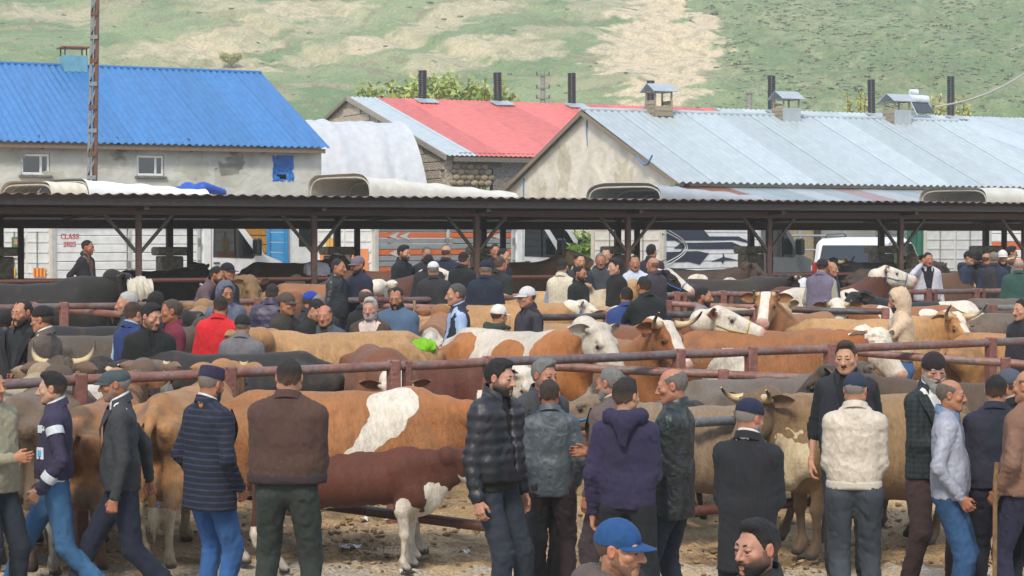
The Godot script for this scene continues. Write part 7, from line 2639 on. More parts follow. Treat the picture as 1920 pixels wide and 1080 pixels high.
	cow("pale cow with a white face looking out by the brown double post", 1140, 573, 5, {"c": "#bd9468", "face": 1.0, "head": [0.0, 1.15, 1.0, 0.0, 45.0], "h": 1.28, "group": far})
	cow("cream cow behind the bearded man in mauve", 1388, 574, 20, {"c": "#c4a880", "dark": "#b89a70", "h": 1.26, "group": far})
	cow("light brown cow between the maroon jumper and the red jacket", 338, 587, 172, {"c": "#9a7650", "h": 1.26, "group": far})
	cow("red brown cow left of the man in the purple padded coat", 470, 570, 150, {"c": "#8a5532", "h": 1.26, "group": far})
	cow("grey brown cow behind the grey pipes at the right edge", 1925, 584, 110, {"c": "#6e5f50", "h": 1.25, "group": far})
	var bull := cow("black bull with a pale sack tied over its head", 66, 530, 102, {"c": "#211d19", "dark": "#1a1613", "neck": 1.2, "head": [0.0, 1.28, 1.06, -8.0, 48.0], "h": 1.38, "w": 1.08, "group": far})
	cow("ginger cow with a cream head in the far left pen", 612, 529, 108, {"c": "#9a673f", "face": 1.3, "head": [0.0, 1.2, 0.75, 60.0, 30.0], "h": 1.3, "group": far})
	cow("dark red cow with a white head raised to the right", 700, 520, 84, {"c": "#54301f", "face": 1.0, "halter": "#8a4038", "head": [0.0, 1.32, 0.92, -5.0, 16.0], "hs": 1.1, "h": 1.3, "group": far})
	cow("light ginger cow with a white patch behind the navy skullcap man", 968, 547, 112, {"c": "#ba8e5e", "white": [[-0.1, 1.15, 0.2, 0.24]], "h": 1.25, "group": far})
	cow("cream and tan cow behind the man in the cream vest", 1075, 543, 112, {"c": "#c49d6c", "white": [[-0.1, 1.15, 0.1, 0.34]], "wc": "#d2c1a4", "h": 1.28, "group": far})
	cow("dark brown cow with its back showing in front of the young man in black", 1122, 534, 108, {"c": "#3c2f27", "h": 1.28, "group": far})
	cow("black and white faced cow in a blue halter by the balding men", 1142, 530, 62, {"c": "#1c1816", "blaze": 1.1, "halter": "#2f6fae", "head": [0.0, 1.38, 0.95, 5.0, 30.0], "h": 1.28, "group": far})
	var ragged := cow("big dark brown bull under the far fence with a rag on its horns", 1356, 521, 100, {"c": "#332a23", "dark": "#1d1815", "neck": 1.15, "head": [0.0, 1.2, 1.08, -30.0, 40.0], "horn": 0.12, "h": 1.35, "group": far})
	cow("brown and white pied cow lifting its white head to the right", 1538, 536, 98, {"c": "#5c3120", "white": [[-0.25, 1.0, -0.3, 0.36], [-0.25, 1.0, 0.35, 0.26], [-0.1, 1.25, 0.0, 0.2]], "face": 1.0, "halter": "#4a6f95", "horn": 0.1, "head": [0.0, 1.46, 0.98, -5.0, 12.0], "h": 1.3, "group": far})
	cow("big brown cow with pale horns, rump first at the far right", 1784, 508, 118, {"c": "#65462c", "dark": "#4a3220", "horn": 0.3, "white": [[-0.28, 1.05, 0.3, 0.07]], "head": [0.0, 1.36, 0.95, 20.0, 30.0], "h": 1.4, "group": far})
	cow("grey cow low behind the far fence at the right edge", 1888, 557, 110, {"c": "#665a4f", "h": 1.22, "group": far})
	# under the shelter
	cow("dark brown cow with white flank marks tied under the shelter", 540, 490, 64, {"c": "#584437", "white": [[-0.25, 0.8, 0.3, 0.25]], "blaze": 1.0, "h": 1.35, "group": rear})
	cow("black cow with a tan muzzle behind the second shelter post", 286, 505, 60, {"c": "#201a17", "muzzle": "#8a6a4a", "h": 1.22, "group": rear})
	cow("tan faced cow beside the man in the black peaked cap", 446, 514, 20, {"c": "#876843", "head": [0.0, 1.12, 1.0, 0.0, 50.0], "h": 1.25, "group": rear})
	cow("tan cow with a raised pale head beside the vans", 972, 489, 80, {"c": "#86694a", "dark": "#9a8460", "face": 0.8, "wc": "#c4ae88", "head": [0.0, 1.38, 0.9, 0.0, 15.0], "h": 1.33, "group": rear})
	cow("brown and white cow under the shelter right of the bald man", 1304, 505, 70, {"c": "#4c3b30", "white": [[-0.25, 1.0, 0.1, 0.22], [-0.2, 0.9, 0.7, 0.2]], "h": 1.24, "group": rear})
	cow("black horned cow facing out beneath the white car", 1630, 490, -52, {"c": "#17130f", "muzzle": "#7c5f42", "horn": 0.34, "head": [0.05, 1.2, 1.0, 45.0, 45.0], "h": 1.32, "group": rear})
	cow("dark brown cow behind the beanie man, under the shelter", 1668, 503, 110, {"c": "#3d3026", "h": 1.26, "group": rear})
	cow("pale faced cow looking out beside the phone caller", 1708, 487, -10, {"c": "#3a2f28", "face": 1.0, "wc": "#bba88a", "h": 1.3, "group": rear})
	cow("reddish brown cow under the shelter behind the man in black", 722, 505, 108, {"c": "#68422b", "h": 1.28, "group": rear})
	# things laid on the cattle
	draped("feed_sack", "white printed feed sack tied over the black bull's head", "sack", cow_spot(bull, Vector3(-0.02, 1.14, 1.22)), Vector3(0.17, 0.2, 0.25), "#c3bdae", 2)
	draped("white_rag", "white rag hanging from the dark bull's horns", "rag", cow_spot(ragged, Vector3(-0.16, 1.1, 1.16)), Vector3(0.1, 0.16, 0.1), "#cfd2d8", 3)
	draped("white_bag", "crumpled white bag on the cow beside the leather jacket man", "bag", at(594, 508, 35.4), Vector3(0.2, 0.16, 0.18), "#c9cbd0", 4)
	draped("safety_vest", "fluorescent yellow green safety vest thrown over the light tan cow's rump", "safety vest", cow_spot(tan, Vector3(0.03, 1.08, -0.74)), Vector3(0.12, 0.1, 0.22), "#74b01c", 5)


func draped(called: String, label: String, category: String, where: Vector3, size: Vector3, hex: String, seed_: int):
	# a piece of cloth hanging over something rounded
	var nz := FastNoiseLite.new()
	nz.seed = seed_
	nz.frequency = 1.3
	var rows := []
	for a in 15:
		var an := lerpf(-0.55, PI + 0.55, a / 14.0)
		var row := []
		for b in 17:
			var f := b / 8.0 - 1.0
			var p := Vector3(f, sin(an) * (1.0 - 0.25 * f * f), cos(an) * (1.0 - 0.12 * f * f))
			p += Vector3(0, 1, 1) * nz.get_noise_2d(f * 2.2, an * 1.2) * 0.28
			row.append(p * size)
		rows.append(row)
	rows.reverse()
	var o := part(called, Geo.new().sheet(rows, lin(hex)), M.cloth, null)
	o.transform = Transform3D(Basis(Vector3.UP, 0.3), where)
	tag(o, label, category)

# ---------------------------------------------------------------- the people
func build_people():
	folds = FastNoiseLite.new()
	folds.seed = 8
	folds.frequency = 0.7
	var grey := "#8d8a86"
	var pale := "#c2bfba"
	var black := "#17130f"
	var brown := "#33241a"
	# ---- front row
	person("man in a pale khaki jacket and dark jeans cut off by the left edge", -14, 690, 62, {"top": "jacket", "c": "#8f8a74", "collarc": "#3a3a34", "pc": "#1f2732", "pmat": "denim", "arms": ["behind", "belly"], "hair": "short", "hc": black, "hem": 0.88, "h": 1.74})
	var p2 := person("young man striding left in a navy work jacket with reflective strips and faded jeans", 102, 684, -78, {"top": "jacket", "c": "#332f48", "pc": "#3a6690", "pmat": "denim", "open": 0.08, "vee": 1.25, "shirt": "#d4d6da", "arms": ["pocket", "pocket"], "legs": "stride", "swap": true, "hair": "fade", "hc": black, "beard": "stubble", "skin": "#c29a80", "hem": 0.93, "h": 1.72, "hy": -4.0, "slim": 0.95})
	patch(p2, "reflective_strip", Vector3(0.16, 1.29, 0.082), Vector3(0.09, 0.055, 0.012), "#c3ccd2", 0.5)
	patch(p2, "breast_badge", Vector3(0.155, 1.12, 0.1), Vector3(0.07, 0.085, 0.01), "#d5dde6", 0.4)
	patch(p2, "badge_print", Vector3(0.159, 1.12, 0.105), Vector3(0.036, 0.045, 0.006), "#58a8d8", 0.4)
	strip_on_sleeve(p2, 0, 0.55, "#c3ccd2", 1)
	strip_on_sleeve(p2, 0, 0.25, "#c3ccd2", 0)
	person("older man striding left in a charcoal blazer, white shirt and grey flat cap", 228, 668, -80, {"top": "blazer", "c": "#34373b", "pc": "#1b2133", "shirt": "#d7d8d8", "cuff": true, "arms": ["down", "back"], "hands": [1, 1], "legs": "stride", "swap": true, "hair": "short", "hc": "#b9b7b4", "beard": "stubble", "bc": "#a9a5a0", "hat": "flat_cap", "hatc": "#3d474d", "skin": "#b07a5e", "hem": 0.84, "h": 1.78})
	person("man in a navy striped blazer, purple skullcap and blue jeans seen from behind", 392, 684, 138, {"top": "blazer", "mat": "band", "c": "#2b3450", "pc": "#2f5a93", "pmat": "denim", "arms": ["pocket", "pocket"], "hair": "short", "hc": "#8f8b84", "beard": "full", "bc": "#2b2622", "hat": "fez", "hatc": "#2d2340", "skin": "#b5795a", "hem": 0.76, "g": 1.08, "h": 1.74, "hp": 14.0, "hy": 14.0})
	person("broad man in a brown quilted bomber jacket and dark green trousers seen from behind", 538, 668, 178, {"top": "jacket", "mat": "cloth", "c": "#4a342c", "band": true, "bandc": "#372a2b", "pc": "#2d3430", "arms": ["belly", "belly"], "hair": "short", "hc": "#2b211b", "hem": 1.0, "g": 1.16, "legs": "wide", "h": 1.86, "hy": 6.0})
	person("bearded man in a black puffer jacket standing right of the calf", 928, 674, 56, {"top": "puffer", "mat": "quilted_nylon", "c": "#1d2026", "hem": 0.97, "pc": "#262d38", "open": 0.1, "vee": 1.0, "shirt": "#17181b", "arms": ["down", "down"], "hair": "thick", "hc": black, "beard": "full", "skin": "#c1937a", "g": 1.06, "h": 1.82, "hy": 6.0, "slim": 0.95})
	person("man in a slate grey jacket and dark brown trousers seen from behind", 1034, 712, 178, {"top": "jacket", "mat": "nylon", "c": "#454e55", "fold": 0.005, "pc": "#2d2124", "arms": ["down", "pocket"], "hair": "short", "hc": "#3b332d", "hem": 0.84, "g": 0.9, "h": 1.62, "hy": -4.0, "skin": "#a96f55"})
	person("smiling grey haired man facing right behind the slate grey jacket", 1012, 673, 42, {"top": "shirt", "c": "#3b3d42", "pc": "#2a2a2e", "hair": "thick", "hc": "#8b8a88", "beard": "stubble", "bc": "#8b8a88", "skin": "#b57d62", "h": 1.76, "hy": 8.0})
	person("grey haired man in a taupe blazer facing left between two jackets", 1152, 688, -128, {"top": "blazer", "c": "#5a4e4c", "pc": "#3b3036", "shirt": "#b9b3a6", "hair": "short", "hc": "#8c8a88", "beard": "full", "bc": "#b5b2ae", "arms": ["down", "belly"], "skin": "#b27c62", "g": 1.06, "h": 1.74})
	person("young man in a dark purple hooded top and black jeans seen from behind", 1178, 710, 166, {"top": "hoodie", "c": "#2b2643", "pc": "#1a1d25", "pmat": "denim", "arms": ["down", "belly"], "hair": "fade", "hc": "#2a201b", "hem": 0.9, "g": 0.9, "h": 1.73, "hy": -24.0, "skin": "#c19478", "slim": 0.92})
	person("bald man with grey temples in a black leather coat facing left", 1262, 690, -112, {"top": "jacket", "mat": "leather", "c": "#1f2526", "pc": "#1c2331", "arms": ["belly", "belly"], "hair": "bald", "hc": "#7d7b78", "hem": 0.76, "g": 1.0, "h": 1.77, "skin": "#b97f64", "hy": 12.0, "hp": 10.0})
	person("man in a dark pinstripe suit and navy skullcap with a grey beard seen from behind", 1402, 744, 158, {"top": "blazer", "mat": "pin", "c": "#25262e", "pc": "#15161b", "shirt": "#d9d9d9", "arms": ["belly", "belly"], "hair": "short", "hc": "#9c9a97", "beard": "full", "bc": "#b3b0ac", "hat": "skullcap", "hatc": "#1b2138", "hem": 0.66, "g": 0.94, "h": 1.66, "hy": -28.0, "hp": 12.0, "skin": "#b97d62"})
	var p13 := person("moustached man in a black jumper and navy quilted vest facing the camera", 1590, 640, -6, {"top": "vest", "mat": "quilt", "c": "#23222f", "shirt": "#15161a", "smat": "cloth", "pc": "#1d2430", "sleeve": 0.3, "arms": ["down", "down"], "hair": "fade", "hc": "#4a3322", "beard": "moustache", "bc": "#6a4126", "skin": "#c49376", "g": 1.04, "h": 1.84, "hy": -8.0, "vee": 0.98, "open": 0.2})
	person("man in a cream windcheater, navy peaked cap and grey jeans seen from behind", 1602, 694, 172, {"top": "jacket", "mat": "nylon", "c": "#c3b8a8", "fold": 0.0045, "band": true, "bandc": "#cfc6b8", "pc": "#3a4048", "pmat": "denim", "arms": ["front", "front"], "hair": "short", "hc": "#a7a49f", "hat": "ball_cap", "hatc": "#232b40", "hem": 0.98, "g": 0.9, "legs": "stand", "h": 1.72, "hy": -14.0, "hp": 8.0, "skin": "#b9856a"})
	person("old man with a white beard, dark skullcap and plaid jacket", 1748, 656, 28, {"top": "blazer", "mat": "plaid", "c": "#2f383c", "pc": "#3b2a2b", "shirt": "#cfd1d0", "arms": ["belly", "belly"], "hair": "short", "hc": "#b5b2ae", "beard": "long", "bc": "#c4c2be", "hat": "knit_cap", "hatc": "#231a20", "hem": 0.86, "h": 1.8, "hy": -24.0, "hp": 12.0, "skin": "#c08e76"})
	person("balding moustached man in a pale grey jacket and blue trousers facing right", 1782, 710, 74, {"top": "jacket", "mat": "nylon", "c": "#9497a4", "fold": 0.006, "collarc": "#5f7896", "pc": "#27496f", "arms": ["pocket", "pocket"], "hair": "bald", "hc": "#6f6a64", "beard": "moustache", "bc": "#5a544e", "hem": 0.9, "h": 1.68, "skin": "#b37c5f"})
	person("man in a grey peaked cap and black vest with striped sleeves at the right", 1893, 674, -150, {"top": "vest", "c": "#1a1b20", "shirt": "#a79d88", "smat": "band", "pc": "#1d2130", "arms": ["behind", "belly"], "legs": "stride", "hair": "short", "hc": "#4a3d33", "hat": "ball_cap", "hatc": "#454c5a", "h": 1.76, "g": 1.06, "vee": 1.3, "hy": 20.0})
	person("man in a dark navy jacket half hidden behind the striped sleeves", 1868, 702, 160, {"top": "jacket", "c": "#262838", "pc": "#1c1f2a", "hair": "short", "hc": black, "h": 1.7})
	person("man in a tan brown jacket and navy trousers cut off by the right edge", 1926, 692, -140, {"top": "jacket", "c": "#7b5c4c", "pc": "#22243a", "arms": ["pocket", "pocket"], "hair": "crop", "hc": "#6f5a4c", "hem": 0.9, "h": 1.75, "g": 1.1})
	person("man in a blue peaked cap close to the camera at the bottom", 1166, 964, 66, {"top": "hoodie", "c": "#5a4f4b", "hair": "short", "hc": "#5b473a", "hat": "ball_cap", "hatc": "#1a4678", "skin": "#bf8a6c", "beard": "stubble", "bc": "#7a5a48", "h": 1.74, "hp": 6.0})
	person("dark haired bearded man close to the camera at the bottom", 1418, 974, -52, {"top": "jacket", "c": "#1d1d20", "hair": "fade", "hc": "#14100e", "beard": "full", "skin": "#b98871", "h": 1.74, "hp": 2.0})
	# ---- middle pens, from the left
	person("boy with black hair and a black puffer jacket at the left edge", 14, 583, 175, {"top": "puffer", "mat": "quilted_nylon", "c": "#191b22", "pc": "#20242c", "hair": "thick", "hc": black, "h": 1.6, "hy": -20.0})
	person("balding bearded man in a black coat talking at the left edge", 44, 561, -28, {"top": "coat", "c": "#1b1b1e", "pc": "#20222a", "shirt": "#26282e", "hair": "receding", "hc": "#2b2724", "beard": "full", "bc": "#2b2420", "h": 1.76, "g": 1.1, "skin": "#bb8468"})
	person("man in spectacles, black skullcap and taupe coat facing left", 82, 571, -96, {"top": "coat", "c": "#5b5049", "pc": "#2b2b30", "hair": "short", "hc": "#3a352f", "hat": "skullcap", "hatc": "#17181c", "glasses": true, "h": 1.72, "arms": ["belly", "belly"]})
	person("white haired man facing left behind the blue vest", 238, 546, -74, {"top": "jacket", "c": "#2c3a44", "pc": "#23262e", "hair": "short", "hc": "#d5d3d0", "beard": "stubble", "bc": "#b5b0aa", "h": 1.76, "skin": "#c48a72"})
	person("brown haired man in a blue vest with pale sleeves seen from behind", 246, 566, 140, {"top": "vest", "c": "#25386a", "shirt": "#a9bcd0", "pc": "#22262e", "hair": "short", "hc": "#4a3223", "h": 1.7, "vee": 1.35})
	person("young man in a black overshirt with swept black hair looking down", 278, 569, 38, {"top": "jacket", "c": "#17181b", "open": 0.1, "vee": 1.22, "shirt": "#1b1c20", "pc": "#20242c", "hair": "thick", "hc": black, "beard": "stubble", "skin": "#c29076", "h": 1.76, "hy": 20.0, "hp": 14.0, "g": 1.05})
	person("man with thick black hair half hidden behind the young man in black", 294, 549, 160, {"top": "jacket", "c": "#24262c", "hair": "thick", "hc": black, "h": 1.74})
	person("man in a maroon jumper facing left", 319, 561, -70, {"top": "jacket", "c": "#6b2233", "pc": "#262a33", "hair": "short", "hc": "#5a4c42", "skin": "#ab6f52", "h": 1.7, "hy": -8.0})
	person("man in a bright red jacket with thinning hair seen from behind", 408, 554, 168, {"top": "jacket", "c": "#c01f25", "pc": "#22252e", "hair": "receding", "hc": "#2b211b", "beard": "full", "h": 1.68, "g": 1.08, "fold": 0.006, "hy": 20.0})
	person("man in a grey jacket and black knit cap seen from behind", 452, 586, 172, {"top": "jacket", "c": "#6c6b70", "pc": "#2b2d34", "hair": "short", "hc": "#8d8a86", "hat": "knit_cap", "hatc": "#1d1e21", "h": 1.58, "g": 1.08})
	person("youth in a blue grey hooded top with the hood raised", 424, 528, 34, {"top": "hoodie", "c": "#5c6374", "hood_up": true, "hair": "none", "h": 1.72, "hp": 12.0})
	person("man in a black peaked cap and black coat by the shelter", 427, 490, 66, {"top": "jacket", "c": "#17191d", "pc": "#22252b", "hair": "short", "hc": grey, "beard": "stubble", "bc": grey, "hat": "ball_cap", "hatc": "#1b1c20", "h": 1.74})
	person("man in a mauve jumper leaning to the right over the fence", 367, 510, 76, {"top": "shirt", "c": "#5d4a52", "pc": "#292b33", "hair": "short", "hc": black, "beard": "full", "lean": 24.0, "arms": ["reach", "reach"], "top_h": 1.62, "h": 1.76})
	person("man in a purple padded coat seen from behind", 510, 532, 174, {"top": "puffer", "mat": "quilted_nylon", "c": "#35304a", "pc": "#23252e", "hair": "short", "hc": "#2b2521", "h": 1.68, "g": 1.12})
	person("man in a brown peaked cap looking round the purple coat", 536, 545, 60, {"top": "jacket", "c": "#3a352f", "hair": "short", "hc": brown, "hat": "ball_cap", "hatc": "#4c4238", "h": 1.7})
	person("man in a bright blue cap half hidden behind the dark haired man", 577, 543, 120, {"top": "jacket", "c": "#2b2d33", "hair": "short", "hc": brown, "hat": "ball_cap", "hatc": "#1d3f94", "h": 1.62})
	person("dark haired man in a black jacket bowing his head to the right", 572, 558, 66, {"top": "jacket", "c": "#1d1e21", "pc": "#23262d", "hair": "short", "hc": "#1f1a17", "beard": "stubble", "lean": 10.0, "hp": 24.0, "skin": "#c08f78", "h": 1.66, "g": 1.05})
	person("grey haired man behind the bowed dark haired man", 600, 552, 10, {"top": "jacket", "c": "#2a2c31", "hair": "short", "hc": "#97938d", "h": 1.6})
	person("balding man in a grey blue jacket looking at the camera", 614, 571, -8, {"top": "jacket", "c": "#414752", "open": 0.2, "vee": 1.2, "shirt": "#2b2d34", "pc": "#2b2d34", "hair": "bald", "hc": "#4c443d", "beard": "stubble", "bc": "#8a857f", "skin": "#bb7f62", "h": 1.6})
	person("man in black with a receding pink scalp seen from behind", 687, 541, 150, {"top": "jacket", "c": "#202124", "hair": "bald", "hc": "#5c4a3d", "skin": "#c8937d", "h": 1.66})
	person("white haired and bearded old man in a brown blazer", 694, 559, -10, {"top": "blazer", "c": "#4b3b34", "shirt": "#cdbab4", "pc": "#2d2d33", "hair": "thick", "hc": "#d9d7d4", "beard": "full", "bc": "#cfccc8", "skin": "#c28f78", "h": 1.63})
	person("bearded man in a blue checked shirt looking down with a stick", 745, 539, -16, {"top": "shirt", "mat": "check", "c": "#4d6580", "pc": "#2a2d36", "hair": "receding", "hc": "#1c1714", "beard": "full", "bc": "#1c1714", "hp": 14.0, "g": 1.14, "arms": ["belly", "belly"], "skin": "#b07a5b", "h": 1.7})
	person("grey haired man in a navy quilted vest and light blue shirt facing left", 856, 531, -76, {"top": "vest", "mat": "quilt", "c": "#262c3b", "shirt": "#9db3d6", "pc": "#2b3040", "hair": "short", "hc": "#5f5d5b", "h": 1.78, "g": 1.06, "skin": "#bd8a70"})
	person("small man in a white cap and dark green jacket turned away", 930, 568, 140, {"top": "hoodie", "c": "#2f3a32", "hair": "short", "hc": brown, "hat": "ball_cap", "hatc": "#d6d2c9", "h": 1.6})
	person("man in a grey white cap, black vest and dark shirt facing left", 990, 534, -62, {"top": "vest", "c": "#1f1d22", "shirt": "#39363e", "pc": "#25272e", "hair": "short", "hc": "#3f342c", "hat": "ball_cap", "hatc": "#c5c5c4", "skin": "#b8846a", "h": 1.72, "g": 1.08})
	person("man in a royal blue padded jacket seen from behind", 1173, 538, 176, {"top": "jacket", "mat": "quilt", "c": "#2b437c", "pc": "#23262e", "hair": "short", "hc": "#1d1815", "h": 1.64, "g": 1.1})
	person("balding man in a black jacket bending left behind the blue jacket", 1221, 517, -150, {"top": "jacket", "c": "#1c1d21", "hair": "receding", "hc": "#262220", "lean": 8.0, "h": 1.78, "g": 1.08, "arms": ["reach", "down"]})
	person("dark haired boy in a black top seen from behind", 1226, 553, 176, {"top": "hoodie", "c": "#191b1d", "hair": "short", "hc": "#241d19", "h": 1.52})
	person("bearded man in a mauve grey shirt facing right", 1316, 538, 84, {"top": "shirt", "c": "#8a7a80", "pc": "#2c2e36", "hair": "short", "hc": black, "beard": "full", "skin": "#b27b5e", "h": 1.66})
	person("hooded man in a beige hoodie, grey gloves and jeans facing left in the pen", 1690, 542, -84, {"top": "hoodie", "c": "#c9b096", "hood_up": true, "hair": "none", "beard": "full", "bc": "#2b211b", "pc": "#3e6390", "pmat": "denim", "gloves": "#6b6e74", "fold": 0.012, "arms": ["reach", "forward"], "hands": [1, 1], "hem": 1.0, "h": 1.8, "hp": 14.0, "skin": "#b98468"})
	person("man in a dark tee shirt cut off by the right edge of the pens", 1920, 560, -60, {"top": "shirt", "c": "#28272d", "hair": "short", "hc": black, "beard": "stubble", "h": 1.74})
	# ---- far pens and shelter
	person("man in a dark suit standing alone at the far left of the shelter", 160, 450, 72, {"top": "blazer", "c": "#25232b", "shirt": "#7a5c4c", "pc": "#22222a", "arms": ["behind", "behind"], "hair": "short", "hc": "#2a2623", "beard": "stubble", "skin": "#b07558", "h": 1.76})
	person("man in a black leather jacket facing right by the white bag", 633, 485, 64, {"top": "jacket", "mat": "leather", "c": "#23272c", "hair": "short", "hc": "#2a2522", "beard": "stubble", "h": 1.74})
	person("man in a mauve peaked cap and navy jumper facing left", 674, 478, -50, {"top": "shirt", "c": "#20263a", "hair": "short", "hc": brown, "beard": "full", "hat": "ball_cap", "hatc": "#6d6270", "h": 1.76, "g": 1.08})
	person("bearded man in black facing right before the orange stripes", 753, 460, 66, {"top": "jacket", "c": "#1c1f24", "hair": "thick", "hc": black, "beard": "full", "h": 1.78})
	person("grey haired man facing the camera before the orange stripes", 803, 462, 14, {"top": "jacket", "c": "#24272e", "hair": "short", "hc": "#6d6a68", "h": 1.76})
	person("dark haired man half hidden in front of the grey haired man", 806, 478, 168, {"top": "puffer", "c": "#22252c", "hair": "thick", "hc": black, "h": 1.7})
	person("man in a navy jacket with cropped hair seen from behind", 838, 460, 160, {"top": "jacket", "c": "#1e2434", "hair": "crop", "hc": "#4a3a32", "h": 1.78, "g": 1.14})
	person("man in a white skullcap and dark jacket seen from behind", 815, 489, 176, {"top": "jacket", "c": "#2b2b31", "hair": "short", "hc": "#9b958e", "hat": "skullcap", "hatc": "#cfd3d8", "h": 1.68, "g": 1.1})
	person("man in a long black coat behind the white skullcap", 866, 472, 150, {"top": "coat", "c": "#1a1c20", "open": 0.0, "hair": "short", "hc": black, "h": 1.74})
	person("man in a navy skullcap and navy coat seen from behind", 909, 487, 165, {"top": "coat", "open": 0.0, "c": "#1c2436", "hair": "short", "hc": "#9b958e", "hat": "skullcap", "hatc": "#1a1f30", "h": 1.74, "g": 1.08})
	person("balding man in a dark jacket right of the navy skullcap", 938, 481, 130, {"top": "jacket", "c": "#26282c", "hair": "receding", "hc": "#5a4a40", "h": 1.74, "skin": "#b67d64"})
	person("man in a black jacket facing the camera by the van", 930, 457, 20, {"top": "jacket", "c": "#1d2027", "hair": "short", "hc": black, "h": 1.78})
	person("dark haired man looking right beside the van cab", 942, 466, 60, {"top": "jacket", "c": "#23262e", "hair": "short", "hc": black, "h": 1.76})
	person("man in a cream vest and checked shirt seen from behind", 1056, 486, 150, {"top": "vest", "c": "#c6bda9", "shirt": "#8a94a6", "smat": "check", "hair": "short", "hc": "#1c1815", "beard": "full", "h": 1.74, "vee": 1.4, "g": 1.06})
	person("dark haired man facing the camera behind the cream vest", 1084, 475, 16, {"top": "jacket", "mat": "plaid", "c": "#3a3f4c", "hair": "short", "hc": "#201c1a", "h": 1.76})
	person("bearded man in glasses and black beside the cream vest", 1086, 498, 55, {"top": "jacket", "c": "#1b1c1f", "hair": "short", "hc": black, "beard": "full", "glasses": true, "h": 1.68})
	person("grey haired man in a slate jacket facing the camera", 1128, 474, 6, {"top": "jacket", "c": "#3b4047", "hair": "short", "hc": "#8b8884", "h": 1.76, "skin": "#ab735a"})
	person("dark haired man looking over the slate jacket's shoulder", 1138, 465, -10, {"top": "jacket", "c": "#252833", "hair": "receding", "hc": "#231d1a", "h": 1.78})
	person("young clean shaven man in a black jumper facing left", 1157, 485, -60, {"top": "shirt", "c": "#17181b", "hair": "thick", "hc": "#2b211c", "skin": "#c79a84", "h": 1.74})
	person("balding man in a pale blue shirt facing the camera", 1192, 479, 4, {"top": "shirt", "c": "#b9c4d4", "hair": "receding", "hc": "#3a2f28", "beard": "stubble", "h": 1.74})
	person("dark haired man in a plum jacket seen from behind by the swoosh truck", 1222, 459, 150, {"top": "jacket", "c": "#2a2531", "hair": "thick", "hc": black, "h": 1.78})
	person("bald man in a plum grey jumper facing left", 1226, 482, -130, {"top": "shirt", "c": "#38323c", "hair": "crop", "hc": "#8a6a56", "skin": "#b9826a", "h": 1.76, "g": 1.08})
	person("man in a dark beanie and lilac grey vest seen from behind", 1538, 483, 152, {"top": "vest", "c": "#6b6478", "shirt": "#9c998a", "hair": "crop", "hc": brown, "hat": "knit_cap", "hatc": "#251d22", "h": 1.74, "g": 1.08, "vee": 1.4})
	person("man half hidden right of the dark beanie", 1558, 490, 60, {"top": "jacket", "c": "#2a3048", "hair": "crop", "hc": brown, "h": 1.7})
	person("man in a white and black jacket talking on a phone", 1738, 473, 6, {"top": "jacket", "c": "#b9b8c2", "open": 0.22, "vee": 1.0, "shirt": "#1c1c22", "arms": ["down", "phone"], "hands": [0, 1], "hair": "short", "hc": "#26211e", "beard": "stubble", "skin": "#b57b5f", "h": 1.74, "g": 1.06})
	person("man in a black peaked cap and navy hoodie at the far right", 1813, 468, 60, {"top": "hoodie", "c": "#2a3046", "hair": "short", "hc": black, "hat": "ball_cap", "hatc": "#17181b", "h": 1.74})
	person("man in black turned away left of the grey haired man", 1838, 470, 170, {"top": "jacket", "c": "#1b1c20", "hair": "thick", "hc": black, "h": 1.74})
	person("man with cropped brown hair in the group at the far right", 1850, 474, 120, {"top": "jacket", "c": "#2b2a2e", "hair": "crop", "hc": "#5c4030", "h": 1.72})
	person("grey haired man in a navy jacket seen from behind at the far right", 1862, 472, 165, {"top": "jacket", "c": "#242b42", "hair": "short", "hc": "#96918a", "h": 1.74, "g": 1.08})
	person("man in a white cap, grey blazer and black tee at the far right", 1882, 467, -6, {"top": "blazer", "c": "#5f646c", "shirt": "#17181b", "hair": "short", "hc": brown, "beard": "stubble", "hat": "ball_cap", "hatc": "#d3cdc6", "h": 1.76})
	person("dark haired man looking right behind the white cap", 1894, 462, 80, {"top": "jacket", "c": "#20232c", "hair": "thick", "hc": black, "h": 1.78})
	person("white haired man in a bottle green jacket seen from behind at the right edge", 1908, 484, 172, {"top": "jacket", "c": "#2c4a44", "hair": "crop", "hc": "#c4c0ba", "h": 1.74, "g": 1.12})
	# ---- things held or leaning
	var st := stand(777, 566, 1.4)
	tag(part("wooden_stick", Geo.new().tube([st, st + Vector3(0.01, 0.8, 0.02), st + Vector3(0, 1.42, 0.0)], [0.018], 8, lin("#a98f68")), M.wood, null), "plain wooden herding stick held upright by the bearded man in the checked shirt", "stick")
	var c2 := at(1866, 905, 12.2)
	tag(part("walking_stick", Geo.new().tube([Vector3(c2.x, ground_y(c2.x, c2.z), c2.z), c2, c2 + Vector3(0.01, 0.12, 0)], [0.014], 8, lin("#8a6a44")), M.wood, null), "brown walking stick beside the navy trousers at the right edge", "walking stick")
	var w: Array = people_at[12]
	if p13:
		var wr := Geo.new().lathe([Vector2(0.031, 0.018), Vector2(0.036, 0.012), Vector2(0.036, -0.012), Vector2(0.031, -0.018)], 14, lin("#1d1f22"))
		var j: Array = w[0][0]
		var d: Vector3 = (j[2] - j[1]).normalized()
		var x := d.cross(Vector3.FORWARD).normalized()
		part("wristwatch", Geo.new().add(wr, Transform3D(Basis(x, d, x.cross(d)), j[1].lerp(j[2], 0.93))), M.paint, p13)

func patch(o: Node3D, called: String, where: Vector3, size: Vector3, hex: String, tilt: float):
	part(called, Geo.new().slab(where, size, 0.004, lin(hex), Basis(Vector3.UP, tilt + where.x * 2.0)), M.cloth, o)

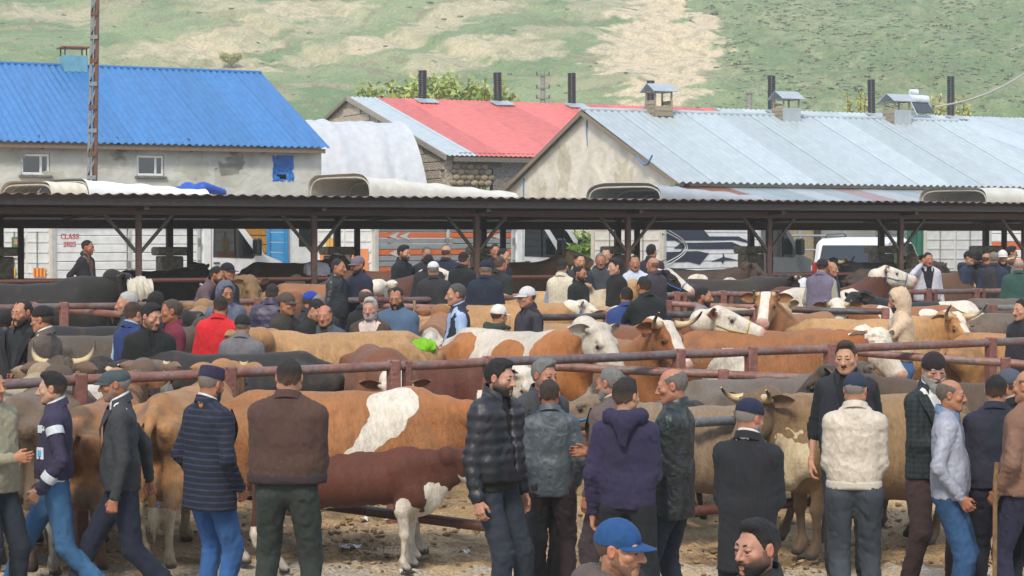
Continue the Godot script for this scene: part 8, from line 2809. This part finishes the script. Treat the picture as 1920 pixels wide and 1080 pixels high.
func strip_on_sleeve(o: Node3D, side: int, f: float, hex: String, seg: int):
	var j: Array = people_at[people_at.size() - 1][0][side]
	var a: Vector3 = j[seg]
	var b: Vector3 = j[seg + 1]
	var d := (b - a).normalized()
	var x := d.cross(Vector3.FORWARD).normalized()
	var r := 0.064 if seg == 0 else 0.057
	var g := Geo.new().lathe([Vector2(r - 0.004, 0.03), Vector2(r, 0.026), Vector2(r, -0.026), Vector2(r - 0.004, -0.03)], 16, lin(hex))
	part("reflective_strip", Geo.new().add(g, Transform3D(Basis(x, d, x.cross(d)), a.lerp(b, f))), M.nylon, o)
